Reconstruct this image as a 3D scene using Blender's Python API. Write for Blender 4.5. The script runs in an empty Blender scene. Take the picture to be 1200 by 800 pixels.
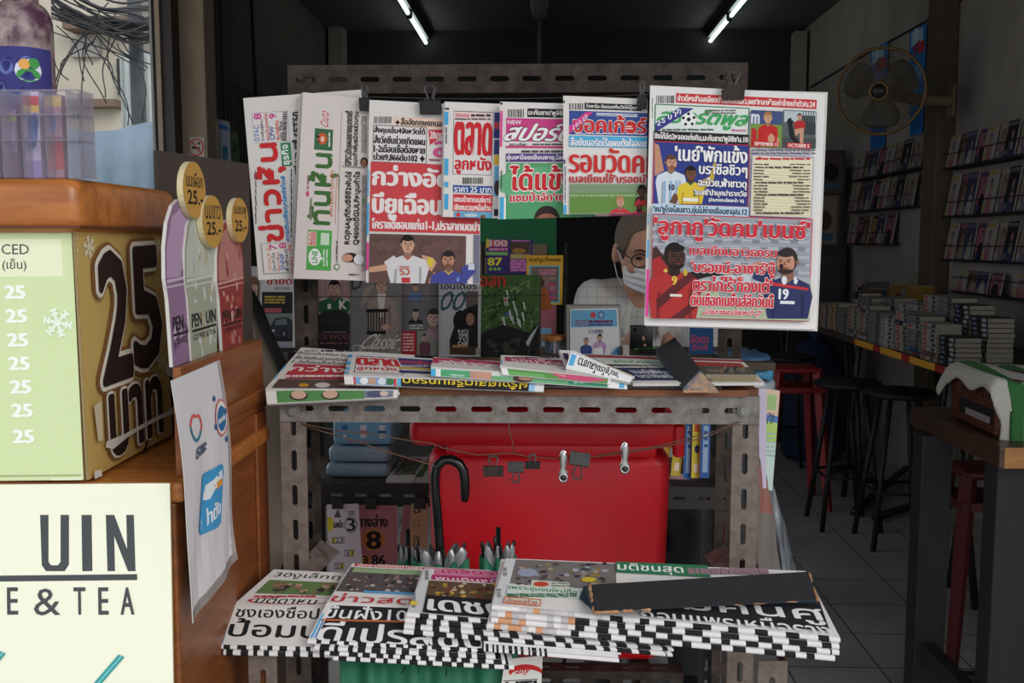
import bpy, bmesh, math, random
from mathutils import Vector, Matrix
S = bpy.context.scene
COL = S.collection
random.seed(7)
# ------------------------------------------------------------------ camera, world, light, exposure
W, H, F = 1200, 800, 1167.0
TH = math.atan(117 / F); PS = math.atan(40 * math.cos(TH) / F)
CAMZ = 1.4
cam = bpy.data.cameras.new('camera'); cam.sensor_width = 36; cam.lens = F / W * 36
cam.clip_start = .02; cam.clip_end = 200
camo = bpy.data.objects.new('camera', cam); COL.objects.link(camo)
camo.location = (0, 0, CAMZ)
ROT = Matrix.Rotation(PS, 3, 'Z') @ Matrix.Rotation(math.pi / 2 - TH, 3, 'X')
camo.rotation_euler = ROT.to_euler()
S.camera = camo
wd = bpy.data.worlds.new('sky'); S.world = wd; wd.use_nodes = True
bg = wd.node_tree.nodes['Background']
bg.inputs[0].default_value = (.88, .94, 1.0, 1); bg.inputs[1].default_value = 1.0
sun = bpy.data.lights.new('sun', 'SUN'); sun.energy = 1.0; sun.angle = math.radians(30); sun.color = (1, .96, .9)
suno = bpy.data.objects.new('sun', sun); COL.objects.link(suno)
suno.rotation_euler = (math.radians(66), 0, math.radians(40))
S.view_settings.view_transform = 'Standard'; S.view_settings.look = 'None'
S.view_settings.gamma = 1; S.view_settings.use_curve_mapping = False
S.view_settings.exposure = 0.25
# ------------------------------------------------------------------ projection helpers
CP = Vector((0, 0, CAMZ)); RT = ROT.transposed()
def ray(px, py): return ROT @ Vector(((px - 600) / F, (400 - py) / F, -1))
def at_y(px, py, d): r = ray(px, py); return CP + r * (d / r.y)
def at_z(px, py, z): r = ray(px, py); return CP + r * ((z - CAMZ) / r.z)
def at_x(px, py, x): r = ray(px, py); return CP + r * (x / r.x)
def proj(v):
    c = RT @ (v - CP); return 600 + F * c.x / -c.z, 400 - F * c.y / -c.z
# ------------------------------------------------------------------ materials
def lin(c):
    return tuple((x / 255 / 12.92 if x <= 10 else ((x / 255 + .055) / 1.055) ** 2.4) for x in c[:3]) + (1,)
MC = {}
def mat(name, c, rough=.7, metal=0, n=0, c2=None, scale=20, bump=0, stretch=(1, 1, 1), spec=.5, emit=None, alpha=1, trans=0, det=4):
    if name in MC: return MC[name]
    m = bpy.data.materials.new(name); m.use_nodes = True; nt = m.node_tree; b = nt.nodes['Principled BSDF']
    b.inputs['Base Color'].default_value = lin(c); b.inputs['Roughness'].default_value = rough; b.inputs['Metallic'].default_value = metal
    b.inputs['Specular IOR Level'].default_value = spec
    if alpha < 1: b.inputs['Alpha'].default_value = alpha
    if trans: b.inputs['Transmission Weight'].default_value = trans
    if emit: b.inputs['Emission Color'].default_value = lin(c); b.inputs['Emission Strength'].default_value = emit
    if n or bump:
        tc = nt.nodes.new('ShaderNodeTexCoord'); mp = nt.nodes.new('ShaderNodeMapping'); mp.inputs['Scale'].default_value = stretch
        no = nt.nodes.new('ShaderNodeTexNoise'); no.inputs['Scale'].default_value = scale; no.inputs['Detail'].default_value = det; no.inputs['Roughness'].default_value = .65
        nt.links.new(tc.outputs['Object'], mp.inputs[0]); nt.links.new(mp.outputs[0], no.inputs[0])
        if n:
            rp = nt.nodes.new('ShaderNodeValToRGB'); rp.color_ramp.elements[0].position = .5 - .5 / n * .5; rp.color_ramp.elements[1].position = .5 + .5 / n * .5
            rp.color_ramp.elements[0].color = lin(c); rp.color_ramp.elements[1].color = lin(c2 or c)
            nt.links.new(no.outputs[0], rp.inputs[0]); nt.links.new(rp.outputs[0], b.inputs['Base Color'])
        if bump:
            bp = nt.nodes.new('ShaderNodeBump'); bp.inputs['Strength'].default_value = bump; bp.inputs['Distance'].default_value = .01
            nt.links.new(no.outputs[0], bp.inputs['Height']); nt.links.new(bp.outputs[0], b.inputs['Normal'])
    MC[name] = m; return m
def ink(c):
    c = tuple(int(x) for x in c[:3]); return mat('ink_%02x%02x%02x' % c, c, .75, spec=.25)
# ------------------------------------------------------------------ objects
def wloc(o):
    v = Vector((0, 0, 0))
    while o: v += o.location; o = o.parent
    return v
def tag(o, label=None, cat=None, group=None, kind=None):
    if label: o['label'] = label
    if cat: o['category'] = cat
    if group: o['group'] = group
    if kind: o['kind'] = kind
    return o
def thing(name, label, cat, loc, group=None):
    o = bpy.data.objects.new(name, None); COL.objects.link(o); o.location = Vector(loc); o.empty_display_size = .05
    return tag(o, label, cat, group)
class MB:
    def __init__(s): s.v = []; s.f = []; s.m = []
    def add(s, vs, fs, mi=0):
        b = len(s.v); s.v += [Vector(v) for v in vs]
        for f in fs: s.f.append([b + i for i in f]); s.m.append(mi)
    def box(s, lo, hi, mi=0, M=None, top=1.0):
        x0, y0, z0 = lo; x1, y1, z1 = hi
        cx, cy = (x0 + x1) / 2, (y0 + y1) / 2
        vs = []
        for z, k in ((z0, 1), (z1, top)):
            for x, y in ((x0, y0), (x1, y0), (x1, y1), (x0, y1)): vs.append(Vector((cx + (x - cx) * k, cy + (y - cy) * k, z)))
        if M: vs = [M @ v for v in vs]
        s.add(vs, [(3, 2, 1, 0), (4, 5, 6, 7), (0, 1, 5, 4), (1, 2, 6, 5), (2, 3, 7, 6), (3, 0, 4, 7)], mi)
    def rbox(s, lo, hi, r, mi=0, M=None, seg=3, taper=1.0):
        # box with rounded vertical and horizontal edges (superellipse rings)
        x0, y0, z0 = lo; x1, y1, z1 = hi; cx, cy = (x0 + x1) / 2, (y0 + y1) / 2
        rings = []
        zs = []
        for i in range(seg + 1): a = math.pi / 2 * i / seg; zs.append((z0 + r * (1 - math.sin(a)), r * (1 - math.cos(a))))
        zs = [(z0 + r * (1 - math.cos(math.pi / 2 * i / seg)), r * (1 - math.sin(math.pi / 2 * i / seg))) for i in range(seg + 1)]
        zs += [(z1 - r * (1 - math.sin(math.pi / 2 * (1 - i / seg) )), 0) for i in range(0)]
        zs += [(z1 - r * (1 - math.cos(math.pi / 2 * i / seg)), r * (1 - math.sin(math.pi / 2 * i / seg))) for i in range(seg, -1, -1)]
        for z, ins in zs:
            k = 1 + (taper - 1) * (z - z0) / (z1 - z0)
            hx, hy = ((x1 - x0) / 2) * k - ins, ((y1 - y0) / 2) * k - ins
            rr = max(r * 1.2 - ins * .6, .0005); ring = []
            for qx, qy, a0 in ((1, 1, 0), (-1, 1, 90), (-1, -1, 180), (1, -1, 270)):
                for i in range(seg + 1):
                    a = math.radians(a0 + 90 * i / seg)
                    v = Vector((cx + qx * (hx - rr) + rr * math.cos(a), cy + qy * (hy - rr) + rr * math.sin(a), z)); ring.append(M @ v if M else v)
            rings.append(ring)
        s.loft(rings, mi)
    def loft(s, rings, mi=0, cap=True, closed=True):
        n = len(rings[0]); vs = [v for r in rings for v in r]; fs = []
        for i in range(len(rings) - 1):
            for j in range(n if closed else n - 1):
                k = (j + 1) % n; fs.append((i * n + j, i * n + k, (i + 1) * n + k, (i + 1) * n + j))
        if cap and closed: fs.append(tuple(range(n - 1, -1, -1))); fs.append(tuple(range((len(rings) - 1) * n, len(rings) * n)))
        s.add(vs, fs, mi)
    def tube(s, pts, r, mi=0, n=8, cap=True):
        pts = [Vector(p) for p in pts]; rs = r if isinstance(r, (list, tuple)) else [r] * len(pts)
        rings = []; up = None
        for i, p in enumerate(pts):
            t = (pts[min(i + 1, len(pts) - 1)] - pts[max(i - 1, 0)]).normalized()
            if up is None: up = Vector((0, 0, 1)) if abs(t.z) < .9 else Vector((1, 0, 0))
            a = t.cross(up).normalized(); b = a.cross(t).normalized(); up = b
            rings.append([p + (a * math.cos(2 * math.pi * k / n) + b * math.sin(2 * math.pi * k / n)) * rs[i] for k in range(n)])
        s.loft(rings, mi, cap)
    def lathe(s, c, prof, mi=0, n=20, M=None):
        rings = []
        for r, z in prof:
            ring = []
            for k in range(n):
                v = Vector((r * math.cos(2 * math.pi * k / n), r * math.sin(2 * math.pi * k / n), z))
                ring.append((M @ v if M else v) + Vector(c))
            rings.append(ring)
        s.loft(rings, mi)
    def ell(s, c, r, mi=0, M=None, n=16, m=10):
        rings = []
        for i in range(m + 1):
            a = -math.pi / 2 + math.pi * i / m; a = max(min(a, 1.55), -1.55)
            rings.append([(M if M else Matrix.Identity(3)) @ Vector((r[0] * math.cos(a) * math.cos(2 * math.pi * k / n), r[1] * math.cos(a) * math.sin(2 * math.pi * k / n), r[2] * math.sin(a))) + Vector(c) for k in range(n)])
        s.loft(rings, mi)
    def caps(s, p, q, r0, r1, mi=0, n=12):
        p, q = Vector(p), Vector(q); t = (q - p).normalized(); pts = []; rs = []
        for i in range(5): a = math.pi / 2 * (1 - i / 4); pts.append(p - t * r0 * math.sin(a)); rs.append(max(r0 * math.cos(a), .0006))
        for i in range(5): a = math.pi / 2 * i / 4; pts.append(q + t * r1 * math.sin(a)); rs.append(max(r1 * math.cos(a), .0006))
        s.tube(pts, rs, mi, n)
    def sheet(s, fn, nu, nv, mi=0, mfn=None):
        b = len(s.v)
        for i in range(nu + 1):
            for j in range(nv + 1): s.v.append(Vector(fn(i / nu, j / nv)))
        for i in range(nu):
            for j in range(nv):
                s.f.append([b + i * (nv + 1) + j, b + (i + 1) * (nv + 1) + j, b + (i + 1) * (nv + 1) + j + 1, b + i * (nv + 1) + j + 1])
                s.m.append(mfn((i + .5) / nu, (j + .5) / nv) if mfn else mi)
    def build(s, name, mats, parent=None, smooth=False, solid=0, bevel=0, subd=0, label=None, cat=None, group=None, kind=None, remesh=0, base=None, dbl=False):
        if not isinstance(mats, (list, tuple)): mats = [mats]
        lo = Vector([min(v[i] for v in s.v) for i in range(3)]); hi = Vector([max(v[i] for v in s.v) for i in range(3)])
        b = Vector(base) if base else Vector(((lo.x + hi.x) / 2, (lo.y + hi.y) / 2, lo.z))
        me = bpy.data.meshes.new(name); me.from_pydata([v - b for v in s.v], [], s.f)
        for m in mats: me.materials.append(m)
        me.polygons.foreach_set('material_index', s.m)
        if smooth: me.polygons.foreach_set('use_smooth', [True] * len(s.f))
        bm = bmesh.new(); bm.from_mesh(me)
        if dbl: bmesh.ops.remove_doubles(bm, verts=bm.verts, dist=1e-5)
        if not solid or dbl: bmesh.ops.recalc_face_normals(bm, faces=bm.faces)
        bm.to_mesh(me); bm.free()
        o = bpy.data.objects.new(name, me); COL.objects.link(o)
        o.location = b - (wloc(parent) if parent else Vector((0, 0, 0)))
        if parent: o.parent = parent
        if remesh:
            r = o.modifiers.new('r', 'REMESH'); r.mode = 'VOXEL'; r.voxel_size = remesh; r.use_smooth_shade = True
            q = o.modifiers.new('s', 'SMOOTH'); q.factor = .5; q.iterations = 4
        if solid: q = o.modifiers.new('s', 'SOLIDIFY'); q.thickness = solid; q.offset = 0
        if bevel: q = o.modifiers.new('b', 'BEVEL'); q.width = bevel; q.segments = 2; q.limit_method = 'ANGLE'
        if subd: q = o.modifiers.new('d', 'SUBSURF'); q.levels = subd; q.render_levels = subd
        return tag(o, label, cat, group, kind)
def copy_tree(o, parent=None):
    c = o.copy(); COL.objects.link(c)
    if parent: c.parent = parent
    for ch in list(o.children): copy_tree(ch, c)
    return c
ORD = ['first', 'second', 'third', 'fourth', 'fifth', 'sixth', 'seventh', 'eighth', 'ninth', 'tenth', 'eleventh', 'twelfth', 'thirteenth', 'fourteenth', 'fifteenth', 'sixteenth', 'seventeenth', 'eighteenth', 'nineteenth', 'twentieth']
# ------------------------------------------------------------------ printed pages
TC = {}
def textmesh(st):
    if st in TC: return TC[st]
    c = bpy.data.curves.new('t', 'FONT'); c.body = st; c.resolution_u = 2; c.size = 1
    o = bpy.data.objects.new('t', c); COL.objects.link(o)
    dg = bpy.context.evaluated_depsgraph_get(); me = o.evaluated_get(dg).to_mesh()
    vs = [(v.co.x, v.co.y) for v in me.vertices]; fs = [tuple(p.vertices) for p in me.polygons]
    x0 = min(v[0] for v in vs); x1 = max(v[0] for v in vs); y0 = min(v[1] for v in vs); y1 = max(v[1] for v in vs)
    vs = [((x - x0) / (x1 - x0), (y1 - y) / (y1 - y0)) for x, y in vs]
    nv, nf = [], []
    for f in fs: nf.append(tuple(range(len(nv), len(nv) + len(f)))); nv += [vs[i] for i in f]
    vs, fs = nv, nf
    o.evaluated_get(dg).to_mesh_clear(); bpy.data.objects.remove(o); bpy.data.curves.remove(c)
    TC[st] = (vs, fs); return TC[st]
EPS = 2.5e-5
class Page:
    """flat printed face on the quad TL,TR,BR,BL (world points); drawn in photo pixels that fall on it, or in 0..1"""
    def __init__(s, q, base=(226, 221, 217), h0=.0002):
        s.q = [Vector(p) for p in q]; s.items = []; s.h = h0; s.cs = []; s.ct = []; s.defm = None; s.free = False
        pn = (s.q[3] - s.q[2]).cross((s.q[0] + s.q[1]) / 2 - s.q[2])
        if abs((s.q[0] - s.q[2]).dot(pn.normalized())) > 2e-5:      # make a twisted quad flat
            for i in (0, 1): r = s.q[i] - CP; s.q[i] = CP + r * ((s.q[2] - CP).dot(pn) / r.dot(pn))
        s.n = (s.q[3] - s.q[0]).cross(s.q[1] - s.q[0]).normalized()
        if s.n.dot(CP - s.q[0]) < 0: s.n = -s.n
        s.w = (s.q[1] - s.q[0]).length; s.ht = (s.q[3] - s.q[0]).length
        if base: s.rect01(0, 0, 1, 1, base)
    def P(s, u, v, h=0):
        q = s.q; p = (q[0] * (1 - u) + q[1] * u) * (1 - v) + (q[3] * (1 - u) + q[2] * u) * v
        if s.defm: p = p + s.n * s.defm(u, v)
        return p + s.n * h
    def L(s, x, y):
        u, v = .5, .5
        d, s.defm = s.defm, None
        for _ in range(12):
            a = proj(s.P(u, v)); e = 1e-3; b = proj(s.P(u + e, v)); c = proj(s.P(u, v + e))
            j = [(b[0] - a[0]) / e, (c[0] - a[0]) / e, (b[1] - a[1]) / e, (c[1] - a[1]) / e]
            det = j[0] * j[3] - j[1] * j[2]; dx, dy = x - a[0], y - a[1]
            u += (dx * j[3] - j[1] * dy) / det; v += (j[0] * dy - j[2] * dx) / det
        s.defm = d
        return u, v
    def poly01(s, pts, c):
        s.h += EPS; s.items.append(([tuple(p) for p in pts], [tuple(range(len(pts)))], ink(c), s.h))
    def rect01(s, u0, v0, u1, v1, c): s.poly01([(u0, v0), (u1, v0), (u1, v1), (u0, v1)], c)
    def B(s, x0, y0, x1, y1):
        xm, ym = (x0 + x1) / 2, (y0 + y1) / 2
        return (s.L(x0, ym)[0], s.L(xm, y0)[1]), (s.L(x1, ym)[0], s.L(xm, y1)[1])
    def clip(s, p): return p if s.free else (min(max(p[0], 0), 1), min(max(p[1], 0), 1))
    def rect(s, x0, y0, x1, y1, c):
        a, b = s.B(x0, y0, x1, y1); a = s.clip(a); b = s.clip(b); s.rect01(a[0], a[1], b[0], b[1], c)
    def frame(s, x0, y0, x1, y1, c, fill=None, t=.8):
        s.rect(x0, y0, x1, y1, c); s.rect(x0 + t, y0 + t, x1 - t, y1 - t, fill or (226, 221, 217))
    def poly(s, pts, c): s.poly01([s.clip(s.L(*p)) for p in pts], c)
    def ell(s, x, y, rx, ry, c, a0=0, a1=360, n=14, rot=0):
        r = math.radians(rot); pts = []
        for i in range(n + (0 if a1 - a0 >= 360 else 1)):
            a = math.radians(a0 + (a1 - a0) * i / n); ex, ey = rx * math.cos(a), -ry * math.sin(a)
            pts.append((x + ex * math.cos(r) - ey * math.sin(r), y + ex * math.sin(r) + ey * math.cos(r)))
        s.poly(pts, c)
    def text(s, st, x0, y0, x1, y1, c, bold=.02, out=None, ow=.05, rot=0, skew=0, px=True, on=8):
        vs, fs = textmesh(st)
        if px:
            a, b = s.B(x0, y0, x1, y1)
        else: a, b = (x0, y0), (x1, y1)
        du, dv = b[0] - a[0], b[1] - a[1]
        hh = dv if rot in (0, 180) else du      # glyph height in local units of its axis
        hm = hh * (s.ht if rot in (0, 180) else s.w)
        def put(ox, oy, col):
            s.h += EPS; pts = []
            for x, y in vs:
                if skew: x = x + skew * (1 - y) - skew * .5
                if rot == 90: x, y = y, 1 - x
                elif rot == -90: x, y = 1 - y, x
                elif rot == 180: x, y = 1 - x, 1 - y
                pts.append((a[0] + du * x + ox * hm / s.w, a[1] + dv * y + oy * hm / s.ht))
            pts = [s.clip(p) for p in pts]
            s.items.append((pts, fs, ink(col), s.h))
        if out:
            for k in range(on): put(ow * math.cos(k * 2 * math.pi / on), ow * math.sin(k * 2 * math.pi / on), out)
        if bold:
            for ox, oy in ((-bold, 0), (bold, 0), (0, bold * .5), (0, -bold * .5)): put(ox, oy, c)
        else: put(0, 0, c)
    def lines(s, x0, y0, x1, y1, n, c, th=.45, rot=0):
        for i in range(n):
            if not rot:
                y = y0 + (y1 - y0) * (i + .5) / n; h = (y1 - y0) / n * th / 2; x = x0
                while x < x1 - 1:
                    w = min(random.uniform(3, 14), x1 - x); s.rect(x, y - h, x + w, y + h, c); x += w + random.uniform(.6, 1.6)
            else:
                xx = x0 + (x1 - x0) * (i + .5) / n; h = (x1 - x0) / n * th / 2; y = y0
                while y < y1 - 1:
                    w = min(random.uniform(3, 14), y1 - y); s.rect(xx - h, y, xx + h, y + w, c); y += w + random.uniform(.6, 1.6)
    def bars(s, x0, y0, x1, y1, rot=0, c=(40, 38, 38)):
        p = x0 if not rot else y0; e = x1 if not rot else y1
        while p < e:
            w = random.uniform(.5, 1.3)
            if not rot: s.rect(p, y0, min(p + w, e), y1, c)
            else: s.rect(x0, p, x1, min(p + w, e), c)
            p += w + random.uniform(.5, 1.2)
    def blot(s, x0, y0, x1, y1, n, pal, r0=1.5, r1=4, asp=1):
        for _ in range(n):
            r = random.uniform(r0, r1)
            s.ell(random.uniform(x0 + r, x1 - r), random.uniform(y0 + r * asp * .7, y1 - r * asp * .7), r, r * random.uniform(.5, 1) * asp, random.choice(pal), n=7)
    def fig(s, x, y, r, shirt, skin=(190, 140, 110), hair=(40, 32, 30), bot=None, sw=3.0, face=0, beard=None, arms=None, neck=True, collar=None, yb=1.0):
        """bust of a person: head centre x,y half-height r, drawn down to bot"""
        bot = bot or y + r * 4; sh = y + r * 1.55 * yb
        dk = tuple(v * .72 for v in skin); ds = tuple(v * .78 for v in shirt)
        if arms:
            for pts, c in arms: s.poly(pts, c)
        s.poly([(x - sw * r * .55, sh + .25 * r), (x - r * .6, sh - r * .28 * yb), (x + r * .6, sh - r * .28 * yb), (x + sw * r * .55, sh + .25 * r), (x + sw * r * .62, sh + r * 1.2), (x + sw * r * .5, bot), (x - sw * r * .5, bot), (x - sw * r * .62, sh + r * 1.2)], shirt)
        s.poly([(x - sw * r * .38, sh + r * 1.3), (x - sw * r * .3, sh + r * 1.1), (x - sw * r * .34, bot), (x - sw * r * .42, bot)], ds)
        s.poly([(x + sw * r * .33, sh + r * .9), (x + sw * r * .41, sh + r * 1.1), (x + sw * r * .4, bot), (x + sw * r * .33, bot)], ds)
        if neck: s.poly([(x - r * .42, y + r * .5), (x + r * .42, y + r * .5), (x + r * .48, sh - r * .2 * yb), (x, sh + r * .15), (x - r * .48, sh - r * .2 * yb)], dk)
        if collar: s.poly([(x - r * .6, sh - r * .3), (x, sh + r * .25), (x + r * .6, sh - r * .3), (x + r * .45, sh - r * .3), (x, sh + r * .02), (x - r * .45, sh - r * .3)], collar)
        s.ell(x, y - r * .12, r * .78, r * .98, hair, n=16)
        s.ell(x - r * .76, y + r * .08, r * .12, r * .2, dk, n=8); s.ell(x + r * .76, y + r * .08, r * .12, r * .2, dk, n=8)
        s.ell(x + face * r * .15, y + r * .12, r * .7, r * .86, skin, n=18)
        s.ell(x + face * r * .15, y - r * .62, r * .66, r * .3, hair, n=12)
        if beard:
            s.ell(x + face * r * .15, y + r * .62, r * .62, r * .4, beard, 180, 360, 10); s.ell(x + face * r * .15, y + r * .52, r * .3, r * .1, dk, n=8)
        f = x + face * r * .25
        for sg in (-1, 1):
            s.ell(f + sg * r * .3, y + .02 * r, r * .13, r * .05, (35, 25, 22), n=8); s.poly([(f + sg * r * .14, y - .15 * r), (f + sg * r * .48, y - .17 * r), (f + sg * r * .48, y - .1 * r), (f + sg * r * .14, y - .09 * r)], tuple(v * .8 for v in hair))
        s.poly([(f - .05 * r, y), (f + .06 * r, y), (f + .13 * r, y + .34 * r), (f - .12 * r, y + .34 * r)], dk)
        s.ell(f, y + r * .58, r * .22, r * .06, (130, 62, 58), n=8)
    def emit(s, mb, mats):
        bm = bmesh.new(); ix = {}
        for pts, fs, m, h in s.items:
            if m not in mats: mats.append(m)
            k = mats.index(m); vv = [bm.verts.new((p[0], p[1], h)) for p in pts]
            if len(fs) > 1:
                for n_, f in enumerate(fs):
                    for i in f: vv[i].co.z += (n_ % 8) * 1.6e-6
            for f in fs:
                try:
                    ff = bm.faces.new([vv[i] for i in f]); ff.material_index = k
                except ValueError: pass
        for axis, cuts in ((0, s.cs), (1, s.ct)):
            for c in cuts:
                co = [0, 0, 0]; co[axis] = c; no = [0, 0, 0]; no[axis] = 1
                bmesh.ops.bisect_plane(bm, geom=bm.verts[:] + bm.edges[:] + bm.faces[:], plane_co=co, plane_no=no, dist=1e-7)
        bm.verts.index_update(); b = len(mb.v)
        for v in bm.verts: mb.v.append(s.P(v.co.x, v.co.y, v.co.z))
        # orient faces towards the page normal
        for f in bm.faces:
            idx = [b + v.index for v in f.verts]
            if len(idx) < 3: continue
            mb.f.append(idx); mb.m.append(f.material_index)
        bm.free()
    def slab(s, mb, mats, t, back=(200, 196, 192), edge=None, sheets=1):
        """the paper body behind the face, its edges ruled into sheets"""
        for c in (back, edge or back):
            if ink(c) not in mats: mats.append(ink(c))
        n = 1
        us = sorted(set([0, 1] + list(s.cs))); vs_ = sorted(set([0, 1] + list(s.ct)))
        rim = [(u, 0) for u in us] + [(1, v) for v in vs_[1:]] + [(u, 1) for u in us[::-1][1:]] + [(0, v) for v in vs_[::-1][1:-1]]
        b = len(mb.v); m0 = mats.index(ink(back)); m1 = mats.index(ink(edge or back))
        rows = [0, -t]
        for h in rows:
            for u, v in rim: mb.v.append(s.P(u, v, h))
        k = len(rim)
        for i in range(k):
            j = (i + 1) % k; mb.f.append([b + i, b + j, b + k + j, b + k + i]); mb.m.append(m1)
        mb.f.append([b + k + i for i in range(k)]); mb.m.append(m0)
        if s.cs or s.ct: mb.f.pop(); mb.m.pop(); mb.sheet(lambda i, j: s.P(i, j, -t), max(len(us), 2), max(len(vs_), 2), m0)
def pages(name, pgs, t=.004, label=None, cat=None, group=None, parent=None, back=(200, 196, 192), extra=None, slabs=True):
    mb = MB(); mats = []
    for i, p in enumerate(pgs):
        if slabs is True or (slabs and i in slabs): p.slab(mb, mats, t, back)
        p.emit(mb, mats)
    if extra: extra(mb, mats)
    lo = Vector([min(v[i] for v in mb.v) for i in range(3)]); hi = Vector([max(v[i] for v in mb.v) for i in range(3)])
    b = Vector(((lo.x + hi.x) / 2, (lo.y + hi.y) / 2, lo.z))
    me = bpy.data.meshes.new(name); me.from_pydata([v - b for v in mb.v], [], mb.f)
    for m in mats: me.materials.append(m)
    me.polygons.foreach_set('material_index', mb.m)
    o = bpy.data.objects.new(name, me); COL.objects.link(o); o.location = b - (wloc(parent) if parent else Vector((0, 0, 0)))
    if parent: o.parent = parent
    return tag(o, label, cat, group)
def quad_y(pts, d, lean=0):
    return [at_y(x, y, d + lean * (i in (0, 1))) for i, (x, y) in enumerate(pts)]
WHITE = (226, 221, 217)
RED = (206, 52, 60); CYAN = (70, 170, 220); MAG = (225, 70, 150); BLK = (38, 36, 38); NAVY = (44, 58, 128); GRN = (58, 140, 92)
def stru(mb, name, m, **k): return mb.build(name, m, kind='structure', **k)
# floor tiles: a brick texture laid out on the world grid
def tile_mat():
    m = bpy.data.materials.new('floor_tile'); m.use_nodes = True; nt = m.node_tree; b = nt.nodes['Principled BSDF']; b.inputs['Roughness'].default_value = .42
    g = nt.nodes.new('ShaderNodeNewGeometry'); mp = nt.nodes.new('ShaderNodeMapping'); mp.inputs['Location'].default_value = (-.19, -.015, 0)
    br = nt.nodes.new('ShaderNodeTexBrick'); br.offset = 0; br.squash = 1; br.inputs['Scale'].default_value = 1
    br.inputs['Brick Width'].default_value = .305; br.inputs['Row Height'].default_value = .29; br.inputs['Mortar Size'].default_value = .003; br.inputs['Mortar Smooth'].default_value = .2
    br.inputs['Color1'].default_value = lin((182, 179, 176)); br.inputs['Color2'].default_value = lin((190, 186, 182)); br.inputs['Mortar'].default_value = lin((60, 58, 57))
    no = nt.nodes.new('ShaderNodeTexNoise'); no.inputs['Scale'].default_value = 3; no.inputs['Detail'].default_value = 5
    mx = nt.nodes.new('ShaderNodeMix'); mx.data_type = 'RGBA'; mx.blend_type = 'MULTIPLY'; mx.inputs[0].default_value = .5
    nt.links.new(g.outputs['Position'], mp.inputs[0]); nt.links.new(mp.outputs[0], br.inputs[0]); nt.links.new(g.outputs['Position'], no.inputs[0])
    nt.links.new(br.outputs[0], mx.inputs[6]); nt.links.new(no.outputs[0], mx.inputs[7]); nt.links.new(mx.outputs[2], b.inputs[0])
    return m
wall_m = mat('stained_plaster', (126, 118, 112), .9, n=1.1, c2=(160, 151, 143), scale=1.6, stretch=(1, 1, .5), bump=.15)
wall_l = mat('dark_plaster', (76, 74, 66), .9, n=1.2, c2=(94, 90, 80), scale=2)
ceil_m = mat('ceiling_paint', (112, 110, 108), .9, n=.8, c2=(96, 94, 92), scale=2)
beige_m = mat('beige_column_plaster', (176, 156, 134), .85, n=1.1, c2=(146, 126, 106), scale=6, stretch=(1, 1, .4), bump=.2)
steel_dark = mat('dark_door_steel', (44, 38, 35), .5, n=1, c2=(58, 50, 46), scale=8)
conc_m = mat('pavement_concrete', (188, 184, 178), .9, n=.8, c2=(168, 164, 158), scale=3)
XL, XR, YB, ZC = -1.87, 2.2, 8.75, 3.2
def slab_box(name, lo, hi, m, **k): b = MB(); b.box(lo, hi); return stru(b, name, m, **k)
slab_box('floor', (-3.2, 1.0, -.1), (XR + .2, YB + .2, 0), tile_mat())
slab_box('pavement', (-30, -30, -.25), (30, 30, -.1), conc_m)
slab_box('ceiling', (XL - .2, 3.6, ZC), (XR + .2, YB + .2, ZC + .15), ceil_m)
slab_box('unseen_awning_roof', (-2.9, .35, 2.72), (XR + .2, 3.6, 2.8), mat('unseen_awning_sheet', (120, 118, 116), .7))  # awning out of view, added to block sky light over the rack
slab_box('wall_header', (-2.9, 3.6, 2.72), (XR + .2, 3.75, ZC + .15), wall_m)
slab_box('wall_right', (XR, 1.0, 0), (XR + .2, YB, ZC), wall_m)  # near part is carried forward out of view to block light
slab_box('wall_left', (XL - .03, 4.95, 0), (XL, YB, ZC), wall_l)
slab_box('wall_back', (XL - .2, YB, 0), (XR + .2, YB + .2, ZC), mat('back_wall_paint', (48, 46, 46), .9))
# left column with the dark door frame in front of it
xl = at_y(204, 100, 4.9).x; xr = at_y(241, 100, 4.9).x
slab_box('trim_1', (xl, 4.9, 0), (xr, 5.06, ZC), beige_m, bevel=.008)
x0 = at_y(186, 100, 4.8).x; x1 = at_y(203, 100, 4.8).x
slab_box('trim_2', (x0, 4.8, 0), (x1, 4.95, ZC), steel_dark)
x2 = at_y(178.5, 100, 4.8).x
slab_box('trim_3', (x2 + .012, 4.79, 0), (x0 - .004, 4.9, ZC), mat('black_rubber_frame', (24, 22, 22), .6))
b = MB(); b.box((x0 - .004, 4.785, 0), (x0 + .018, 4.8, ZC)); stru(b, 'trim_4', beige_m)
b = MB(); b.box((x2, 4.785, 0), (x2 + .012, 4.82, ZC)); stru(b, 'trim_5', mat('bright_frame_edge', (150, 148, 142), .5))
# right pillar, engaged in the wall
p0 = at_x(1107, 100, XR); p1 = at_x(1122, 100, XR)
slab_box('trim_6', (XR - .1, p1.y, 0), (XR, p0.y + .02, ZC), mat('pillar_plaster', (92, 78, 64), .85, n=1, c2=(66, 56, 46), scale=5, stretch=(1, 1, .3)), bevel=.01)
# left back ceiling stub column and back-right corner stub
q = at_y(393, 50, 8.6); slab_box('trim_7', (q.x - .05, 8.55, 0), (q.x + .07, 8.75, ZC), wall_m)
q = at_y(931, 60, 8.7); slab_box('trim_8', (q.x - .02, 8.6, 0), (q.x + .08, 8.75, ZC - .05), wall_m)
# concealed conduit lines on right wall
b = MB(); b.tube([at_x(950, 102, XR - .008), at_x(1010, 66, XR - .008), at_x(1098, 18, XR - .008)], .006, 0, 6); stru(b, 'trim_9', mat('wire_black', (20, 19, 19), .6))
b = MB(); b.tube([at_x(1120, 3, XR - .006), at_x(1200, -40, XR - .006)], .008, 0, 6); stru(b, 'trim_10', MC['wire_black'])
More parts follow.
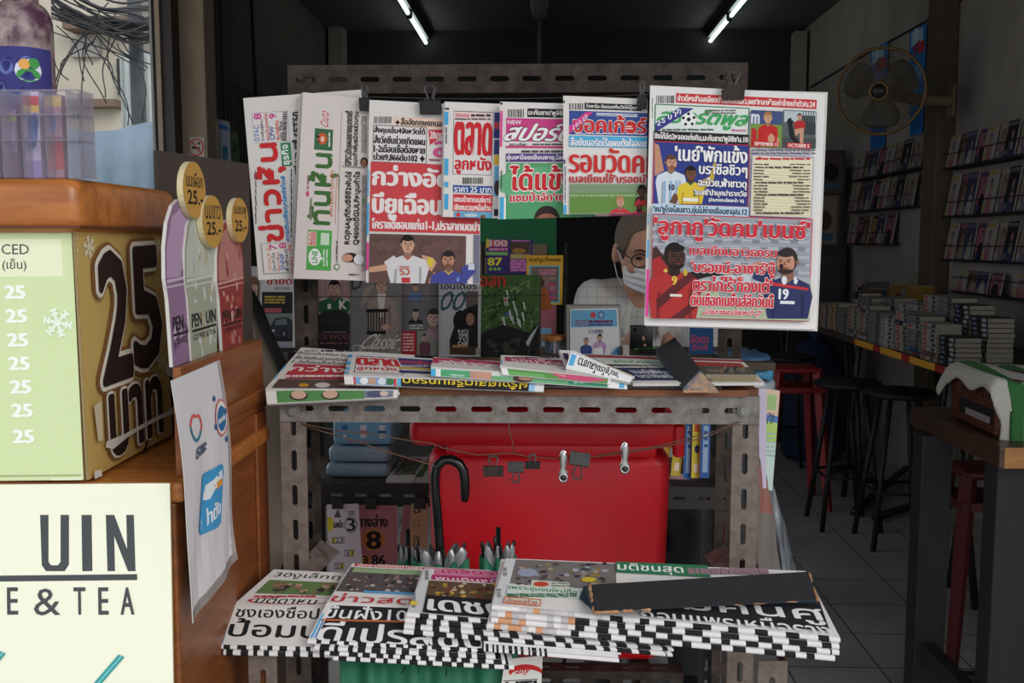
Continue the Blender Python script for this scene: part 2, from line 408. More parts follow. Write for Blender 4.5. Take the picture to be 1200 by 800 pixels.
# ceiling beams / conduit
b = MB(); b.tube([(0, 4, ZC - .02), (-.02, 8.7, ZC - .02)], .018, 0, 6); stru(b, 'trim_11', mat('conduit_grey', (70, 68, 66), .6))
# ------------------------------------------------------------------ street seen past the left pillar
pt = mat('street_building_paint', (196, 190, 176), .85, n=.9, c2=(178, 168, 150), scale=.8, stretch=(1, 1, .3))
t = thing('street_building', 'pale stained concrete building across the street with shaded balcony ledge', 'building', (-7.2, 15, 0))
b = MB(); b.box((-10, 14, -.1), (-5.95, 20, 9)); b.build('wall', pt, t)
b = MB(); b.box((-5.9, 14.6, -.1), (-4.9, 20, 9)); b.build('wall', mat('street_wall_grey', (128, 126, 122), .9, n=1, c2=(150, 146, 140), scale=1), t)
a0 = at_y(88, 18, 14); a1 = at_y(138, 40, 14)
b = MB(); b.box((a0.x, 13.6, a1.z), (a1.x + .3, 14, a1.z + .16)); b.build('balcony_ledge', mat('ledge_brown', (112, 92, 78), .8), t)
a0 = at_y(86, 47, 14); a1 = at_y(120, 68, 14)
b = MB(); b.box((a0.x, 13.9, a1.z), (a1.x, 14, a0.z)); b.build('window', mat('shutter_grey', (150, 146, 140), .7), t)
a0 = at_y(140, 70, 14); a1 = at_y(158, 112, 14)
b = MB(); b.box((a0.x, 13.9, a1.z), (a1.x, 14, a0.z)); b.build('window', mat('window_dark', (36, 32, 30), .5), t)
b = MB(); z = at_y(100, 128, 14).z; b.box((-10, 13.7, z), (-5.9, 14, z + .1)); b.build('balcony_ledge', MC['ledge_brown'], t)
# corrugated fence
def cor(i, j):
    x = -4.25 + .9 * i; return (x, 10 + .03 * math.cos(x * 55), -.1 + (at_y(170, 62, 10).z + .1) * j)
b = MB(); b.sheet(cor, 70, 1); b.build('corrugated_fence', mat('fence_white', (186, 192, 188), .5, n=.8, c2=(160, 166, 164), scale=4), solid=.01, smooth=True, label='pale corrugated metal fence behind the blue tarpaulin', cat='fence')
# blue tarp hung over a stall
za = at_y(130, 148, 8).z
def tarp(i, j):
    x = -4.45 + 1.6 * i; fold = .05 * math.sin(i * 23) + .025 * math.sin(i * 51 + 1)
    return (x, 8 + fold * (.3 + j) - .25 * j, za + .04 * math.sin(i * 9) * (1 - j) - (za + .1) * j)
b = MB(); b.sheet(tarp, 60, 8); b.build('tarpaulin', mat('tarp_blue', (150, 168, 184), .6, n=.8, c2=(122, 142, 160), scale=2), smooth=True, solid=.008, label='pale blue tarpaulin hanging in folds across the street', cat='tarpaulin')
# utility pole and its cables
t = thing('utility_pole', 'grey utility pole carrying a tangle of black cables', 'pole', (-4.55, 9.2, -.1))
px_ = at_y(160, 30, 9.2).x; b = MB(); b.tube([(px_, 9.2, -.1), (px_ - .02, 9.2, 6)], [.07, .06], 0, 12); b.build('post', mat('pole_grey', (96, 98, 100), .8, n=1, c2=(74, 76, 80), scale=5), t, smooth=True)
zb = at_y(150, 34, 9).z; b = MB(); b.box((px_ - .35, 9.02, zb), (px_ + .3, 9.1, zb + .07)); b.build('crossarm', mat('crossarm_steel', (74, 74, 76), .6), t)
random.seed(3)
cm = mat('cable_black', (52, 52, 55), .6)
for k in range(34):
    y = 9.05 - random.uniform(0, .25); ya = random.uniform(-12, 22) + random.choice((0, 0, 8)); yb = 22 + random.uniform(-6, 26) if k < 24 else random.uniform(0, 90)
    A = at_y(60, ya - (6 if k < 24 else 20), y - .5); B = at_y(182, yb, y); pts = []
    sag = random.uniform(.02, .12)
    for i in range(13):
        f = i / 12; p = A.lerp(B, f); p.z -= sag * 4 * f * (1 - f) - .02 * math.sin(f * 9 + k); pts.append(p)
    b = MB(); b.tube(pts, random.choice((.006, .008, .011)), 0, 5); b.build('cable', cm, t, smooth=True)
for k in range(16):
    A = at_y(random.uniform(60, 150), random.uniform(0, 60), 8.9); B = at_y(random.uniform(62, 178), random.uniform(70, 150), 8.9); pts = []; sg = random.choice((-1, 1)) * random.uniform(.03, .12)
    for i in range(14):
        f = i / 13; p = A.lerp(B, f); p.x += sg * math.sin(f * math.pi) + .02 * math.sin(f * 7 + k); pts.append(p)
    b = MB(); b.tube(pts, .006, 0, 5); b.build('cable', cm, t, smooth=True)
# ------------------------------------------------------------------ fluorescent tubes under the ceiling
tube_m = mat('tube_glow', (232, 250, 248), .4, emit=4.5); fit_m = mat('fitting_white', (60, 60, 62), .5)
def lamp(x, y0, y1, label):
    t = thing('fluorescent_lamp', label, 'ceiling lamp', (x, (y0 + y1) / 2, ZC - .1), 'fluorescent tubes under the ceiling')
    b = MB(); b.box((x - .03, y0, ZC - .075), (x + .03, y1, ZC - .03)); b.build('housing', fit_m, t)
    b = MB(); b.tube([(x, y0 + .04, ZC - .1), (x, y1 - .04, ZC - .1)], .014, 0, 10); b.build('tube', tube_m, t, smooth=True)
    for yy in (y0 + .02, y1 - .02):
        b = MB(); b.box((x - .018, yy - .02, ZC - .12), (x + .018, yy + .02, ZC - .07)); b.build('end_cap', fit_m, t)
    for yy in (y0 + .15, y1 - .15):
        b = MB(); b.box((x - .01, yy - .01, ZC - .03), (x + .01, yy + .01, ZC)); b.build('bracket', fit_m, t)
zl = ZC - .1
for s_, (j0, j1), nm in ((0, ((480, 17), (499, 51)), 'left'), (1, ((855, 20), (829, 53)), 'right')):
    a0 = at_z(j0[0], j0[1], zl); a1 = at_z(j1[0], j1[1], zl); x = (a0.x + a1.x) / 2
    lamp(x, a0.y + .02, a1.y, 'slim white fluorescent tube at the back end of the %s ceiling row' % nm)
    lamp(x, a0.y - 1.2, a0.y - .02, 'slim white fluorescent tube cut by the photo top in the %s ceiling row' % nm)
# old ceiling fan rod in the middle
q = at_z(633, 25, ZC); t = thing('ceiling_fan_rod', 'dark rod with a cup mount hanging from the middle of the ceiling', 'ceiling mount', (q.x, 7.6, ZC - .6))
b = MB(); b.lathe((q.x, 7.6, ZC - .14), [(.02, -.02), (.05, 0), (.07, .1), (.075, .14)]); b.build('cup', mat('mount_grey', (84, 86, 82), .5), t, smooth=True)
b = MB(); b.tube([(q.x, 7.6, ZC - .6), (q.x, 7.6, ZC - .12)], .014); b.build('rod', MC['mount_grey'], t, smooth=True)
# ------------------------------------------------------------------ coffee stall at the left
wood = mat('varnished_wood_shaded', (146, 84, 40), .35, n=1.2, c2=(104, 56, 27), scale=5, stretch=(1, 1, 9), bump=.04)  # darker tone puts the shade between stall and stand into the wood
woodx = mat('varnished_wood_long', (196, 124, 60), .3, n=1.2, c2=(150, 84, 38), scale=5, stretch=(1, 9, 9), bump=.04)
woody = mat('varnished_wood_deep', (150, 88, 44), .32, n=1.2, c2=(112, 60, 28), scale=5, stretch=(9, 1, 9), bump=.04)
DF = 1.3; KS = DF / 1.2
X1 = at_y(205, 640, DF).x                      # right face of the lower cabinet
zl0 = at_y(100, 566, DF).z                     # ledge height
YBk = 1.60 * KS
stall = thing('coffee_stall_counter', 'varnished brown wooden coffee stall counter with cream and green menu fronts', 'counter', (-.8, 1.4, 0))
b = MB(); b.box((-1.3, DF + .006, 0), (X1, YBk, zl0 - .028)); b.build('cabinet', wood, stall, bevel=.004)
b = MB(); b.box((-1.3, DF + .004, zl0 - .028), (X1 + .012, YBk, zl0)); b.build('ledge', woodx, stall, bevel=.006)
# tall rear side board with its moulding
zt = at_x(258, 415, X1 + .004).z
b = MB(); ys = at_x(204, 440, X1).y; b.box((X1 - .010, ys + .02, zl0), (X1 + .002, 1.5, zt)); b.build('side_panel', woody, stall, bevel=.002)
b = MB(); b.box((X1 - .05, 1.5, zl0), (X1 + .002, YBk, zt)); b.build('side_board', woody, stall, bevel=.002)
zm = at_x(290, 468, X1).z; b = MB()
b.box((X1, ys + .05, zm - .012), (X1 + .012, YBk, zm + .01)); b.box((X1, ys + .05, zm - .028), (X1 + .007, YBk, zm - .012)); b.build('moulding', woody, stall, bevel=.003)
b = MB(); b.box((X1, YBk - .06, 0), (X1 + .006, YBk, zm - .03)); b.build('corner_strip', wood, stall, bevel=.002)
# upper box
X2 = at_y(97, 560, DF).x + .003; ytop = at_x(192, 300, X2).y + .01
zc0 = at_y(50, 271, DF).z; zc1 = at_y(50, 209, DF).z
b = MB(); b.box((-1.3, DF + .006, zl0), (X2, ytop, zc0)); b.build('upper_box', wood, stall, bevel=.003)
b = MB(); xc = at_y(92, 240, DF - .02).x
b.rbox((-1.3, DF - .02, zc0 - .002), (xc, ytop + .012, zc1), .016); b.build('cap_board', woodx, stall, smooth=True)
for p in stall.children:
    if p.name.startswith('cap_board'):
        pass
# moulding line under the cap
b = MB(); b.box((-1.3, DF - .022, zc0 + .004), (xc + .001, ytop + .014, zc0 + .007)); b.build('cap_groove', mat('groove_brown', (92, 48, 24), .6), stall)
# green menu board (front)
g = Page(quad_y([(-150, 271), (84, 271), (98, 562), (-160, 565)], DF - .001), (214, 228, 176))
g.rect(-150, 280, 73, 324, (236, 240, 206))
g.text('ICED', -2, 286, 34, 298, (84, 84, 84), bold=.012); g.text('(เย็น)', 3, 303, 31, 318, (84, 84, 84), bold=.01)
for i, y in enumerate((342, 370, 398, 425.5, 453, 480.5, 511)):
    x = 6 + i * 1.75; g.text('25', x, y - 7.5, x + 23, y + 7.5, (250, 252, 244), bold=.09)
def flake(p, x, y, r, c, asp=1):
    for k in range(6):
        a = math.radians(60 * k + 12); dx, dy = math.cos(a), math.sin(a); nx, ny = -dy, dx; w = r * .12
        p.poly([(x + nx * w * asp, y + ny * w), (x + (dx * r + nx * w) * asp, y + dy * r + ny * w), (x + (dx * r - nx * w) * asp, y + dy * r - ny * w), (x - nx * w * asp, y - ny * w)], c)
        for f in (.5, .8):
            for sg in (-1, 1):
                bx, by = x + dx * r * f * asp, y + dy * r * f; ex, ey = math.cos(a + sg * 1), math.sin(a + sg * 1)
                p.poly([(bx - ex * w * .2 * asp, by - ey * w * .2), (bx + (ex * r * .3 + ey * w) * asp, by + ey * r * .3 - ex * w), (bx + (ex * r * .3 - ey * w) * asp, by + ey * r * .3 + ex * w)], c)
    p.ell(x, y, r * .25 * asp, r * .25, c)
flake(g, 68, 378, 17, (236, 246, 226))
g.rect(-150, 557, 96, 558, (150, 160, 110)); g.rect(60, 560, 97, 562, (240, 240, 220))
pages('menu_board', [g], .005, parent=stall, back=(150, 120, 80))['label'] = 'pale green price list board'
# gold 25 baht board on the side
X25 = X2 + .004
def q_x(pts, x): return [at_x(px, py, x) for px, py in pts]
g = Page(q_x([(88, 268), (190, 265), (202, 508), (104, 562)], X25), (196, 164, 96))
for yy in range(270, 560, 7): g.rect(90, yy, 91.2, yy + 4, (214, 200, 160))
flake(g, 103, 289, 13, (220, 210, 180), .5); flake(g, 182, 289, 9, (220, 210, 180), .5); flake(g, 187, 424, 9, (220, 210, 180), .6)
for oc, ow in (((138, 92, 52), .125), ((226, 220, 206), .09)):
    for st, bx in (('2', (113, 297, 146, 444)), ('5', (150, 292, 182, 427))): g.text(st, *bx, oc, bold=.05, out=oc, ow=ow * .8, on=20)
    g.text('บาท', 123, 452, 184, 520, oc, bold=.06, out=oc, ow=ow, on=20)
for st, bx in (('2', (113, 297, 146, 444)), ('5', (150, 292, 182, 427))): g.text(st, *bx, (46, 28, 24), bold=0, out=(46, 28, 24), ow=.035, on=14)
g.text('บาท', 123, 452, 184, 520, (46, 28, 24), bold=.0, out=(46, 28, 24), ow=.05, on=14)
tape = (214, 210, 200)
g.poly([(118, 517), (140, 508), (160, 497), (187, 483), (198, 476), (200, 484), (188, 488), (165, 499), (143, 512), (126, 526), (117, 524)], tape)
g.poly([(188, 430), (194, 423), (200, 438), (198, 444), (188, 437)], tape); g.poly([(103, 475), (112, 470), (114, 515), (108, 517)], (206, 194, 160)); g.poly([(103, 552), (112, 550), (113, 558), (104, 561)], tape)
g.poly([(161, 528), (168, 512), (166, 532), (163, 540)], (40, 32, 22))
pages('price_board', [g], .004, parent=stall, back=(150, 130, 90))['label'] = 'gold cardboard 25 baht price board'
# cream logo board on the lower front
g = Page(quad_y([(-330, 570), (199, 566), (206, 960), (-330, 970)], DF - .002), (250, 249, 226))
ch = (78, 82, 84)
def U(x0, x1, y0, y1, w): 
    g.poly([(x0, y0), (x0 + w, y0), (x0 + w, y1 - 11), (x0 + w + 3, y1 - 7), (x1 - w - 3, y1 - 7), (x1 - w, y1 - 11), (x1 - w, y0), (x1, y0), (x1, y1 - 8), (x1 - 5, y1), (x0 + 7, y1), (x0 + 2, y1 - 7)], ch)
U(47, 81, 603, 669, 10)
g.rect(96, 603, 108, 669, ch)
g.poly([(124, 603), (134, 603), (149, 643), (148, 603), (157, 603), (159, 669), (150, 669), (134, 628), (135, 669), (126, 669)], ch)
for st, x0, x1 in (('P', -146, -112), ('E', -98, -66), ('N', -50, -14)): g.text(st, x0, 603, x1, 669, ch, bold=.05)
g.rect(-150, 674, 161, 681, ch)
for st, x0, x1 in (('E', 9, 21), ('T', 87, 100), ('E', 116, 127), ('A', 142, 157)): g.text(st, x0, 688, x1, 719.5, ch, bold=.018)
g.text('&', 40, 689, 71, 720.5, ch, bold=0)
for i, st in enumerate('COFFE'): g.text(st, -150 + i * 32, 688, -137 + i * 32, 719.5, ch, bold=.018)
def straw(x0, y0, x1, y1, w):
    g.poly([(x0 - w, y0), (x0 + w, y0 + w * .9), (x1 + w, y1 + w * .9), (x1 - w, y1)], (66, 158, 160)); g.poly([(x0 - w * .1, y0 + w * .3), (x0 + w * .25, y0 + w * .5), (x1 + w * .25, y1 + w * .5), (x1 - w * .1, y1 + w * .3)], (140, 208, 206))
straw(143, 766, 60, 862, 3.5); straw(4, 762, -60, 840, 3.5)
for yy in range(570, 796, 5): g.rect(203.2 + (yy - 570) * .02 - 4, yy, 204.4 + (yy - 570) * .02 - 4, yy + 2.5, (190, 180, 150))
pages('logo_board', [g], .004, parent=stall, back=(190, 170, 130))['label'] = 'cream board with dark coffee and tea lettering'
# ------------------------------------------------------------------ hanging plastic poster on the side
XP = X1 + .026
g = Page(q_x([(201, 446), (257, 422), (281, 655), (229, 730)], XP), (216, 212, 216))
g.cs = [i / 10 for i in range(1, 10)]; g.ct = [i / 14 for i in range(1, 14)]
g.defm = lambda u, v: .003 * math.sin(u * 9 + v * 3) * v + .004 * math.sin(v * 5) + .0015 * math.sin(u * 17 + v * 9) * v
g.h += .0008; g.rect01(0, .955, 1, 1, (150, 140, 136)); g.rect01(.94, 0, 1, 1, (176, 166, 162))
def hrt(cx, cy, rx, ry, c1, c2, w):
    for k in range(24):
        a = 2 * math.pi * k / 24; a2 = 2 * math.pi * (k + 1) / 24
        f = lambda t, m: (cx + rx * m * .8 * math.sin(t) * (1 - .25 * (math.cos(t) < 0) * abs(math.cos(t))), cy - ry * m * (math.cos(t) - .25 * math.exp(-(math.sin(t) / .35) ** 2) * (math.cos(t) > 0)))
        g.poly([f(a, 1), f(a2, 1), f(a2, w), f(a, w)], c1 if math.cos(a) > -.1 else c2)
hrt(226, 500, 9.5, 18, (214, 96, 92), (62, 128, 150), .76)
g.text('เราชนะ', 225, 521, 239, 533, (52, 74, 106), bold=.05, skew=.15)
g.ell(255, 489, 7.6, 22, (206, 120, 116), n=20); g.ell(255, 489, 6.6, 19.5, (232, 228, 226), n=20); g.ell(255, 490, 5.6, 15, (52, 112, 158), n=20)
g.text('คนละครึ่ง', 250.5, 486, 259.5, 494, (236, 240, 244), bold=.05)
for x, y in ((247, 467), (248, 500), (260, 481), (261, 514)): g.ell(x, y, 1.5, 3.5, (60, 96, 150), n=10)
def rr(x0, y0, x1, y1, c, sl): 
    g.poly([(x0, y0 + 6 + sl), (x0 + 3, y0 + 1 + sl), (x1 - 3, y0 - sl), (x1, y0 + 4 - sl), (x1, y1 - 5 - sl), (x1 - 3, y1 - sl), (x0 + 3, y1 + sl), (x0, y1 - 4 + sl)], c)
rr(234, 548, 258, 622, (70, 156, 208), 5)
g.poly([(235, 572), (246, 562), (252, 553), (257, 549), (257, 562), (248, 573), (244, 584), (236, 588)], (232, 236, 240)); g.poly([(247, 569), (252, 562), (257, 560), (257, 568), (249, 573)], (226, 160, 62))
g.text('เป๋าตัง', 236, 590, 257, 612, (236, 240, 244), bold=.05)
pages('hanging_poster', [g], .0015, 'white plastic poster with blue round and square logos hanging on the wooden counter side', 'poster', slabs=True)
# ------------------------------------------------------------------ three drink cup cut-outs on the side board
def cutout(dv, yaw, px, col, name_c, txt, label, order):
    (xb, yb, w, h) = px          # bottom centre pixel, metric width and height
    base = at_x(xb, yb, X1 - .012); base.z = zt
    dx = Vector((math.sin(yaw) * .0 + math.cos(yaw), math.sin(yaw), 0)); ux = Vector((-math.cos(yaw), -math.sin(yaw), 0)) * -1
    t = thing('drink_cutout', label, 'display board', base, 'drink cup cut-outs on the stall counter')
    def pt3(u, v): return base + dx * (u * w) + Vector((0, 0, h * v))
    q = [pt3(-.5, 1), pt3(.5, 1), pt3(.5, 0), pt3(-.5, 0)]
    g = Page(q, None)
    cup = [(.12, 1), (.06, .62), (0, .5), (.02, .33), (.1, .2), (.25, .1), (.42, .06), (.62, .06), (.8, .12), (.92, .22), (1, .36), (1, .5), (.95, .62), (.88, 1)]
    g.poly01(cup, col[0])
    random.seed(order)
    g.poly01([(.04, .5), (.06, .33), (.22, .16), (.5, .1), (.8, .18), (.96, .36), (.97, .5)], col[1])
    for _ in range(26):
        u = random.uniform(.14, .8); v = random.uniform(.22, .95); k = random.uniform(.02, .09)
        g.poly01([(u, v), (u + .05, v - k * .2), (u + .09, v + k * .5), (u + .03, v + k)], random.choice(col[1:]))
    g.poly01([(.02, .51), (.98, .49), (.98, .505), (.02, .528)], col[3]); g.poly01([(.0, .545), (.96, .53), (.96, .54), (.0, .557)], col[3])
    ink_c = (48, 42, 42)
    tx = (('PEN', .14, .42), ('UIN', .56, .86))
    for st, a, c in tx: g.text(st, a, .72, c, .80, ink_c, bold=.03, px=False)
    g.rect01(.14, .815, .86, .83, ink_c); g.text('COFFEE & TEA', .16, .845, .84, .88, ink_c, bold=.0, px=False)
    mb = MB(); mats = []
    mats.append(ink((206, 202, 196))); n = len(cup); bb = len(mb.v)
    for hh in (0, -.005):
        for u, v in cup: mb.v.append(g.P(u, v, hh))
    for i in range(n): j = (i + 1) % n; mb.f.append([bb + i, bb + j, bb + n + j, bb + n + i]); mb.m.append(0)
    mb.f.append([bb + n + i for i in range(n)]); mb.m.append(0)
    g.emit(mb, mats); mb.build('cup_picture', mats, t)
    g2 = Page(q, None, h0=.010); g2.free = True
    cx, cy, rx, ry = .68, dv, .33, .165
    el = [(cx + rx * math.cos(2 * math.pi * k / 28), cy - ry * math.sin(2 * math.pi * k / 28)) for k in range(28)]
    g2.poly01(el, (200, 154, 74)); g2.text(txt, cx - rx * .72, cy - ry * .62, cx + rx * .72, cy - ry * .1, (58, 40, 26), bold=.03, px=False)
    g2.text('25.-', cx - rx * .62, cy + ry * .02, cx + rx * .72, cy + ry * .5, (48, 36, 28), bold=.07, px=False)
    mb = MB(); mats = [ink((214, 200, 160))]; n = len(el)
    for hh in (.0098, .0012):
        for u, v in el: mb.v.append(g2.P(u, v, hh))
    for i in range(n): j = (i + 1) % n; mb.f.append([i, j, n + j, n + i]); mb.m.append(0)
    mb.f.append([n + i for i in range(n)]); mb.m.append(0)
    g2.emit(mb, mats); mb.build('price_disc', mats, t)['label'] = 'yellow oval 25 price disc'
cutout(.0, math.radians(92.5), (219, 420, .16, .245), [(150, 118, 150), (188, 158, 190), (120, 84, 122), (204, 186, 204)], '', 'นมเผือก', 'purple iced drink cup cut-out nearest the gold price board', 1)
cutout(.16, math.radians(92.5), (240, 412, .165, .24), [(168, 172, 154), (196, 200, 188), (186, 178, 140), (214, 214, 208)], '', 'นมขาว', 'pale green iced drink cup cut-out, middle of the three', 2)
cutout(.06, math.radians(92.5), (273, 404, .16, .22), [(150, 62, 58), (186, 128, 120), (170, 84, 74), (206, 160, 152)], '', 'นมชมพู', 'red iced drink cup cut-out nearest the hanging newspapers', 3)
# dark rail behind the cut-outs
b = MB(); A = at_y(184, 176, 1.5 * KS); B = at_y(292, 212, 1.71 * KS); 
d = (B - A); d.z = 0; n_ = Vector((-d.y, d.x, 0)).normalized() * .008
for z_ in (0,):
    b.add([A, Vector((B.x, B.y, A.z - .005)), Vector((B.x, B.y, zt - .3)), Vector((A.x, A.y, zt - .3)), A + n_, Vector((B.x, B.y, A.z - .005)) + n_, Vector((B.x, B.y, zt - .3)) + n_, Vector((A.x, A.y, zt - .3)) + n_],
          [(0, 1, 2, 3), (7, 6, 5, 4), (0, 4, 5, 1), (1, 5, 6, 2), (2, 6, 7, 3), (3, 7, 4, 0)])
b.build('back_board', mat('dark_back_board', (66, 56, 52), .6), stall)
# ------------------------------------------------------------------ bottles and clear organiser on the cap
zcap = zc1
def bottle(px, d, r, h, body, label_c, label, stain, cut=None):
    c = at_y(px, 200, d); c.z = zcap
    t = thing('syrup_bottle', label, 'bottle', c)
    prof = [(r * .9, 0), (r, .006), (r, h * .66)]
    for i in range(1, 7): a = i / 6 * math.pi / 2; prof.append((r * .58 + r * .42 * math.cos(a), h * .66 + h * .1 * math.sin(a)))
    prof += [(r * .56, h * .8), (r * .56, h * .92), (r * .66, h * .925), (r * .66, h * .945), (r * .5, h * .95), (r * .5, h)]
    b = MB(); b.lathe(c, prof, n=28); b.build('body', body, t, smooth=True)
    # wrapped label, a curved sheet with its own printed fruit
    lo, hi = h * .3, h * .56
    b = MB(); mats = [ink(label_c), ink((58, 64, 132)), ink((44, 48, 104)), ink((200, 40, 60)), ink((70, 150, 80)), ink((230, 170, 90)), ink((214, 220, 236)), ink((104, 116, 176))]
    R = r + .0006
    def cy(a, z, k=0): return c + Vector(((R + k) * math.sin(a), -(R + k) * math.cos(a), z))
    b.sheet(lambda i, j: cy(-1.5 + 3 * i, lo + (hi - lo) * j), 24, 1, 0)
    random.seed(5)
    def disc(a, z, q, mi, k, asp=1):
        vs = [cy(a + q * math.cos(2 * math.pi * m / 12) / R, z + q * asp * math.sin(2 * math.pi * m / 12), k) for m in range(12)]; b.add(vs, [tuple(range(12))], mi)
    for m in range(12):
        a, z, q = random.uniform(-1.2, .6), random.uniform(lo + .012, hi - .012), random.uniform(.006, .011); disc(a, z, q, 1 if m % 2 else 7, .0002 + m * .00002); disc(a + .05, z + q * .3, q * .4, 2, .0006)
    disc(.62, lo + (hi - lo) * .62, .017, 6, .0008, .9); disc(.62, lo + (hi - lo) * .55, .015, 4, .0009, .6); disc(.5, lo + (hi - lo) * .72, .007, 5, .001); disc(.8, lo + (hi - lo) * .74, .007, 4, .001)
    b.sheet(lambda i, j: cy(.0 + 1.4 * i, lo + .002 + .012 * j * (.4 + .6 * i), .0011), 10, 1, 3)
    b.build('label', mats, t, smooth=False)
stain = mat('stained_bottle', (168, 150, 146), .35, n=2.2, c2=(84, 52, 70), scale=26)
bottle(33.5, 1.265 * KS, .0365 * KS, .29 * KS, stain, (62, 60, 124), 'big cloudy syrup bottle with purple blueberry label on the wooden cap', 1)
redb = mat('red_bottle', (176, 44, 40), .35, n=1, c2=(140, 34, 34), scale=12)
bottle(-28, 1.27 * KS, .036 * KS, .28 * KS, redb, (184, 60, 44), 'red syrup bottle cut by the left photo edge on the wooden cap', 1)
# clear divided organiser
clear = mat('clear_acrylic', (206, 204, 222), .12, alpha=.06); rim = mat('acrylic_rim', (150, 140, 160), .25, alpha=.4)
o0 = at_y(-60, 206, 1.185 * KS); o1 = at_y(95, 206, 1.185 * KS); hz = at_y(60, 105, 1.185 * KS).z
t = thing('clear_organiser', 'clear plastic divided box in front of the blueberry bottle', 'organiser', ((o0.x + o1.x) / 2, 1.2, zcap))
b = MB()
b.box((o0.x, 1.183 * KS, zcap), (o1.x, 1.185 * KS, hz)); b.box((o0.x, 1.222 * KS, zcap), (o1.x, 1.224 * KS, hz))
b.box((o1.x - .002, 1.185 * KS, zcap), (o1.x, 1.222 * KS, hz)); b.build('wall', clear, t)
b = MB()
for px in (2, 26, 53, 79, 94): xx = at_y(px, 150, 1.185 * KS).x; b.box((xx - .0008, 1.185 * KS, zcap), (xx + .0008, 1.222 * KS, hz))
for py in (135, 165): zz = at_y(50, py, 1.185 * KS).z; b.box((o0.x, 1.1835 * KS, zz), (o1.x, 1.222 * KS, zz + .0015))
b.box((o0.x, 1.182 * KS, hz - .002), (o1.x, 1.186 * KS, hz)); b.build('divider', rim, t)
def packet(x0, y0, x1, y1, cs, label):
    a = at_y(x0, y0, 1.212 * KS); e = at_y(x1, y1, 1.212 * KS); h = (a.z - max(e.z, zcap + .0005))
    g = Page([Vector((a.x, 1.207 * KS, a.z)), Vector((e.x, 1.207 * KS, a.z)), Vector((e.x, 1.207 * KS, zcap + .001)), Vector((a.x, 1.207 * KS, zcap + .001))], cs[0])
    for k, (u0, v0, u1, v1) in enumerate(cs[2]): g.rect01(u0, v0, u1, v1, cs[1][k % len(cs[1])])
    for (u, v, r, c) in cs[3]:
        g.poly01([(min(max(u + r * math.cos(k * .4488), 0), 1), min(max(v + r * .6 * math.sin(k * .4488), 0), 1)) for k in range(14)], c)
    pages('drink_packet', [g], .012, label, 'packet', 'packets in the clear organiser', back=cs[0])
packet(29, 108, 52, 208, ((186, 176, 206), [(196, 70, 70), (222, 180, 90), (150, 134, 186)], [(.0, .05, 1, .16), (0, .16, 1, .24), (0, .8, 1, 1)], [(.5, .46, .34, (86, 106, 168)), (.72, .36, .2, (70, 88, 150)), (.2, .62, .14, (84, 110, 178))]), 'lilac packet with blueberry picture, middle of the clear organiser')
packet(4, 112, 25, 208, ((142, 116, 150), [(96, 84, 124), (166, 168, 110), (112, 84, 104)], [(0, 0, 1, .18), (0, .25, 1, .32), (0, .7, 1, 1)], [(.5, .5, .3, (158, 136, 170))]), 'dull purple packet at the left of the clear organiser')
packet(55, 112, 78, 208, ((170, 130, 148), [(206, 176, 110), (140, 96, 110), (180, 84, 84)], [(0, .02, 1, .14), (0, .5, 1, .56), (0, .56, 1, .9)], [(.4, .34, .22, (110, 120, 170))]), 'dusky pink packet at the right of the clear organiser')
packet(-48, 108, 0, 208, ((150, 120, 160), [(110, 90, 140)], [(0, .1, 1, .3)], []), 'purple packet cut by the left photo edge in the clear organiser')
# ------------------------------------------------------------------ slotted angle steel
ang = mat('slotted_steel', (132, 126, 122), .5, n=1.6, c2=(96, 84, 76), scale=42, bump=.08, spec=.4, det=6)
ang2 = mat('slotted_steel_rusty_shaded', (72, 61, 54), .65, n=1.9, c2=(44, 34, 30), scale=30, bump=.1, spec=.3, det=6)  # mottled steel, darkened so the awning shade sits in its colour
def angle(mb, p0, p1, ua, ub, w=.044, pitch=.061, sl=.036, sw=.0095, off=.5, wb=None):
    p0, p1 = Vector(p0), Vector(p1); ax = (p1 - p0); L = ax.length; ax = ax / L
    ua, ub = Vector(ua), Vector(ub)
    for u, ww in ((ua, w), (ub, wb or w)):
        n = max(1, int(L / pitch)); e0 = (L - n * pitch) / 2
        def cell(a0, a1, slot=True):
            if a1 - a0 < 1e-5: return
            c = [p0 + ax * a1, p0 + ax * a1 + u * ww, p0 + ax * a0 + u * ww, p0 + ax * a0]
            if not slot: mb.add(c, [(0, 1, 2, 3)]); return
            m, hb = (a0 + a1) / 2, ww / 2; h = sl / 2; k = sw / 2
            ins = [(h, -k * .45), (h, k * .45), (h - k * .7, k), (-h + k * .7, k), (-h, k * .45), (-h, -k * .45), (-h + k * .7, -k), (h - k * .7, -k)]
            c += [p0 + ax * (m + a) + u * (hb + s_) for a, s_ in ins]
            mb.add(c, [(0, 1, 5, 4), (1, 6, 5), (1, 2, 7, 6), (2, 8, 7), (2, 3, 9, 8), (3, 10, 9), (3, 0, 11, 10), (0, 4, 11)])
        cell(0, e0, False); cell(L - e0, L, False)
        for i in range(n): cell(e0 + i * pitch, e0 + (i + 1) * pitch)
def angpart(name, p0, p1, ua, ub, parent, m=None, label=None, **k):
    b = MB(); angle(b, p0, p1, ua, ub, **k); o = b.build(name, m or ang, parent, solid=.0028, dbl=True)
    if label: o['label'] = label
    return o
X, Y, Z = Vector((1, 0, 0)), Vector((0, 1, 0)), Vector((0, 0, 1))
DT, DR, DY = 1.667, 1.91, 1.46
stand = thing('newspaper_stand', 'grey slotted steel newspaper stand with a table, a lower tray and a tall top frame', 'stand', (-.05, 1.75, 0))
zt1 = at_y(608, 463.5, DT).z; zt0 = at_y(608, 495.5, DT).z
xa = at_y(328, 480, DT).x; xb = at_y(890, 480, DT).x
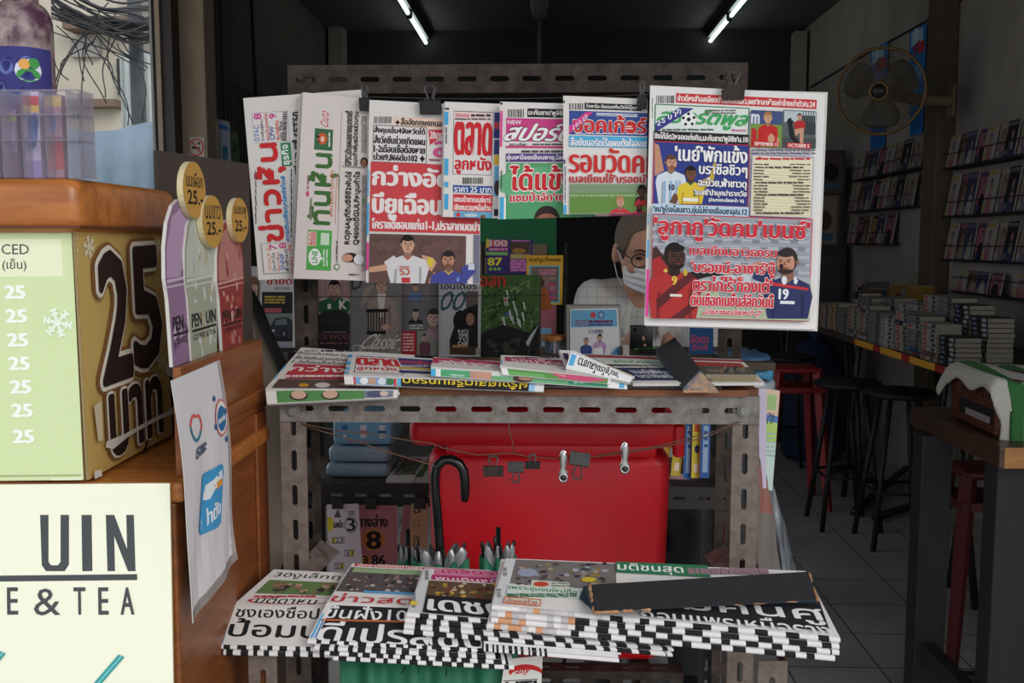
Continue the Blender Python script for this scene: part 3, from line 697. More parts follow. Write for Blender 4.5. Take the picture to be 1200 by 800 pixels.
angpart('table_rail', (xa, DT, zt1), (xb, DT, zt1), -Z, Y, stand, w=zt1 - zt0, off=0, label='grey slotted table rail')
for x, sg in ((xa, 1), (xb, -1)): angpart('leg', (x, DT + .0035, 0), (x, DT + .0035, zt1 - .004), X * sg, Y, stand, m=mat('slotted_steel_brown', (124, 112, 104), .55, n=1.5, c2=(100, 88, 80), scale=50, bump=.06, spec=.3))
xra = at_y(343, 250, DR).x; xrb = at_y(872, 250, DR).x
ztop1 = at_y(610, 76, DR).z; ztop0 = at_y(610, 109, DR).z
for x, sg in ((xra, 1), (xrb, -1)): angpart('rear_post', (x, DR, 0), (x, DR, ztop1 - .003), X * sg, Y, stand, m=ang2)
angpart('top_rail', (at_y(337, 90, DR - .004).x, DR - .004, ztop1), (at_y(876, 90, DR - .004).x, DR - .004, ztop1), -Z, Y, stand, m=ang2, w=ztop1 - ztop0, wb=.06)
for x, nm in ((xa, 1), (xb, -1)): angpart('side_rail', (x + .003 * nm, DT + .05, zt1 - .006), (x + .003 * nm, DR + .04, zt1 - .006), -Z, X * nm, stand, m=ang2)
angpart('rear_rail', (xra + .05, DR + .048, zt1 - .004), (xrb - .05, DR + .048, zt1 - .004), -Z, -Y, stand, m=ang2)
TB = zt1 + .001
b = MB(); b.box((xa + .2, DT - .006, TB), (xb - .02, DR + .2, TB + .011)); b.box((xa + .002, DT + .01, TB), (xa + .2, DR - .01, TB + .010)); b.box((xb - .02, DT + .01, TB), (xb, DR - .01, TB + .010)); b.build('table_board', mat('worn_board', (140, 84, 50), .7, n=1.3, c2=(96, 58, 36), scale=6, stretch=(1, 8, 8)), stand)
TBZ = TB + .011
# bolts
def bolt(p, parent, r=.011, m=None):
    b = MB(); b.lathe(p, [(r, 0), (r, .004), (r * .9, .006)], n=6, M=Matrix.Rotation(math.pi / 2, 3, 'X')); b.lathe(Vector(p), [(r * 1.25, -.0005), (r * 1.25, .0015)], n=16, M=Matrix.Rotation(math.pi / 2, 3, 'X')); b.build('bolt', m or mat('bolt_zinc', (130, 128, 122), .4, metal=.3), parent)
for px, py in ((344, 481), (872, 481)): bolt(at_y(px, py, DT - .002), stand, .009)
bolt(at_y(353, 91, DR - .008), stand, .006, ang2); bolt(at_y(862, 91, DR - .008), stand, .006, ang2)
# lower tray: tilted board on its own front legs
zy = at_y(600, 768, DY).z; zb_ = at_y(600, 690, 1.64).z
xya = at_y(285, 780, DY).x; xyb = at_y(928, 780, DY).x
TS = (.62 + CAMZ - CAMZ)
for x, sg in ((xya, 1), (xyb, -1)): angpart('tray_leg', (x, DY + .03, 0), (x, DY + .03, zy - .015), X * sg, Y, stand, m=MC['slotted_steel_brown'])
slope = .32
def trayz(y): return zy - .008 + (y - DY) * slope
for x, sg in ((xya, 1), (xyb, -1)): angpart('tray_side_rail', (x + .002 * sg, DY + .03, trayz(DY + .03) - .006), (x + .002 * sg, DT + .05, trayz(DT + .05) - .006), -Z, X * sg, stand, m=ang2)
b = MB(); y0, y1 = DY + .045, 1.655
b.add([(xya, y0, trayz(y0) - .006), (xyb, y0, trayz(y0) - .006), (xyb, y1, trayz(y1) - .006), (xya, y1, trayz(y1) - .006), (xya, y0, trayz(y0)), (xyb, y0, trayz(y0)), (xyb, y1, trayz(y1)), (xya, y1, trayz(y1))],
      [(3, 2, 1, 0), (4, 5, 6, 7), (0, 1, 5, 4), (1, 2, 6, 5), (2, 3, 7, 6), (3, 0, 4, 7)]); b.build('tray_board', MC['worn_board'], stand)
# gussets at the leg middles
for x, sg in ((xa, 1), (xb, -1)):
    zg = at_y(600, 676, DT).z; b = MB(); yA, yB = DT + .05, DR
    b.add([(x + .012 * sg, DT + .05, zg), (x + .012 * sg, DR - .01, zg - .01), (x + .05 * sg, DR - .01, zg - .035), (x + .03 * sg, DT + .05, zg - .03)], [(0, 1, 2, 3)])
    b.build('gusset', ang, stand, solid=.003)
# lower rail that the bin stands on
zbin = at_y(700, 780, 2.0).z
angpart('bin_rail', (xra + .07, 1.972, zbin), (xrb - .09, 1.972, zbin), -Z, Y, stand, m=ang2, w=.04)
for x in (-.16, .2): 
    b = MB(); b.box((x - .02, 1.98, zbin - .03), (x + .02, 2.42, zbin - .003)); b.build('bin_cross_bar', ang2, stand)
# ------------------------------------------------------------------ hanging newspapers
def vpage(pts, d, base=WHITE): return Page(quad_y(pts, d), base)
def hang(name, g, label, extra=(), t=.004): 
    return pages('newspaper', [g] + list(extra), t, label, 'newspaper', 'newspapers clipped along the top of the stand', slabs=True)
def sheetbehind(pts, d, c=(206, 202, 198)): return Page(quad_y(pts, d), c)
# H7 big sports paper on the right
g = vpage([(762, 100), (967, 110), (956, 386), (755, 381)], 1.73, (232, 228, 226))
W2 = (232, 228, 226)
g.bars(769, 112, 790, 121)
g.rect(792, 113, 957, 124, (204, 58, 62)); g.text("ข่าวดีหงส์'เอลเลียตต์'เริ่มซ้อมแล้ว,เผย'ซาลาห์'ขอค่าจ้างเท่าตัว/น.24", 794, 114, 955, 123, (244, 236, 232), bold=.03)
g.rect(767, 124, 878, 157, (44, 120, 92)); g.rect(768.2, 125.2, 876.8, 155.8, (226, 232, 226))
g.text('สปอร์ตพูล', 772, 129, 875, 151, (72, 164, 98), bold=.05, out=(196, 214, 200), ow=.06, skew=.12)
g.ell(807, 140, 9, 9, (240, 240, 238), n=24)
for k in range(5):
    a = math.radians(72 * k + 20); g.ell(807 + 6.6 * math.cos(a), 140 - 6.6 * math.sin(a), 2, 2, (30, 30, 34), n=5)
g.ell(807, 140, 2.7, 2.7, (30, 30, 34), n=5); 
g.poly([(768, 145), (796, 126), (813, 127), (768, 155)], (66, 66, 140)); g.text('25 บาท', 769, 130, 801, 150, (240, 238, 244), bold=.03, skew=0) if 0 else None
for i, ch_ in enumerate(['2', '5', 'บ', 'า', 'ท']): g.text(ch_, 770 + i * 5.4 + (2 if i > 1 else 0), 141.5 - i * 3.1 - (1 if i > 1 else 0), 774 + i * 5.4 + (2 if i > 1 else 0), 147 - i * 3.1 - (1 if i > 1 else 0), (240, 238, 244), bold=.05)
g.lines(776, 150, 836, 154, 1, (90, 96, 92)); g.text('ฟุตบอลรายวัน', 857, 151, 874, 155, (206, 70, 150), bold=.03); g.lines(826, 128, 862, 134, 2, (110, 100, 100))
g.rect(766, 155.5, 877, 168, (42, 38, 42)); g.text("ชิงโก้อึด2หลอดเก่งกิน,มะกันขาด'พูลิซิช'น.10", 767, 157, 876, 167, (240, 236, 234), bold=.03)
g.rect(765, 167.5, 877.5, 241, (196, 52, 66)); g.rect(766, 168.5, 876.5, 240, (54, 66, 140))
g.fig(786, 190, 8.5, (214, 222, 232), (206, 156, 126), (96, 66, 50), bot=239, sw=3.4, face=.8, arms=[([(767, 206), (778, 200), (772, 170), (767, 168)], (196, 146, 118))], beard=(150, 96, 70))
for x in (777, 784, 791): g.rect(x, 212, x + 3, 237, (150, 184, 214))
g.text('10', 784, 216, 790, 223, (40, 46, 80), bold=.06)
g.fig(809, 203, 8.2, (226, 196, 62), (120, 82, 60), (34, 28, 26), bot=239, sw=3.2, face=.4, collar=(52, 130, 84), arms=[([(818, 214), (832, 206), (836, 190), (839, 190), (836, 212), (822, 224)], (206, 178, 60)), ([(784, 237), (790, 226), (796, 230), (792, 239)], (112, 76, 58))])
g.rect(800, 232, 818, 236, (240, 238, 230)); g.text('2', 812, 224, 815, 230, (52, 120, 84), bold=.06)
for st, x0, y0, x1, y1 in (("'เนย์'พักแข้ง", 791, 170, 875, 190), ('บราซิลชิวๆ', 819, 193, 875, 208), ('ฉะบ๊วย,ฟ้าขาวดุ', 818, 209, 874, 222), ("'เมสซี่'นำบุกปารากวัย", 813, 222, 874, 231.5), ('(อ่านรายละเอียดหน้า 16)', 830, 232, 871, 238)):
    g.text(st, x0, y0, x1, y1, (244, 240, 240), bold=.035, out=(40, 46, 104), ow=.05)
# photos
g.rect(879, 130, 916, 173, (120, 150, 70)); g.rect(879, 130, 916, 146, (70, 84, 130)); g.text('m', 880, 134, 889, 145, (220, 226, 236), bold=.05)
g.fig(899, 138, 6.5, (196, 44, 46), (214, 166, 136), (170, 120, 70), bot=170, sw=3, face=.2, arms=[([(884, 172), (890, 154), (896, 152), (890, 173)], (196, 44, 46)), ([(905, 172), (900, 156), (908, 152), (913, 168)], (206, 158, 130)), ([(879, 172), (880, 150), (886, 152), (886, 172)], (190, 44, 46))])
g.ell(896, 163, 6, 7, (200, 48, 48)); g.ell(903, 163, 4, 6, (206, 156, 128))
g.rect(916, 130, 955, 174, (92, 98, 100)); g.rect(918, 131, 955, 144, (186, 196, 198)); g.rect(938, 136, 954, 158, (60, 64, 66)); g.rect(916, 162, 955, 174, (74, 80, 82))
for x in range(940, 955, 3): g.rect(x, 131, x + 1, 143, (90, 104, 100))
g.fig(936, 137, 3.6, (186, 44, 50), (206, 160, 134), (96, 60, 44), bot=153, sw=3)
g.poly([(930, 152), (941, 150), (940, 168), (936, 169), (936, 156), (931, 160)], (200, 150, 126)); g.poly([(922, 140), (926, 138), (930, 160), (940, 172), (934, 173), (924, 160)], (34, 36, 40)); g.ell(925, 143, 4, 2, (30, 32, 36))
g.rect(882, 166.5, 912, 172, (196, 50, 52)); g.text('SEPTEMBER 12', 883, 167.3, 911, 171.2, (246, 238, 232), bold=.03)
g.rect(921, 168, 949, 174, (196, 50, 52)); g.text('OCTOBER 5', 922.5, 169, 947, 173, (246, 238, 232), bold=.03)
g.lines(879, 174.5, 954, 182, 2, (110, 106, 130), th=.5)
g.rect(879, 183, 951, 254.5, (150, 140, 190)); g.rect(879.8, 184, 950.2, 253.7, (232, 222, 192)); g.lines(884, 185, 948, 188, 1, (196, 60, 70), .8); g.poly([(884, 186.5), (889, 183.5), (893, 186), (888, 188)], (196, 60, 70))
for i in range(17):
    y = 192 + i * 3.55
    if i in (1, 6, 10, 16): g.lines(884, y, 940, y + 2, 1, (60, 54, 60), .9)
    else: g.lines(882, y, 882 + random.uniform(10, 20), y + 2, 1, (80, 74, 70), .8); g.lines(948 - random.uniform(14, 28), y, 948, y + 2, 1, (110, 100, 90), .7)
    g.rect(881, y + 2.6, 949, y + 2.9, (206, 192, 150))
g.rect(764, 240.8, 876, 253.5, (186, 212, 230)); g.text("'ชน'ชูโรงโสมขาว,ยุ่นไม่ง่ายเยือนซาอุ/น.12", 765, 242, 874, 252.5, (40, 44, 70), bold=.035)
g.rect(763, 253.3, 948.5, 374, (196, 60, 78)); g.rect(764, 254.5, 947.5, 373, (158, 160, 170))
for i in range(7):
    y = 262 + i * 9; g.poly([(764, y + 4), (850, y - 2), (947, y + 2), (947, y + 6), (850, y + 2), (764, y + 8)], (176, 178, 188))
    for x in range(770 + (i % 2) * 9, 945, 22): g.rect(x, y + .5, x + 9, y + 5, (134, 136, 148))
g.rect(764, 330, 947.5, 373, (176, 186, 160)); g.rect(764, 322, 947.5, 331, (170, 174, 178))
for (x, y) in ((862, 336), (878, 328), (848, 330)): g.ell(x, y, 13, 13, (198, 202, 206), n=18); g.ell(x + 4, y - 2, 5, 5, (166, 172, 180), n=7)
g.ell(867, 346, 26, 14, (150, 160, 158))
g.fig(789, 300, 15, (178, 52, 52), (74, 50, 44), (34, 26, 26), bot=372.5, sw=3.4, face=1.2, beard=(40, 28, 26), arms=[([(764, 292), (768, 288), (786, 312), (776, 328), (764, 318)], (72, 48, 44)), ([(764, 304), (772, 300), (784, 316), (770, 330), (764, 326)], (170, 48, 50)), ([(808, 318), (830, 318), (850, 322), (828, 324), (806, 330)], (40, 32, 34))])
g.poly([(768, 350), (806, 318), (814, 324), (770, 362)], (96, 40, 44)); g.poly([(784, 372), (812, 352), (816, 358), (800, 372)], (96, 40, 44))
g.text('9', 786.5, 323, 792, 333.5, (226, 190, 80), bold=.06); g.ell(802, 319, 2.5, 4, (206, 170, 60)); g.poly([(776, 317), (779, 314), (782, 317), (779, 319)], (226, 190, 80)); g.rect(784, 344, 798, 347, (226, 216, 210))
g.fig(921, 306, 15, (48, 56, 98), (196, 142, 116), (52, 42, 42), bot=372.5, sw=3.1, face=-1.0, beard=(56, 42, 42), arms=[([(900, 325), (890, 316), (850, 322), (850, 318), (888, 306), (906, 312)], (190, 140, 116)), ([(908, 316), (882, 318), (880, 326), (904, 336)], (48, 56, 98))])
g.ell(913.5, 312, 2.4, 3.6, (60, 24, 28)); g.poly([(902, 330), (945, 337), (945, 340), (902, 334)], (196, 56, 62)); g.ell(917, 328, 3.2, 5, (226, 226, 232)); g.poly([(928, 325), (930, 323), (931, 326), (933, 328), (931, 333), (928, 331)], (226, 226, 232))
g.text('19', 911, 338, 921.5, 350, (232, 232, 238), bold=.06); g.rect(912, 352, 929, 355.5, (226, 226, 232))
R2, OW = (206, 52, 66), (244, 234, 234)
for st, x0, y0, x1, y1, ow in (("'ลูกากู'วัดคม'เบนซ์'", 766, 256, 946, 284, .05), ('เบลเยียมอาวุธครบ', 807, 288.5, 908, 303, .06), ("'บรอยน์-อาซาร์'บู๊", 809, 305.5, 906, 324, .06), ("ตราไก่ไร้'ก็องเต้'", 811, 324, 902, 341.5, .06), ('ตัดเชือกเนชั่นส์ลีกวันนี้', 808, 342.5, 904, 358.5, .07), ('(อ่านรายละเอียดหน้า 2)', 824, 361, 889, 370, .09)):
    g.text(st, x0, y0, x1, y1, R2, bold=.045, out=OW, ow=ow, skew=.1 if y0 > 360 else 0)
for y0, y1, c in ((250, 263, CYAN), (281, 302, CYAN), (315, 370, MAG)): g.rect(755.2, y0, 759.2, y1, c)
g.lines(762.4, 116, 764.4, 140, 1, (60, 130, 90), rot=1)
bk = sheetbehind([(764, 103), (970, 108), (958, 388), (757, 382)], 1.737, (214, 210, 206))
hang('', g, 'large folded sports newspaper with red headline over two shouting footballers, hanging rightmost', [bk])
# H6
g = vpage([(660, 112), (759, 116), (757, 250), (660, 251)], 1.755)
g.bars(667, 121, 684, 128.5); g.rect(685, 121.5, 752, 129, (40, 38, 42)); g.text('โตยาโน-ฮิเมเนซคืนวังไก่บู๊แกน', 687, 122.5, 750, 128.5, (232, 228, 226), bold=.03)
g.rect(667, 131, 758.5, 158.5, (62, 80, 150)); g.rect(699, 133, 747, 136.5, (206, 212, 226)); g.lines(700, 134, 746, 136, 1, (90, 96, 130)); g.text('ซอคเก้อร์', 672, 135, 757, 155.5, (208, 52, 54), bold=.05, out=(234, 224, 220), ow=.07)
g.ell(737.5, 149.5, 5, 5, (208, 52, 54), n=16); g.lines(733, 147, 742, 152, 2, (236, 226, 220)); g.lines(674, 155.5, 756, 158, 1, (206, 210, 226))
g.poly([(667, 148), (686, 131.5), (695, 131.5), (667, 157)], (218, 66, 144))
for i, ch_ in enumerate(['2', '0', 'บ', 'า', 'ท']): g.text(ch_, 671 + i * 3.6, 147 - i * 3.1, 673.5 + i * 3.6, 151.5 - i * 3.1, (244, 236, 244), bold=.03)
g.rect(667, 160, 758.5, 172.5, (80, 178, 222)); g.text('สื่อยันนอร์ดไร้แผนตั้งใจลอย', 668.5, 161.5, 757, 171.5, (240, 240, 244), bold=.04, out=(56, 110, 160), ow=.06)
g.text('รอมวัดคม', 667.5, 174, 770, 202.5, (206, 52, 54), bold=.04, out=(244, 236, 230), ow=.04); g.text("เบลเยียมใช้'บรอยน์'", 667.5, 203.5, 758, 214, (190, 46, 52), bold=.04)
g.rect(667.5, 215.5, 757.5, 249.6, (104, 142, 70)); g.rect(667.5, 215.5, 757.5, 226, (132, 152, 120)); g.lines(668, 226, 757, 232, 1, (150, 170, 130), .5)
g.fig(749, 238, 7, (196, 60, 90), (90, 62, 54), (40, 30, 30), bot=249.5, sw=3); g.fig(726.5, 236, 6.2, (196, 56, 66), (206, 158, 134), (176, 130, 90), bot=249.5, sw=3.2, face=.4)
g.fig(752, 224, 7, (190, 52, 64), (84, 60, 52), (26, 22, 22), bot=240, sw=2)
g.rect(660.4, 240, 663.5, 250.6, CYAN); g.rect(660.4, 187, 662.4, 192, (60, 60, 110)); g.rect(660.2, 118, 661.8, 121, (40, 40, 40)); g.lines(661, 195, 663.4, 238, 1, (90, 90, 120), rot=1)
hang('', g, 'tabloid with blue masthead above a green pitch photo, hanging second from right')
# H5
g = vpage([(586, 119), (758, 124), (755, 252), (584, 257)], 1.78)
g.bars(595, 128, 614, 137.5); g.rect(618, 128, 700, 138, (40, 38, 42)); g.text("มะกันขาด'พูลิซิช'แซง", 619.5, 129, 676, 137, (234, 230, 226), bold=.03)
g.rect(593, 139.5, 720, 166, (206, 70, 136)); g.text('NEW', 595, 141, 611, 145.5, (244, 236, 240), bold=.03); g.text('สปอร์ต', 595.5, 145, 672, 165, (244, 242, 240), bold=.05, out=(44, 36, 46), ow=.07, skew=.15)
g.text('สยามกีฬา', 597, 167.5, 617, 171, (60, 56, 60), bold=.03); g.lines(624, 168, 690, 170.5, 1, (90, 86, 90), .7); g.rect(593, 171.3, 720, 173.6, (212, 66, 130)); g.lines(611, 176, 680, 179, 1, (80, 74, 80), .8)
g.rect(593, 180, 720, 189.5, (92, 74, 130)); g.text('ขุ่นเหนื่อยเยือนซาอุ,โสมขาวเฮ', 594, 181, 680, 188.5, (240, 234, 244), bold=.035)
g.rect(593, 191, 756, 257, (88, 160, 110)); g.ell(640, 215, 60, 20, (106, 174, 126)); g.text('ได้แข้งดี', 598, 194, 690, 222.5, (206, 50, 58), bold=.045, out=(244, 240, 236), ow=.07); g.text("แซมบ้าจัด'เชซุส", 598, 225, 676, 238.5, (206, 50, 58), bold=.045, out=(244, 240, 236), ow=.08)
g.ell(641, 257, 15, 16, (52, 40, 40), 0, 180); g.ell(641, 262, 14, 12, (150, 96, 76), 0, 180); g.ell(728, 250, 24, 6, (214, 92, 140)); g.ell(706, 251, 9, 4, (222, 190, 180))
g.rect(586, 231, 590.5, 257, CYAN); g.rect(586.5, 130, 589, 150, MAG); g.rect(586, 150, 588.5, 172, MAG); g.rect(586.5, 120, 589, 122.5, (34, 34, 36)); g.rect(590.6, 232, 592.8, 257, (244, 240, 236)); g.lines(586.5, 200, 589, 222, 1, (70, 70, 80), rot=1)
hang('', g, 'tabloid with pink masthead and a green block, hanging third from right')
# H4
g = vpage([(521, 119), (594, 122), (588, 256), (519, 254)], 1.80)
g.rect(531, 130.5, 577.3, 205, (74, 60, 92)); g.rect(531.7, 131.3, 576.7, 204.4, (226, 220, 218)); g.rect(532, 131.6, 576.4, 141.5, (236, 206, 206)); g.text('ตลาดบอลรอบ', 534, 133.5, 550, 137, (206, 60, 90), bold=.03); g.lines(552, 133.5, 575, 137, 1, (70, 66, 70), .8); g.lines(533, 138, 575, 141, 1, (90, 86, 90), .6)
g.text('ตลาด', 533.2, 143.5, 575.5, 182, (206, 44, 52), bold=.035); g.text('ลูกหนัง', 533.2, 184, 575.2, 204, (206, 44, 52), bold=.04)
g.bars(542, 208, 566, 215.5); g.rect(531, 217.5, 577, 226, (58, 82, 150)); g.text('ราคา 25 บาท', 532.5, 218.5, 575.5, 225.5, (236, 236, 242), bold=.04)
g.rect(531, 228, 577, 247.5, (206, 60, 66)); g.text('แซมบ้าขาดเนย์มาร์', 532.5, 229.5, 575.5, 237, (244, 236, 232), bold=.03); g.text('เชิงชมเวเนฯมือด้าน', 532.5, 238.5, 575.5, 246.5, (244, 236, 232), bold=.03)
g.rect(532, 248, 577, 255.5, (106, 168, 206)); g.ell(537, 251.5, 2.6, 2.6, (206, 60, 60)); g.ell(566, 254.5, 3, 3, (120, 80, 60)); g.ell(552, 252, 8, 2, (186, 206, 220))
g.rect(579, 132, 588, 162, (50, 60, 120)); g.rect(579, 143, 588, 151, (190, 60, 80)); g.rect(579, 164, 588, 181, (60, 70, 126)); g.rect(579, 182, 588, 193, (226, 190, 70)); g.rect(579, 195, 588, 230, (110, 180, 220)); g.ell(583, 220, 4, 9, (70, 52, 48)); g.rect(579, 245, 587, 253, (40, 44, 70))
for y0, y1 in ((131, 146), (186, 205), (213, 219), (227, 245)): g.rect(521, y0, 525.4, y1, CYAN)
g.rect(521.6, 126.5, 526.5, 128.4, (34, 34, 38)); g.lines(521.5, 149, 524.6, 170, 1, (80, 80, 110), rot=1)
bk = sheetbehind([(519, 121), (590, 124), (586, 255), (517, 254)], 1.806, (206, 202, 200))
hang('', g, 'narrow football newspaper with tall red boxed masthead on white, hanging left of the pink one', [bk])
# H3
g = vpage([(433, 117), (564, 124), (562, 333), (429, 331)], 1.82)
g.bars(438, 136.5, 459, 144.5); g.rect(461.5, 138, 522, 150, (236, 206, 186)); g.text('✦', 463, 140, 469, 147, (40, 36, 36), bold=0); g.text('สื่ออังกฤษยกนอน', 470, 139, 522, 149.5, (40, 36, 40), bold=.04)
g.rect(437, 147.5, 500, 191, (60, 56, 76)); g.rect(437.7, 148.3, 499.3, 190.3, (226, 220, 218))
for i, st in enumerate(('สั่งคุมเข้ม4จังหวัดใต้', 'สั่งวัคซีนช่วยเทิดแผน', '1-2เดือนเชื้อต้องหาย', 'ป่วย9,866ดับ102 ✦')): g.text(st, 438.5, 149 + i * 10.3, 498, 158.6 + i * 10.3, (36, 32, 40), bold=.05)
g.poly([(502, 152), (520, 152), (520, 158), (504, 170)], (206, 60, 70)); g.text('20บาท', 504, 154, 519, 163, (240, 228, 228), bold=.03); g.text('ส', 509, 165, 524, 184, (214, 92, 150), bold=.08); g.lines(503, 185, 524, 190, 1, (150, 90, 100))
g.rect(434, 192, 562.5, 272.5, (206, 72, 78))
for st, x1, y0, y1 in (('กว่างอัดภู', 545, 195, 225.5), ('บียูเฉือนชัย', 546, 227, 258.5)):
    g.text(st, 437.5, y0, x1, y1, (238, 228, 226), bold=.05, out=(180, 46, 54), ow=.03)
g.text('โคราชดีซอนแก่น1-1,ปราสาทบดปา', 436, 257, 562, 270.5, (238, 226, 224), bold=.045)
g.rect(433, 275, 546, 332, (104, 78, 74)); g.rect(555, 275, 562, 332, (116, 118, 138)); g.blot(434, 276, 545, 300, 40, [(112, 84, 78), (96, 72, 70)], 3, 7)
g.fig(478, 286, 10.5, (216, 214, 218), (206, 160, 136), (30, 26, 28), bot=332, sw=3.8, face=.2, collar=(196, 96, 66), arms=[([(460, 302), (450, 310), (433, 313), (433, 319), (452, 317), (466, 312)], (206, 158, 132)), ([(494, 298), (508, 302), (512, 308), (506, 318), (500, 314)], (206, 158, 132)), ([(462, 299), (450, 307), (456, 314), (470, 308)], (216, 214, 218)), ([(502, 301), (509, 304), (506, 313), (500, 309)], (216, 196, 66))])
g.text('ริวิ', 468, 312, 480, 322, (190, 110, 90), bold=.06); g.rect(471, 325, 481, 331, (190, 60, 66))
g.fig(526, 304, 10, (72, 76, 150), (186, 134, 108), (40, 34, 36), bot=332, sw=3.6, face=-.3, beard=(120, 86, 74), collar=(206, 170, 80), arms=[([(510, 318), (504, 326), (502, 332), (512, 332)], (190, 140, 112)), ([(540, 314), (552, 308), (558, 318), (546, 330)], (72, 76, 150))])
g.ell(537, 327, 2, 3, (110, 140, 200)); g.rect(549, 309, 556, 316, (206, 210, 226))
for y0, y1, c in ((199, 230, CYAN), (238, 275, CYAN), (284, 316, MAG)): g.rect(430, y0, 432.6, y1, c)
hang('', g, 'newspaper with white headline on a red block above two football players, hanging fifth from right')
# H2
g = vpage([(355, 108), (433, 116), (430, 329), (344, 326)], 1.84, (222, 212, 208))
g.rect(372, 126, 387.5, 150, (206, 200, 204)); g.rect(372.6, 126.7, 386.9, 149.3, (224, 214, 210)); g.text('Cเนาว', 376, 130, 385, 148, (206, 56, 56), bold=.02, rot=90, skew=.2)
g.rect(368.5, 151, 390, 176, (62, 110, 76)); g.ell(378, 162.5, 5.6, 7, (206, 92, 60)); g.ell(378, 163, 2.4, 3.4, (236, 196, 170)); g.poly([(371, 158), (375, 160), (375, 162), (370, 160)], (34, 40, 36)); g.poly([(371, 167), (375, 164), (375, 166), (370, 168)], (34, 40, 36)); g.lines(384, 155, 388, 172, 1, (226, 226, 214), rot=1)
g.text('ทันหุ้น', 361, 180, 395, 263, (70, 112, 60), bold=.045, rot=90)
g.ell(360.5, 227, 2, 3.4, (206, 80, 130)); g.lines(359, 205, 363, 222, 1, (150, 110, 110), rot=1); g.lines(362, 232, 367, 258, 1, (130, 130, 110), rot=1)
g.text('ลงทุนตามเป้า', 386, 200, 392, 254, (206, 110, 70), bold=.02, rot=90); g.rect(393.5, 205, 394.2, 262, (206, 130, 90)); g.lines(396, 206, 398.4, 246, 1, (110, 130, 70), rot=1)
g.rect(360, 269.5, 388.5, 316.5, (84, 172, 84)); g.rect(361, 271, 371, 288, (226, 196, 186)); g.text('ดีต่อใจ', 362, 272, 370, 287, (206, 70, 70), bold=.03, rot=90)
g.ell(369, 301, 7.5, 10, (238, 238, 236), n=16); g.poly([(375, 300), (380, 303), (374, 305)], (238, 238, 236)); g.text('LINE', 366, 294, 372, 308, (84, 172, 84), bold=.06, rot=90); g.rect(376, 273, 386, 287, (206, 226, 204)); g.lines(378, 292, 385, 312, 2, (220, 236, 216), rot=1)
g.rect(397.5, 130, 398.1, 318, (176, 168, 168)); g.ell(395, 312.5, 3.6, 3.6, (84, 140, 84)); g.ell(395, 312.5, 2.4, 2.4, (226, 220, 214)); g.lines(393, 282, 397, 306, 1, (110, 100, 100), rot=1)
for st, x0, y0, x1, y1 in (('GPSCเปิดแผนขยายแบตเตอรี่', 404, 130, 412.5, 194), ('แนะทำพันธมิตรร่วมทุน', 413.5, 131, 421, 194), ('ROJNAชูที่ดินอีอีซี2พันไร่', 404, 201, 413, 286), ('Q4ยอดดีGULFหนุนกำไร', 414, 201, 423, 287)): g.text(st, x0, y0, x1, y1, (42, 38, 42), bold=.04, rot=90)
g.lines(423.5, 136, 430, 180, 3, (120, 112, 114), rot=1); g.lines(424, 205, 430, 318, 3, (130, 122, 122), rot=1); g.ell(427, 190, 4.4, 5.6, (60, 44, 42)); g.ell(427, 191, 3.2, 4.4, (150, 104, 84))
g.rect(402, 195, 428, 196, (120, 116, 116)); g.ell(411, 301.5, 9, 5.6, (40, 34, 36)); g.ell(408, 302, 6, 4.4, (204, 150, 124)); g.ell(421, 304, 6, 6, (232, 232, 234)); g.lines(409, 320, 421, 323, 1, (60, 56, 60)); g.rect(425.5, 232, 427, 238, (84, 160, 90))
bk1 = sheetbehind([(353, 109), (431, 116), (429, 328), (346, 327)], 1.848, (206, 196, 194)); bk2 = sheetbehind([(350, 110), (424, 112), (424, 326), (343, 327)], 1.856, (214, 206, 202))
hang('', g, 'pinkish stock newspaper with green sideways masthead, hanging second from left', [bk1, bk2], .003)
# H1
g = vpage([(285, 115), (423, 105), (436, 322), (303, 328)], 1.87, (222, 218, 214))
g.rect(296, 131, 338.5, 167, (170, 160, 166)); g.rect(296.7, 131.7, 337.8, 166.3, (224, 218, 216))
for st, x0, y0, x1, y1, c in (('DTAC', 298.5, 147, 303.5, 165, (60, 120, 190)), ('8', 297.5, 133, 306, 140, (206, 60, 140)), ('ขายหุ้นกู้ล้าน', 305.5, 140, 309.5, 165, (60, 56, 60)), ('ออปชันออฟไฟ', 310.5, 133, 314.5, 165, (206, 60, 60)), ('CPW', 315.8, 148, 321.5, 164, (66, 84, 160)), ('9', 315.5, 133, 323.5, 139, (206, 60, 140)), ('รับไฮซีซัน', 323, 141, 327, 164, (206, 70, 60)), ('เฮง Plus', 327.5, 142, 331.5, 164, (60, 56, 60))):
    g.text(st, x0, y0, x1, y1, c, bold=.04, rot=90)
g.bars(331.5, 131, 336.5, 166, 1)
g.text('ข่าวหุ้น', 301, 168, 336, 283, (206, 48, 50), bold=.045, rot=90)
g.rect(330, 167, 341.5, 194.5, (52, 130, 92)); g.text('ธุรกิจ', 331, 169.5, 341, 193, (236, 238, 232), bold=.04, rot=90)
g.text('การเงินเพื่อทุกไลฟ์สไตล์', 331.5, 206, 338.5, 282, (64, 140, 206), bold=.05, rot=90); g.lines(299, 200, 301.5, 262, 1, (90, 86, 90), rot=1); g.lines(340.5, 198, 343, 278, 1, (50, 48, 60), rot=1)
g.text('SET50', 344, 131, 352, 160, (44, 40, 44), bold=.05, rot=90); g.text('วิ่งสู่', 344, 163, 352, 205, (44, 40, 44), bold=.03, rot=90)
g.rect(308, 284, 345, 320, (170, 160, 166)); g.rect(308.7, 284.7, 345, 319.3, (224, 218, 216))
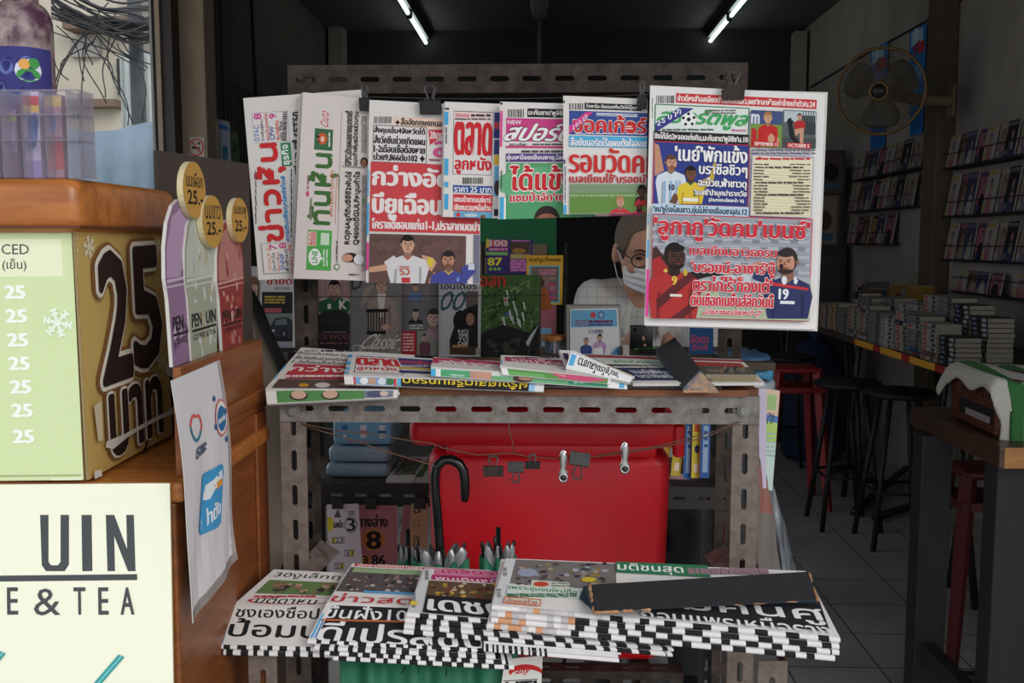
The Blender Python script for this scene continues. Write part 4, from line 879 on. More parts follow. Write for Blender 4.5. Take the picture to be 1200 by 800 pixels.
for st, x0, y0, x1, y1, c in (('WHAUP ต้น', 313, 287, 318, 318, (214, 140, 70)), ('7', 316.5, 286, 324.5, 293, (206, 60, 140)), ('บุ๊คกำไร', 319.5, 296, 324, 318, (90, 86, 90)), ('โอนหุ้น', 325, 296, 328.5, 318, (206, 70, 70)), ('SNNP', 328.6, 297, 334, 316, (70, 96, 170)), ('8', 327.5, 284.5, 336, 291, (206, 60, 140)), ('ล้ำฟ้าหนี', 334.5, 292, 338.5, 318, (50, 46, 50)), ('อาจโต 10%', 339, 286, 343, 318, (206, 70, 70))): g.text(st, x0, y0, x1, y1, c, bold=.03, rot=90)
hang('', g, 'stock newspaper with big red sideways masthead on white, hanging leftmost')
# ------------------------------------------------------------------ wire the papers hang from, and binder clips
clipm = mat('clip_black', (40, 38, 38), .45); wirem = mat('clip_wire', (86, 84, 82), .35, metal=.6); rustm = mat('clip_rusted', (66, 52, 46), .7, n=1.2, c2=(40, 34, 32), scale=60)
b = MB(); A = Vector((xra + .02, DR - .012, at_y(350, 112, DR).z)); B = Vector((xrb - .02, DR - .012, at_y(860, 106, DR).z))
b.tube([A.lerp(B, i / 16) - Z * .012 * math.sin(math.pi * i / 16) for i in range(17)], .0011, 0, 5)
b.build('hanging_wire', wirem, label='thin wire strung under the top rail above the hanging newspapers', cat='wire', smooth=True)
def binder(p, w, h, label, grp, flip=False, m=None, tilt=0):
    p = Vector(p); t = thing('binder_clip', label, 'clip', p, grp)
    R_ = Matrix.Rotation(tilt, 3, 'Y'); sg = -1 if flip else 1
    def T(x, y, z): return p + R_ @ Vector((x, y, z * sg))
    b = MB(); d = h * .42
    prof = [(-.0012, 0), (-d, h * .92), (-d * .8, h), (d * .8, h), (d, h * .92), (.0012, 0)]
    rings = [[T(-w / 2 + w * i, y, z) for y, z in prof] for i in (0, 1)]
    vs = rings[0] + rings[1]; n = len(prof); b.add(vs, [(j, j + 1, n + j + 1, n + j) for j in range(n - 1)])
    b.build('body', m or clipm, t, solid=.0012)
    for s_ in (-1, 1):
        pts = [(-w * .3, s_ * .0016, h * .06), (-w * .22, s_ * d * .9, h * .95), (-w * .11, s_ * d * 1.05, h * 1.25), (-w * .26, s_ * d * .95, h * 1.85), (-w * .16, s_ * d * .8, h * 2.1), (w * .16, s_ * d * .8, h * 2.1), (w * .26, s_ * d * .95, h * 1.85), (w * .11, s_ * d * 1.05, h * 1.25), (w * .22, s_ * d * .9, h * .95), (w * .3, s_ * .0016, h * .06)]
        b = MB(); b.tube([T(*q) for q in pts], .0011, 0, 6); b.build('handle', wirem, t, smooth=True)
    return t
gt = 'black clips holding the hanging newspapers'
def clip_at(px, py, d, w, h, lab, **k): return binder(at_y(px, py, d), w, h, lab, gt, **k)
clip_at(504.5, 134, 1.811, .038, .024, 'black binder clip on the red headline newspaper, wire handles up')
clip_at(859, 117, 1.722, .036, .022, 'rusty black binder clip at top of the large rightmost newspaper', m=rustm)
clip_at(428, 130, 1.83, .02, .022, 'black binder clip on the right edge of the pinkish stock newspaper')
clip_at(752, 128, 1.748, .016, .022, 'black binder clip at the corner of the blue masthead tabloid')
for px, py in ((450, 118), (622, 122), (686, 116)):
    pass
# ------------------------------------------------------------------ papers laid on the table
def rnd_stripes(seed, c0=(30, 29, 32), c1=(226, 222, 220), lo=.012, hi=.035, u0=.02, u1=.98):
    random.seed(seed); r = []; u = u0; k = 0
    n0 = max(1, int(u0 / .02)) if u0 > .1 else 1
    for q in range(n0): r.append((u0 * q / n0, u0 * (q + 1) / n0, random.choice([c1, c1, c1, c1, (206, 200, 200), (186, 180, 180), (196, 192, 190), (206, 150, 110)]) if n0 > 1 else c1))
    while u < u1:
        w = random.uniform(lo, hi); r.append((u, min(u + w, u1), (c0, c1)[k % 2])); u += w; k += 1
    r.append((u1, 1, c1)); return r
def front_round(p, mb, mats, t, stripes, n=6):
    for a, b_, c in stripes:
        if ink(c) not in mats: mats.append(ink(c))
        mi = mats.index(ink(c)); base = len(mb.v)
        for u in (a, b_):
            d = (p.P(u, 1) - p.P(u, 0)).normalized(); ce = p.P(u, 1, -t / 2)
            for i in range(n + 1):
                th = math.pi * i / n; mb.v.append(ce + p.n * (t / 2 * math.cos(th)) + d * (t / 2 * math.sin(th)) * 1.1)
        for i in range(n): mb.f.append([base + i, base + i + 1, base + n + 2 + i, base + n + 1 + i]); mb.m.append(mi)
GT = 'folded newspapers laid on the stand table'
# an older bundle under the open ones
def tq(pts, dF, dB): return [at_y(*pts[0], dB[0] if isinstance(dB, tuple) else dB), at_y(*pts[1], dB[1] if isinstance(dB, tuple) else dB), at_y(*pts[2], dF), at_y(*pts[3], dF)]
mb = MB(); mats = [ink((196, 190, 186))]
q = tq([(424, 424), (838, 432), (846, 455), (424, 452)], 1.675, 1.87)
v = [Vector(p) for p in q]; v2 = [Vector((p.x, p.y, TBZ + .0005)) for p in v]
mb.add(v2 + v, [(3, 2, 1, 0), (4, 5, 6, 7), (0, 1, 5, 4), (1, 2, 6, 5), (2, 3, 7, 6), (3, 0, 4, 7)])
mb.build('newspaper_bundle', mats, label='grey folded bundle underneath the newspapers laid on the stand table', cat='newspaper')
# T1 red newspaper at the left, its front half folding over the edge
DFT = 1.648
g = Page(tq([(353, 407), (486, 416), (466, 456), (311, 455)], DFT, 1.86), WHITE)
for i, st in enumerate(('สั่งคุมเข้ม4จังหวัดใต้ขายกด', 'สั่งวัคซีนช่วยเทิดแผนขยาย', '1-2เดือนเชื้อต้องหายดีขึ้น')): g.text(st, 346 - i * 2.2, 414 + i * 4.6, 440 - i * 2, 418.2 + i * 4.6, (36, 34, 38), bold=.018)
g.bars(357, 410, 372, 412.5); g.lines(376, 410, 430, 412.5, 1, (60, 50, 60), .8)
g.rect(337, 429, 470, 443.5, (190, 56, 66)); g.text('กว่างอัดภู', 338, 430, 465, 439, (236, 228, 226), bold=.024); g.rect(334, 443.8, 470, 445.4, (160, 54, 60)); g.lines(332, 439.6, 466, 442.6, 1, (236, 220, 220), .8)
g.rect(322, 446, 466, 455.4, (92, 74, 66)); g.ell(378, 452, 9, 3, (206, 200, 200)); g.ell(356, 452, 6, 2.2, (206, 150, 60)); g.ell(404, 451, 7, 2, (180, 140, 120)); g.rect(418, 447, 466, 455, (110, 112, 122)); g.rect01(0, .5, .012, .62, CYAN); g.rect01(0, .7, .012, .8, CYAN)
s1 = Page([at_y(311, 455.5, DFT), at_y(466, 456.5, DFT), at_y(465, 466, DFT - .012), at_y(313, 473.5, DFT - .012)], (216, 212, 208))
s1.rect01(.08, .1, .75, .95, (84, 134, 80)); s1.rect01(.75, .1, .97, .9, (120, 124, 140))
for u in (.22, .46): s1.ell(*proj(s1.P(u + .03, .5)), 11, 5.5, (60, 46, 44), n=14); s1.ell(*proj(s1.P(u + .03, .42)), 9, 5, (196, 160, 140), n=14)
s1.ell(*proj(s1.P(.83, .5)), 10, 4, (80, 84, 110)); s1.ell(*proj(s1.P(.9, .45)), 5, 3, (206, 180, 170))
def ex1(mb, mats):
    if ink((190, 186, 182)) not in mats: mats.append(ink((190, 186, 182)))
    mi = mats.index(ink((190, 186, 182)))
    a, b_, c, d = s1.q; e = at_y(469, 461, DFT - .004); b0 = len(mb.v); mb.v += [b_, e, c, Vector(at_y(450, 452, DFT + .02))]; mb.f += [[b0, b0 + 1, b0 + 2], [b0, b0 + 1, b0 + 3]]; mb.m += [mi, mi]
pages('newspaper', [g, s1], .006, 'newspaper with red band on the stand table, folded over its left front edge', 'newspaper', GT, extra=ex1)
# T2 football paper, boxed red masthead
g = Page(tq([(410, 414), (585, 425), (638, 447), (403, 439)], DFT - .006, 1.79), WHITE)
g.poly([(410, 418), (411, 414), (413, 414), (408, 440), (403, 440)], (206, 204, 206))
g.rect(416, 418, 468, 437.5, (70, 58, 86)); g.rect(417, 418.8, 467, 437, (226, 220, 216)); g.text('ตลาด', 419, 420, 465, 428.6, (200, 46, 54), bold=.04); g.text('ลูกหนัง', 418, 429.6, 464, 435, (200, 46, 54), bold=.018)
g.rect(469, 421, 515, 431, (56, 64, 120)); g.text('นรกเดี๋ยวนี้', 470, 422, 514, 427, (200, 60, 70), bold=.018); g.lines(470, 427.5, 514, 430.5, 1, (206, 206, 220)); g.rect(468, 432, 560, 434.4, (200, 170, 80)); g.rect(468, 435, 520, 438, (60, 66, 110))
for v0, v1 in ((.08, .22), (.4, .55), (.68, .8), (.88, .96)): g.rect01(.0, v0, .022, v1, CYAN)
s2 = Page([at_y(403, 439.5, DFT - .004), at_y(638, 447.5, DFT - .004), at_y(637, 459, DFT - .012), at_y(404, 450, DFT - .012)], (222, 218, 216))
s2.rect01(.05, .08, .25, .95, (120, 160, 196)); s2.rect01(.046, .05, .056, 1, (200, 60, 70)); s2.rect01(.25, .05, .262, 1, (200, 60, 70))
for u, c in ((.1, (226, 226, 226)), (.14, (190, 150, 130)), (.19, (210, 214, 220)), (.23, (70, 120, 80))): s2.ell(*proj(s2.P(u, .55)), 5, 4, c)
s2.rect01(.265, .0, .31, 1, (96, 170, 206)); s2.rect01(.285, .0, .925, 1, (34, 33, 36)); s2.text('ฝรั่งเศสเตรียมกรอด', .295, .04, .915, .92, (226, 196, 50), bold=.018, rot=180, px=False); s2.rect01(.925, 0, .955, 1, (150, 190, 220)); 
pages('newspaper', [g, s2], .005, 'football newspaper on the stand table with upside-down yellow headline on its fold', 'newspaper', GT)
# T3
g = Page(tq([(508, 418), (596, 424), (735, 446), (505, 429)], DFT - .010, (1.77, 1.77)), WHITE)
g.rect(512, 420, 590, 423, (186, 176, 180)); g.lines(514, 420, 586, 422, 1, (60, 54, 60), .8); g.rect(506, 423.5, 640, 430, (196, 70, 96)); g.text('สปอร์ตสยามกีฬา', 516, 424, 600, 429.5, (236, 226, 226), bold=.018)
s3 = Page([at_y(505, 429.5, DFT - .009), at_y(735, 446.5, DFT - .009), at_y(735, 456, DFT - .014), at_y(505, 440.5, DFT - .014)], (228, 226, 224))
s3.rect01(0, 0, .025, 1, (70, 170, 206)); s3.rect01(.05, .04, .2, .96, (84, 160, 116)); s3.text('เตชะยิ้ม', .1, .62, .17, .92, (226, 234, 228), rot=180, px=False); s3.poly01([(.2, .04), (.31, .04), (.31, .96), (.2, .96)], (186, 140, 124)); s3.ell(*proj(s3.P(.27, .5)), 9, 5, (196, 146, 126)); s3.rect01(.31, .04, .6, .5, (206, 214, 206)); s3.rect01(.31, .5, .9, .96, (110, 168, 124)); s3.ell(*proj(s3.P(.47, .6)), 12, 5, (80, 56, 48)); s3.ell(*proj(s3.P(.49, .45)), 10, 3, (190, 140, 120)); s3.rect01(.7, .1, .9, .9, (64, 140, 110)); s3.lines(*proj(s3.P(.73, .3)), *proj(s3.P(.88, .6)), 1, (220, 230, 224)); s3.rect01(.96, .1, .985, .9, (90, 170, 210))
pages('newspaper', [g, s3], .004, 'pink and green tabloid on the stand table with an upside-down face on its fold', 'newspaper', GT)
# T4
g = Page(tq([(587, 416), (664, 419), (716, 443), (586, 428)], DFT - .014, (1.75, 1.75)), WHITE)
g.lines(592, 418, 655, 420, 1, (80, 66, 80), .8); g.rect(592, 421, 680, 427, (176, 70, 96)); g.text('รอมวัดคม', 600, 421.5, 668, 426.5, (232, 220, 220), bold=.018); g.rect01(0, .1, .03, .9, (220, 216, 214)); g.rect01(0, .5, .02, .9, (120, 160, 200))
s4 = Page([at_y(586, 428.5, DFT - .013), at_y(716, 443.5, DFT - .013), at_y(714, 450, DFT - .017), at_y(589, 439, DFT - .017)], (228, 226, 224))
s4.rect01(.06, .04, .98, .96, (90, 146, 76)); s4.rect01(.06, .5, .4, .96, (110, 166, 96)); s4.poly01([(.45, .2), (.6, .05), (.9, .1), (.98, .4), (.8, .9), (.55, .8)], (200, 80, 120)); s4.poly01([(.5, .3), (.58, .25), (.6, .5)], (206, 160, 140))
pages('newspaper', [g, s4], .004, 'tabloid on the stand table with green pitch and pink shirt showing on its fold', 'newspaper', GT)
# T5 sports paper at the right, its left corner rolled up
g = Page(tq([(668, 414), (868, 421), (896, 448), (742, 449)], DFT - .004, (1.86, 1.84)), (224, 220, 216))
g.cs = [.9]; g.defm = lambda u, v: 0
g.rect(690, 419, 880, 421.5, (186, 70, 76)); g.text('สปอร์ตพูล', 720, 422, 770, 427, (86, 150, 104), bold=.018); g.rect(712, 428, 830, 432, (66, 64, 70)); g.lines(714, 428, 828, 432, 1, (210, 206, 206)); g.rect(722, 432, 806, 446, (58, 62, 96)); g.text('เนย์พักแข้ง', 740, 433, 800, 438, (220, 220, 226), bold=.018); g.text('บราซิลชิวๆ', 748, 439, 802, 444, (220, 220, 226), bold=.018)
g.rect(812, 425, 870, 430, (170, 70, 66)); g.rect(818, 430, 884, 439, (96, 92, 84)); g.blot(820, 430, 880, 438, 14, [(70, 66, 64), (150, 120, 100), (120, 124, 110)], 2, 4); g.rect(830, 440, 889, 447.5, (206, 196, 160)); g.lines(832, 440, 886, 447, 4, (150, 136, 110))
s5 = Page([at_y(673, 411, 1.70), at_y(744, 441, DFT - .016), at_y(738, 448, DFT - .019), at_y(663, 432, 1.645)], (230, 228, 228))
s5.rect01(.02, .55, .1, .9, (90, 170, 216)); s5.rect01(.14, .1, .98, .24, (70, 60, 110)); s5.text("'ชน'ชูโรงโสมขาว", .15, .45, .8, .95, (40, 40, 56), bold=.018, rot=180, px=False); s5.rect01(.5, .12, .96, .3, (206, 190, 90)); s5.rect01(.2, .02, .6, .12, (110, 110, 150))
s5.cs = [i / 8 for i in range(1, 8)]; s5.ct = [i / 6 for i in range(1, 6)]; s5.defm = lambda u, v: .016 * math.sin(v * math.pi) * (1 - u * .8)
s6 = Page([at_y(655, 410, 1.74), at_y(676, 411, 1.71), at_y(672, 430, 1.655), at_y(664, 428, 1.655)], (222, 218, 216)); s6.rect01(.1, .2, .5, .6, (70, 60, 90)); s6.rect01(.2, .6, .6, .75, (206, 60, 80))
pages('newspaper', [g, s5, s6], .005, 'sports newspaper at the right end of the stand table with its left corner rolled up', 'newspaper', GT)
# ------------------------------------------------------------------ wooden weights
felt = mat('black_felt', (34, 34, 37), .95, n=1, c2=(44, 44, 48), scale=80, bump=.2); bare = mat('bare_chipped_wood', (186, 142, 104), .8, n=1.8, c2=(140, 96, 66), scale=40); bluep = mat('chipped_blue_paint', (66, 84, 104), .6, n=2.6, c2=(176, 140, 110), scale=26); teal = mat('dark_teal_paint', (34, 62, 78), .5, n=1, c2=(26, 46, 60), scale=30)
A, B, C, D = at_y(768, 411, 1.80), at_y(791, 396, 1.82), at_y(821, 433, 1.655), at_y(800, 455, 1.63)
E_, D2 = at_y(845, 461, 1.632), at_y(801, 461, 1.628); back = (A - D)
A2 = D2 + back * .98 + Vector((0, 0, -.004)); B2 = E_ + back * .98 + Vector((0, 0, -.004))
t = thing('wooden_weight', 'short wooden block with black felt face and chipped blue end, on the table newspapers', 'weight', (A2 + E_) / 2)
def poly6(name, vs, m, par, th=.0015):
    b = MB(); b.add(vs, [tuple(range(len(vs)))]); return b
b = MB(); b.add([A, B, C, D, A2, B2, E_, D2], [(7, 6, 5, 4), (1, 2, 6, 5), (0, 4, 7, 3), (0, 1, 5, 4)], 0); b.add([D, C, E_, D2], [(0, 1, 2, 3)], 1); b.add([A, B, C, D], [(0, 1, 2, 3)], 0)
b.build('block', [teal, bluep], t, bevel=.003, dbl=True)
nn = (B - A).cross(D - A).normalized(); nn = nn if nn.z > 0 or nn.dot(CP - A) > 0 else -nn
b = MB(); o_ = nn * .002; b.add([A - o_ * .2, B - o_ * .2, C - o_ * .2, D - o_ * .2, A + o_, B + o_, C + o_, D + o_], [(3, 2, 1, 0), (4, 5, 6, 7), (0, 1, 5, 4), (1, 2, 6, 5), (2, 3, 7, 6), (3, 0, 4, 7)]); b.build('felt_face', felt, t)
b = MB(); f_ = (C - B).normalized(); e0 = f_ * -.001; 
cs_ = [D + (C - D) * .55 + (D2 - D) * .2, C + (E_ - C) * .12, C + (E_ - C) * .42, D + (C - D) * .5 + (D2 - D) * .4]
en = (C - D).cross(E_ - D).normalized(); en = en if en.dot(CP - D) > 0 else -en
lo_ = [D2 + (D - D2) * .1, D2 + (D - D2) * .62, E_ + (C - E_) * .3 + (D - C) * .25, E_ + (C - E_) * .06]
b.add([v + en * .0008 for v in lo_] + [v + en * .0001 for v in lo_], [(0, 1, 2, 3), (7, 6, 5, 4), (0, 4, 5, 1), (1, 5, 6, 2), (2, 6, 7, 3), (3, 7, 4, 0)]); b.build('bare_wood_chip', bare, t)
# ------------------------------------------------------------------ stacks on the lower tray
def on_tray(px, py, off):
    r = ray(px, py); k = (zy - .008 - DY * slope + off - CAMZ) / (r.z - r.y * slope); return CP + r * k
def tray_paper(pts, off, draw, label, t=.0078, stripes=None, grp=None, base=WHITE, crease=None, droop=.014):
    """pts TL,TR,BR,BL; crease = (left px, right px) where the sheet bends down towards its folded front"""
    if crease:
        cl, cr = on_tray(*crease[0], off), on_tray(*crease[1], off)
        p = Page([on_tray(*pts[0], off), on_tray(*pts[1], off), cr, cl], base); f = Page([cl, cr, on_tray(*pts[2], off - droop), on_tray(*pts[3], off - droop)], base); pg = [p, f]
    else: p = f = Page([on_tray(x, y, off) for x, y in pts], base); pg = [p]
    if draw: draw(p, f)
    elif stripes:
        for a, b_, c in stripes: f.rect01(a, .88, b_, 1, c)
    def ex(mb, mats): front_round(f, mb, mats, t, stripes or [(0, 1, base)])
    return pages('newspaper', pg, t, label, 'newspaper', grp, extra=ex, back=(206, 202, 200))
def shift(pts, dx, dyf, dyb=0): return [(pts[0][0] + dx, pts[0][1] + dyb), (pts[1][0] + dx, pts[1][1] + dyb), (pts[2][0] + dx, pts[2][1] + dyf), (pts[3][0] + dx, pts[3][1] + dyf)]
G_T = 'newspaper stacks on the lower tray'
SW = dict(lo=.022, hi=.055)
# S1
q1 = [(321, 667), (440, 673), (420, 759), (259, 755)]; k1 = [(273, 709), (425, 713)]
def d1(p, f):
    p.text('30งูเล็กฤ', 320, 671, 400, 679, (60, 58, 62), bold=.018); p.rect(305, 681, 408, 697, (104, 128, 80)); p.blot(318, 683, 400, 697, 40, [(150, 110, 90), (190, 150, 130), (60, 50, 50), (90, 100, 70)], 2, 5, .6)
    p.lines(298, 698, 370, 700.5, 1, (190, 60, 70), .8); p.ell(342, 704.2, 52, 4.4, (190, 60, 66), n=24); p.ell(344, 704.2, 49, 3.7, WHITE, n=24); p.text('มติดาหน', 300, 701, 372, 708, (40, 38, 42), bold=.018)
    f.text('ชงเองชื่อป', 277, 710, 374, 724, (44, 42, 48), bold=.025); f.text('ป้อมบุกดี', 268, 726, 432, 754, (34, 33, 37), bold=.024)
    f.rect01(0, .5, .012, .98, CYAN)
tray_paper(q1, .020, d1, 'newspaper with heavy black headline at the lower tray left front corner', stripes=rnd_stripes(11, lo=.03, hi=.07), grp=G_T, crease=k1)
tray_paper(shift(q1, 3, 7, 2), .0115, None, 'second newspaper under the left front one on the lower tray', stripes=rnd_stripes(12, lo=.03, hi=.07), grp=G_T, crease=shift(k1 + k1, 3, 2, 2)[:2])
# S2
q2 = [(413, 660), (545, 667), (572, 760), (361, 749)]; k2 = [(383, 706), (556, 713)]
def d2(p, f):
    p.rect(414, 661.5, 545, 666.5, (190, 70, 60)); p.text('ปิดฉากเมืองบ้านสู่ข่าวแรง', 418, 662.5, 520, 666.2, (236, 224, 220), bold=.04)
    p.rect(400, 667.5, 545, 696, (92, 84, 84)); p.rect(412, 668, 530, 673, (150, 170, 130)); p.blot(405, 674, 530, 696, 90, [(60, 52, 54), (150, 120, 120), (190, 170, 170), (110, 80, 84), (70, 60, 60)], 1.6, 3.4, .7); p.rect(425, 695.5, 540, 698, (90, 160, 206))
    p.text('ข่าวสด', 388, 698, 484, 708, (196, 54, 60), bold=.018, out=(226, 216, 214), ow=.03); f.rect01(.045, .06, 1, 1, (38, 36, 40)); f.text('ขึ้นฝั่ง10จว', 381, 711, 506, 726.5, (234, 230, 228), bold=.0185)
    f.poly([(374, 725), (568, 729.5), (568, 731.5), (373, 727)], (196, 104, 60)); f.text('ดีเปรสชัน', 373, 731.5, 566, 756, (236, 232, 230), bold=.03)
    f.rect01(.008, .3, .02, .97, CYAN); f.rect01(.03, .5, .04, .95, (70, 130, 200))
tray_paper(q2, .042, d2, 'topmost newspaper of the black-headline stack, second from left on the lower tray', stripes=rnd_stripes(21, u0=.05, **SW), grp=G_T, crease=k2)
for k, (dx, dy) in enumerate(((8, 7), (20, 13), (30, 19))):
    tray_paper(shift(q2, dx, dy, 1), .0335 - .0082 * k - .010, None, 'newspaper %s in the black-headline stack, second from left on the lower tray' % ('second from the top', 'third from the top', 'at the bottom')[k], stripes=rnd_stripes(22 + k, u0=.03, **SW), grp=G_T, base=(216, 212, 210))
# S2b white paper with a photo, peeping out between the stacks
qb = [(566, 690), (700, 694), (726, 754), (566, 741)]
def d2b(p, f): 
    p.rect01(.03, .4, .97, .8, (120, 104, 90)); p.blot(572, 722, 690, 738, 22, [(190, 150, 90), (90, 76, 66), (160, 90, 70), (110, 126, 90)], 2, 5, .6); p.lines(570, 740, 716, 750, 2, (120, 116, 120), .6); p.rect01(.02, .85, .1, .98, (170, 168, 170))
tray_paper(qb, .050, d2b, 'white newspaper with small colour photo peeping out at front centre of the lower tray', t=.007, stripes=[(0, 1, (226, 224, 224))], grp=G_T)
for k in range(2): tray_paper(shift(qb, 1 - 2 * k, 8 + 9 * k), .0425 - .0075 * k, None, 'plain white newspaper edge, %s the colour-photo one at front centre of the lower tray' % ('just under', 'second under')[k], t=.007, stripes=[(0, 1, (222, 220, 220))] if k == 0 else rnd_stripes(31, u0=.0, u1=.5), grp=G_T)
# S3
q3 = [(498, 666), (640, 672), (790, 744), (477, 717)]
def d3(p, f):
    p.rect01(0, 0, .06, 1, (206, 204, 206)); p.bars(482, 692, 487, 712, 1); p.bars(498, 668, 502, 680, 1)
    p.rect(508, 668, 600, 677, (206, 120, 150)); p.text('เดลินิวส์', 518, 668.5, 590, 673, (170, 40, 90), bold=.024); p.rect(505, 676, 600, 682, (170, 56, 100)); p.text('พบเดินหน้า', 510, 677, 588, 681.5, (236, 220, 226), bold=.018)
    p.rect(500, 683, 600, 703, (96, 74, 56)); p.blot(502, 683, 600, 702, 46, [(150, 120, 60), (190, 150, 60), (70, 46, 40), (120, 60, 46), (200, 180, 150)], 1.6, 4, .6)
    p.rect01(.06, .62, 1, 1, (36, 34, 38)); p.text('เดชคุมยังบุก', 501, 706, 720, 731, (232, 230, 228), bold=.024); p.rect01(.0, .78, .03, .86, (226, 196, 70))
tray_paper(q3, .074, d3, 'topmost newspaper of the stack with pink masthead, third from left on the lower tray', stripes=rnd_stripes(41, u0=.05, **SW), grp=G_T)
for k, (dx, dy) in enumerate(((-2, 7), (-3, 14), (-4, 20))):
    tray_paper(shift(q3, dx, dy, 1), .0655 - .008 * k, None, 'newspaper %s in the pink-masthead stack, third from left on the lower tray' % ('second from the top', 'third from the top', 'at the bottom')[k], stripes=rnd_stripes(42 + k, u0=.04, **SW), grp=G_T)
# S4
q4 = [(593, 654), (944, 669), (984, 746), (577, 708)]
def d4(p, f):
    p.rect01(0, 0, .05, 1, (212, 210, 212)); p.bars(589, 665, 594, 676, 1); p.bars(582, 690, 587, 700, 1)
    p.rect(600, 658, 722, 688, (120, 112, 110)); p.blot(604, 659, 716, 687, 60, [(90, 76, 72), (176, 150, 130), (150, 126, 70), (70, 66, 80), (160, 166, 176), (60, 50, 50)], 2, 4.5, .6); p.ell(690, 680, 9, 3, (206, 180, 60)); p.ell(618, 672, 12, 5, (150, 158, 176))
    p.rect(622, 682, 668, 690, (206, 200, 190)); p.ell(634, 685.5, 9, 3, (196, 70, 50)); p.lines(646, 683, 668, 689, 2, (90, 120, 90)); p.rect(594, 689, 680, 700, (206, 214, 204)); p.text('เพราะชุมชนใหม่คือ', 596, 689, 676, 695.5, (60, 130, 90), bold=.024); p.lines(594, 696.5, 676, 701, 2, (60, 110, 76), .7)
    p.frame(590, 702, 634, 710, (216, 110, 50), (206, 214, 196), 1.2); p.text('ปักธงสร้าง', 593, 703.5, 630, 708.5, (196, 70, 60), bold=.04)
    p.rect(722, 661, 830, 675, (52, 120, 84)); p.text('มติชนสุด', 724, 663, 800, 674, (236, 238, 234), bold=.024, out=(60, 50, 50), ow=.02); p.lines(806, 666, 900, 676, 1, (150, 120, 130), .7)
    p.poly([(748, 688), (960, 688), (972, 741), (756, 724)], (40, 38, 42)); p.lines(690, 694, 745, 700, 2, (90, 100, 150), .6)
    p.text('ปรับทัพ', 876, 692, 950, 706, (226, 224, 222), bold=.018); p.text('ข่มคันศู', 762, 704, 960, 726, (234, 232, 230), bold=.024); p.text('ถอนแพรเหนือราง', 752, 723, 968, 740, (234, 232, 230), bold=.018)
tray_paper(q4, .104, d4, 'topmost newspaper of the right-hand stack under the long black weight on the lower tray', t=.0085, stripes=rnd_stripes(51, u0=.35, u1=.97, **SW), grp=G_T)
for k, (dx, dy) in enumerate(((-1, 8), (-1, 15), (-6, 22))):
    tray_paper(shift(q4, dx, dy, 1), .095 - .0088 * k, None, 'newspaper %s in the right-hand stack on the lower tray' % ('second from the top', 'third from the top', 'at the bottom')[k], stripes=rnd_stripes(52 + k, u0=.25, u1=.98, **SW), grp=G_T, t=.0085)
# long weight on S4
wt = [on_tray(677, 703, .106), on_tray(958, 704, .106), on_tray(950, 670, .106), on_tray(690, 686, .106)]
upn = (wt[1] - wt[0]).cross(wt[3] - wt[0]).normalized()
t = thing('wooden_weight', 'long black felt topped wooden block with chipped edges on the lower tray newspapers', 'weight', (wt[0] + wt[2]) / 2)
fr = [wt[0] + upn * .001, wt[1] + upn * .001, wt[2] + upn * .001, wt[3] + upn * .001]
ax = (wt[1] - wt[0]).normalized(); ay = (wt[3] - wt[0]) - ax * (wt[3] - wt[0]).dot(ax); ay.normalize()
tp = [on_tray(696, 718, .106 + .02), on_tray(958, 703.5, .106 + .022), on_tray(948, 670.5, .106 + .022), on_tray(691, 686, .106 + .02)]
bt = [on_tray(677, 701, .1065), on_tray(958, 709, .1065), on_tray(951, 675, .1065), on_tray(684, 686, .1065)]
b = MB(); b.add(bt + tp, [(3, 2, 1, 0), (0, 1, 5, 4), (1, 2, 6, 5), (2, 3, 7, 6), (3, 0, 4, 7), (4, 5, 6, 7)]); b.build('block', teal, t, bevel=.003)
un = (tp[1] - tp[0]).cross(tp[3] - tp[0]).normalized()
b = MB(); cc = sum(tp, Vector()) / 4; ins = [v + (cc - v).normalized() * .003 for v in tp]; 
mbv = [v + un * .0002 for v in ins] + [v + un * .0022 for v in ins]; b.add(mbv, [(3, 2, 1, 0), (4, 5, 6, 7), (0, 1, 5, 4), (1, 2, 6, 5), (2, 3, 7, 6), (3, 0, 4, 7)]); b.build('felt_face', felt, t)
b = MB(); random.seed(8)
def chip(p0, p1, n, w):
    for i in range(n):
        f = random.random(); L_ = random.uniform(.004, .02); p = p0.lerp(p1, f); d = (p1 - p0).normalized()
        b.tube([p - d * L_ / 2, p - d * L_ / 4 + un * .0008, p + d * L_ / 4, p + d * L_ / 2], [.0004, w * random.uniform(.6, 1.2), w * random.uniform(.5, 1.2), .0004], 0, 5)
chip(tp[0], tp[0].lerp(tp[1], .25), 12, .0028); chip(tp[3], tp[0], 8, .0026); chip(tp[3], tp[2], 16, .0012); chip(tp[1], tp[2], 6, .0022); chip(tp[0].lerp(tp[1], .3), tp[1], 6, .001)
b.build('chipped_edge', bare, t, smooth=True)
# ------------------------------------------------------------------ wire with clips under the table front
tw = mat('rusty_twine', (92, 66, 52), .8); DW = 1.655
def wirepts(pp, d): return [at_y(x, y, d) for x, y in pp]
b = MB(); b.tube(wirepts([(352, 496), (362, 498), (400, 505), (440, 509), (480, 516), (505, 519), (520, 525), (560, 533), (600, 531), (625, 536), (660, 537), (700, 535), (750, 528), (800, 519), (830, 511), (850, 502), (868, 494)], DW), .0011, 0, 6)
b.tube(wirepts([(354, 497), (380, 506), (405, 513), (425, 519), (450, 528), (480, 537), (510, 546)], DW + .004), .0012, 0, 6)
b.tube(wirepts([(700, 533), (760, 525), (800, 515), (835, 506), (864, 494)], DW - .003), .001, 0, 6)
b.tube(wirepts([(597, 496), (596, 503), (600, 515), (603, 531)], DW - .002), .0011, 0, 6)
b.build('clip_wire', tw, smooth=True, label='rusty twisted wire strung across the front below the stand table', cat='wire')
gw = 'clips on the wire below the table'
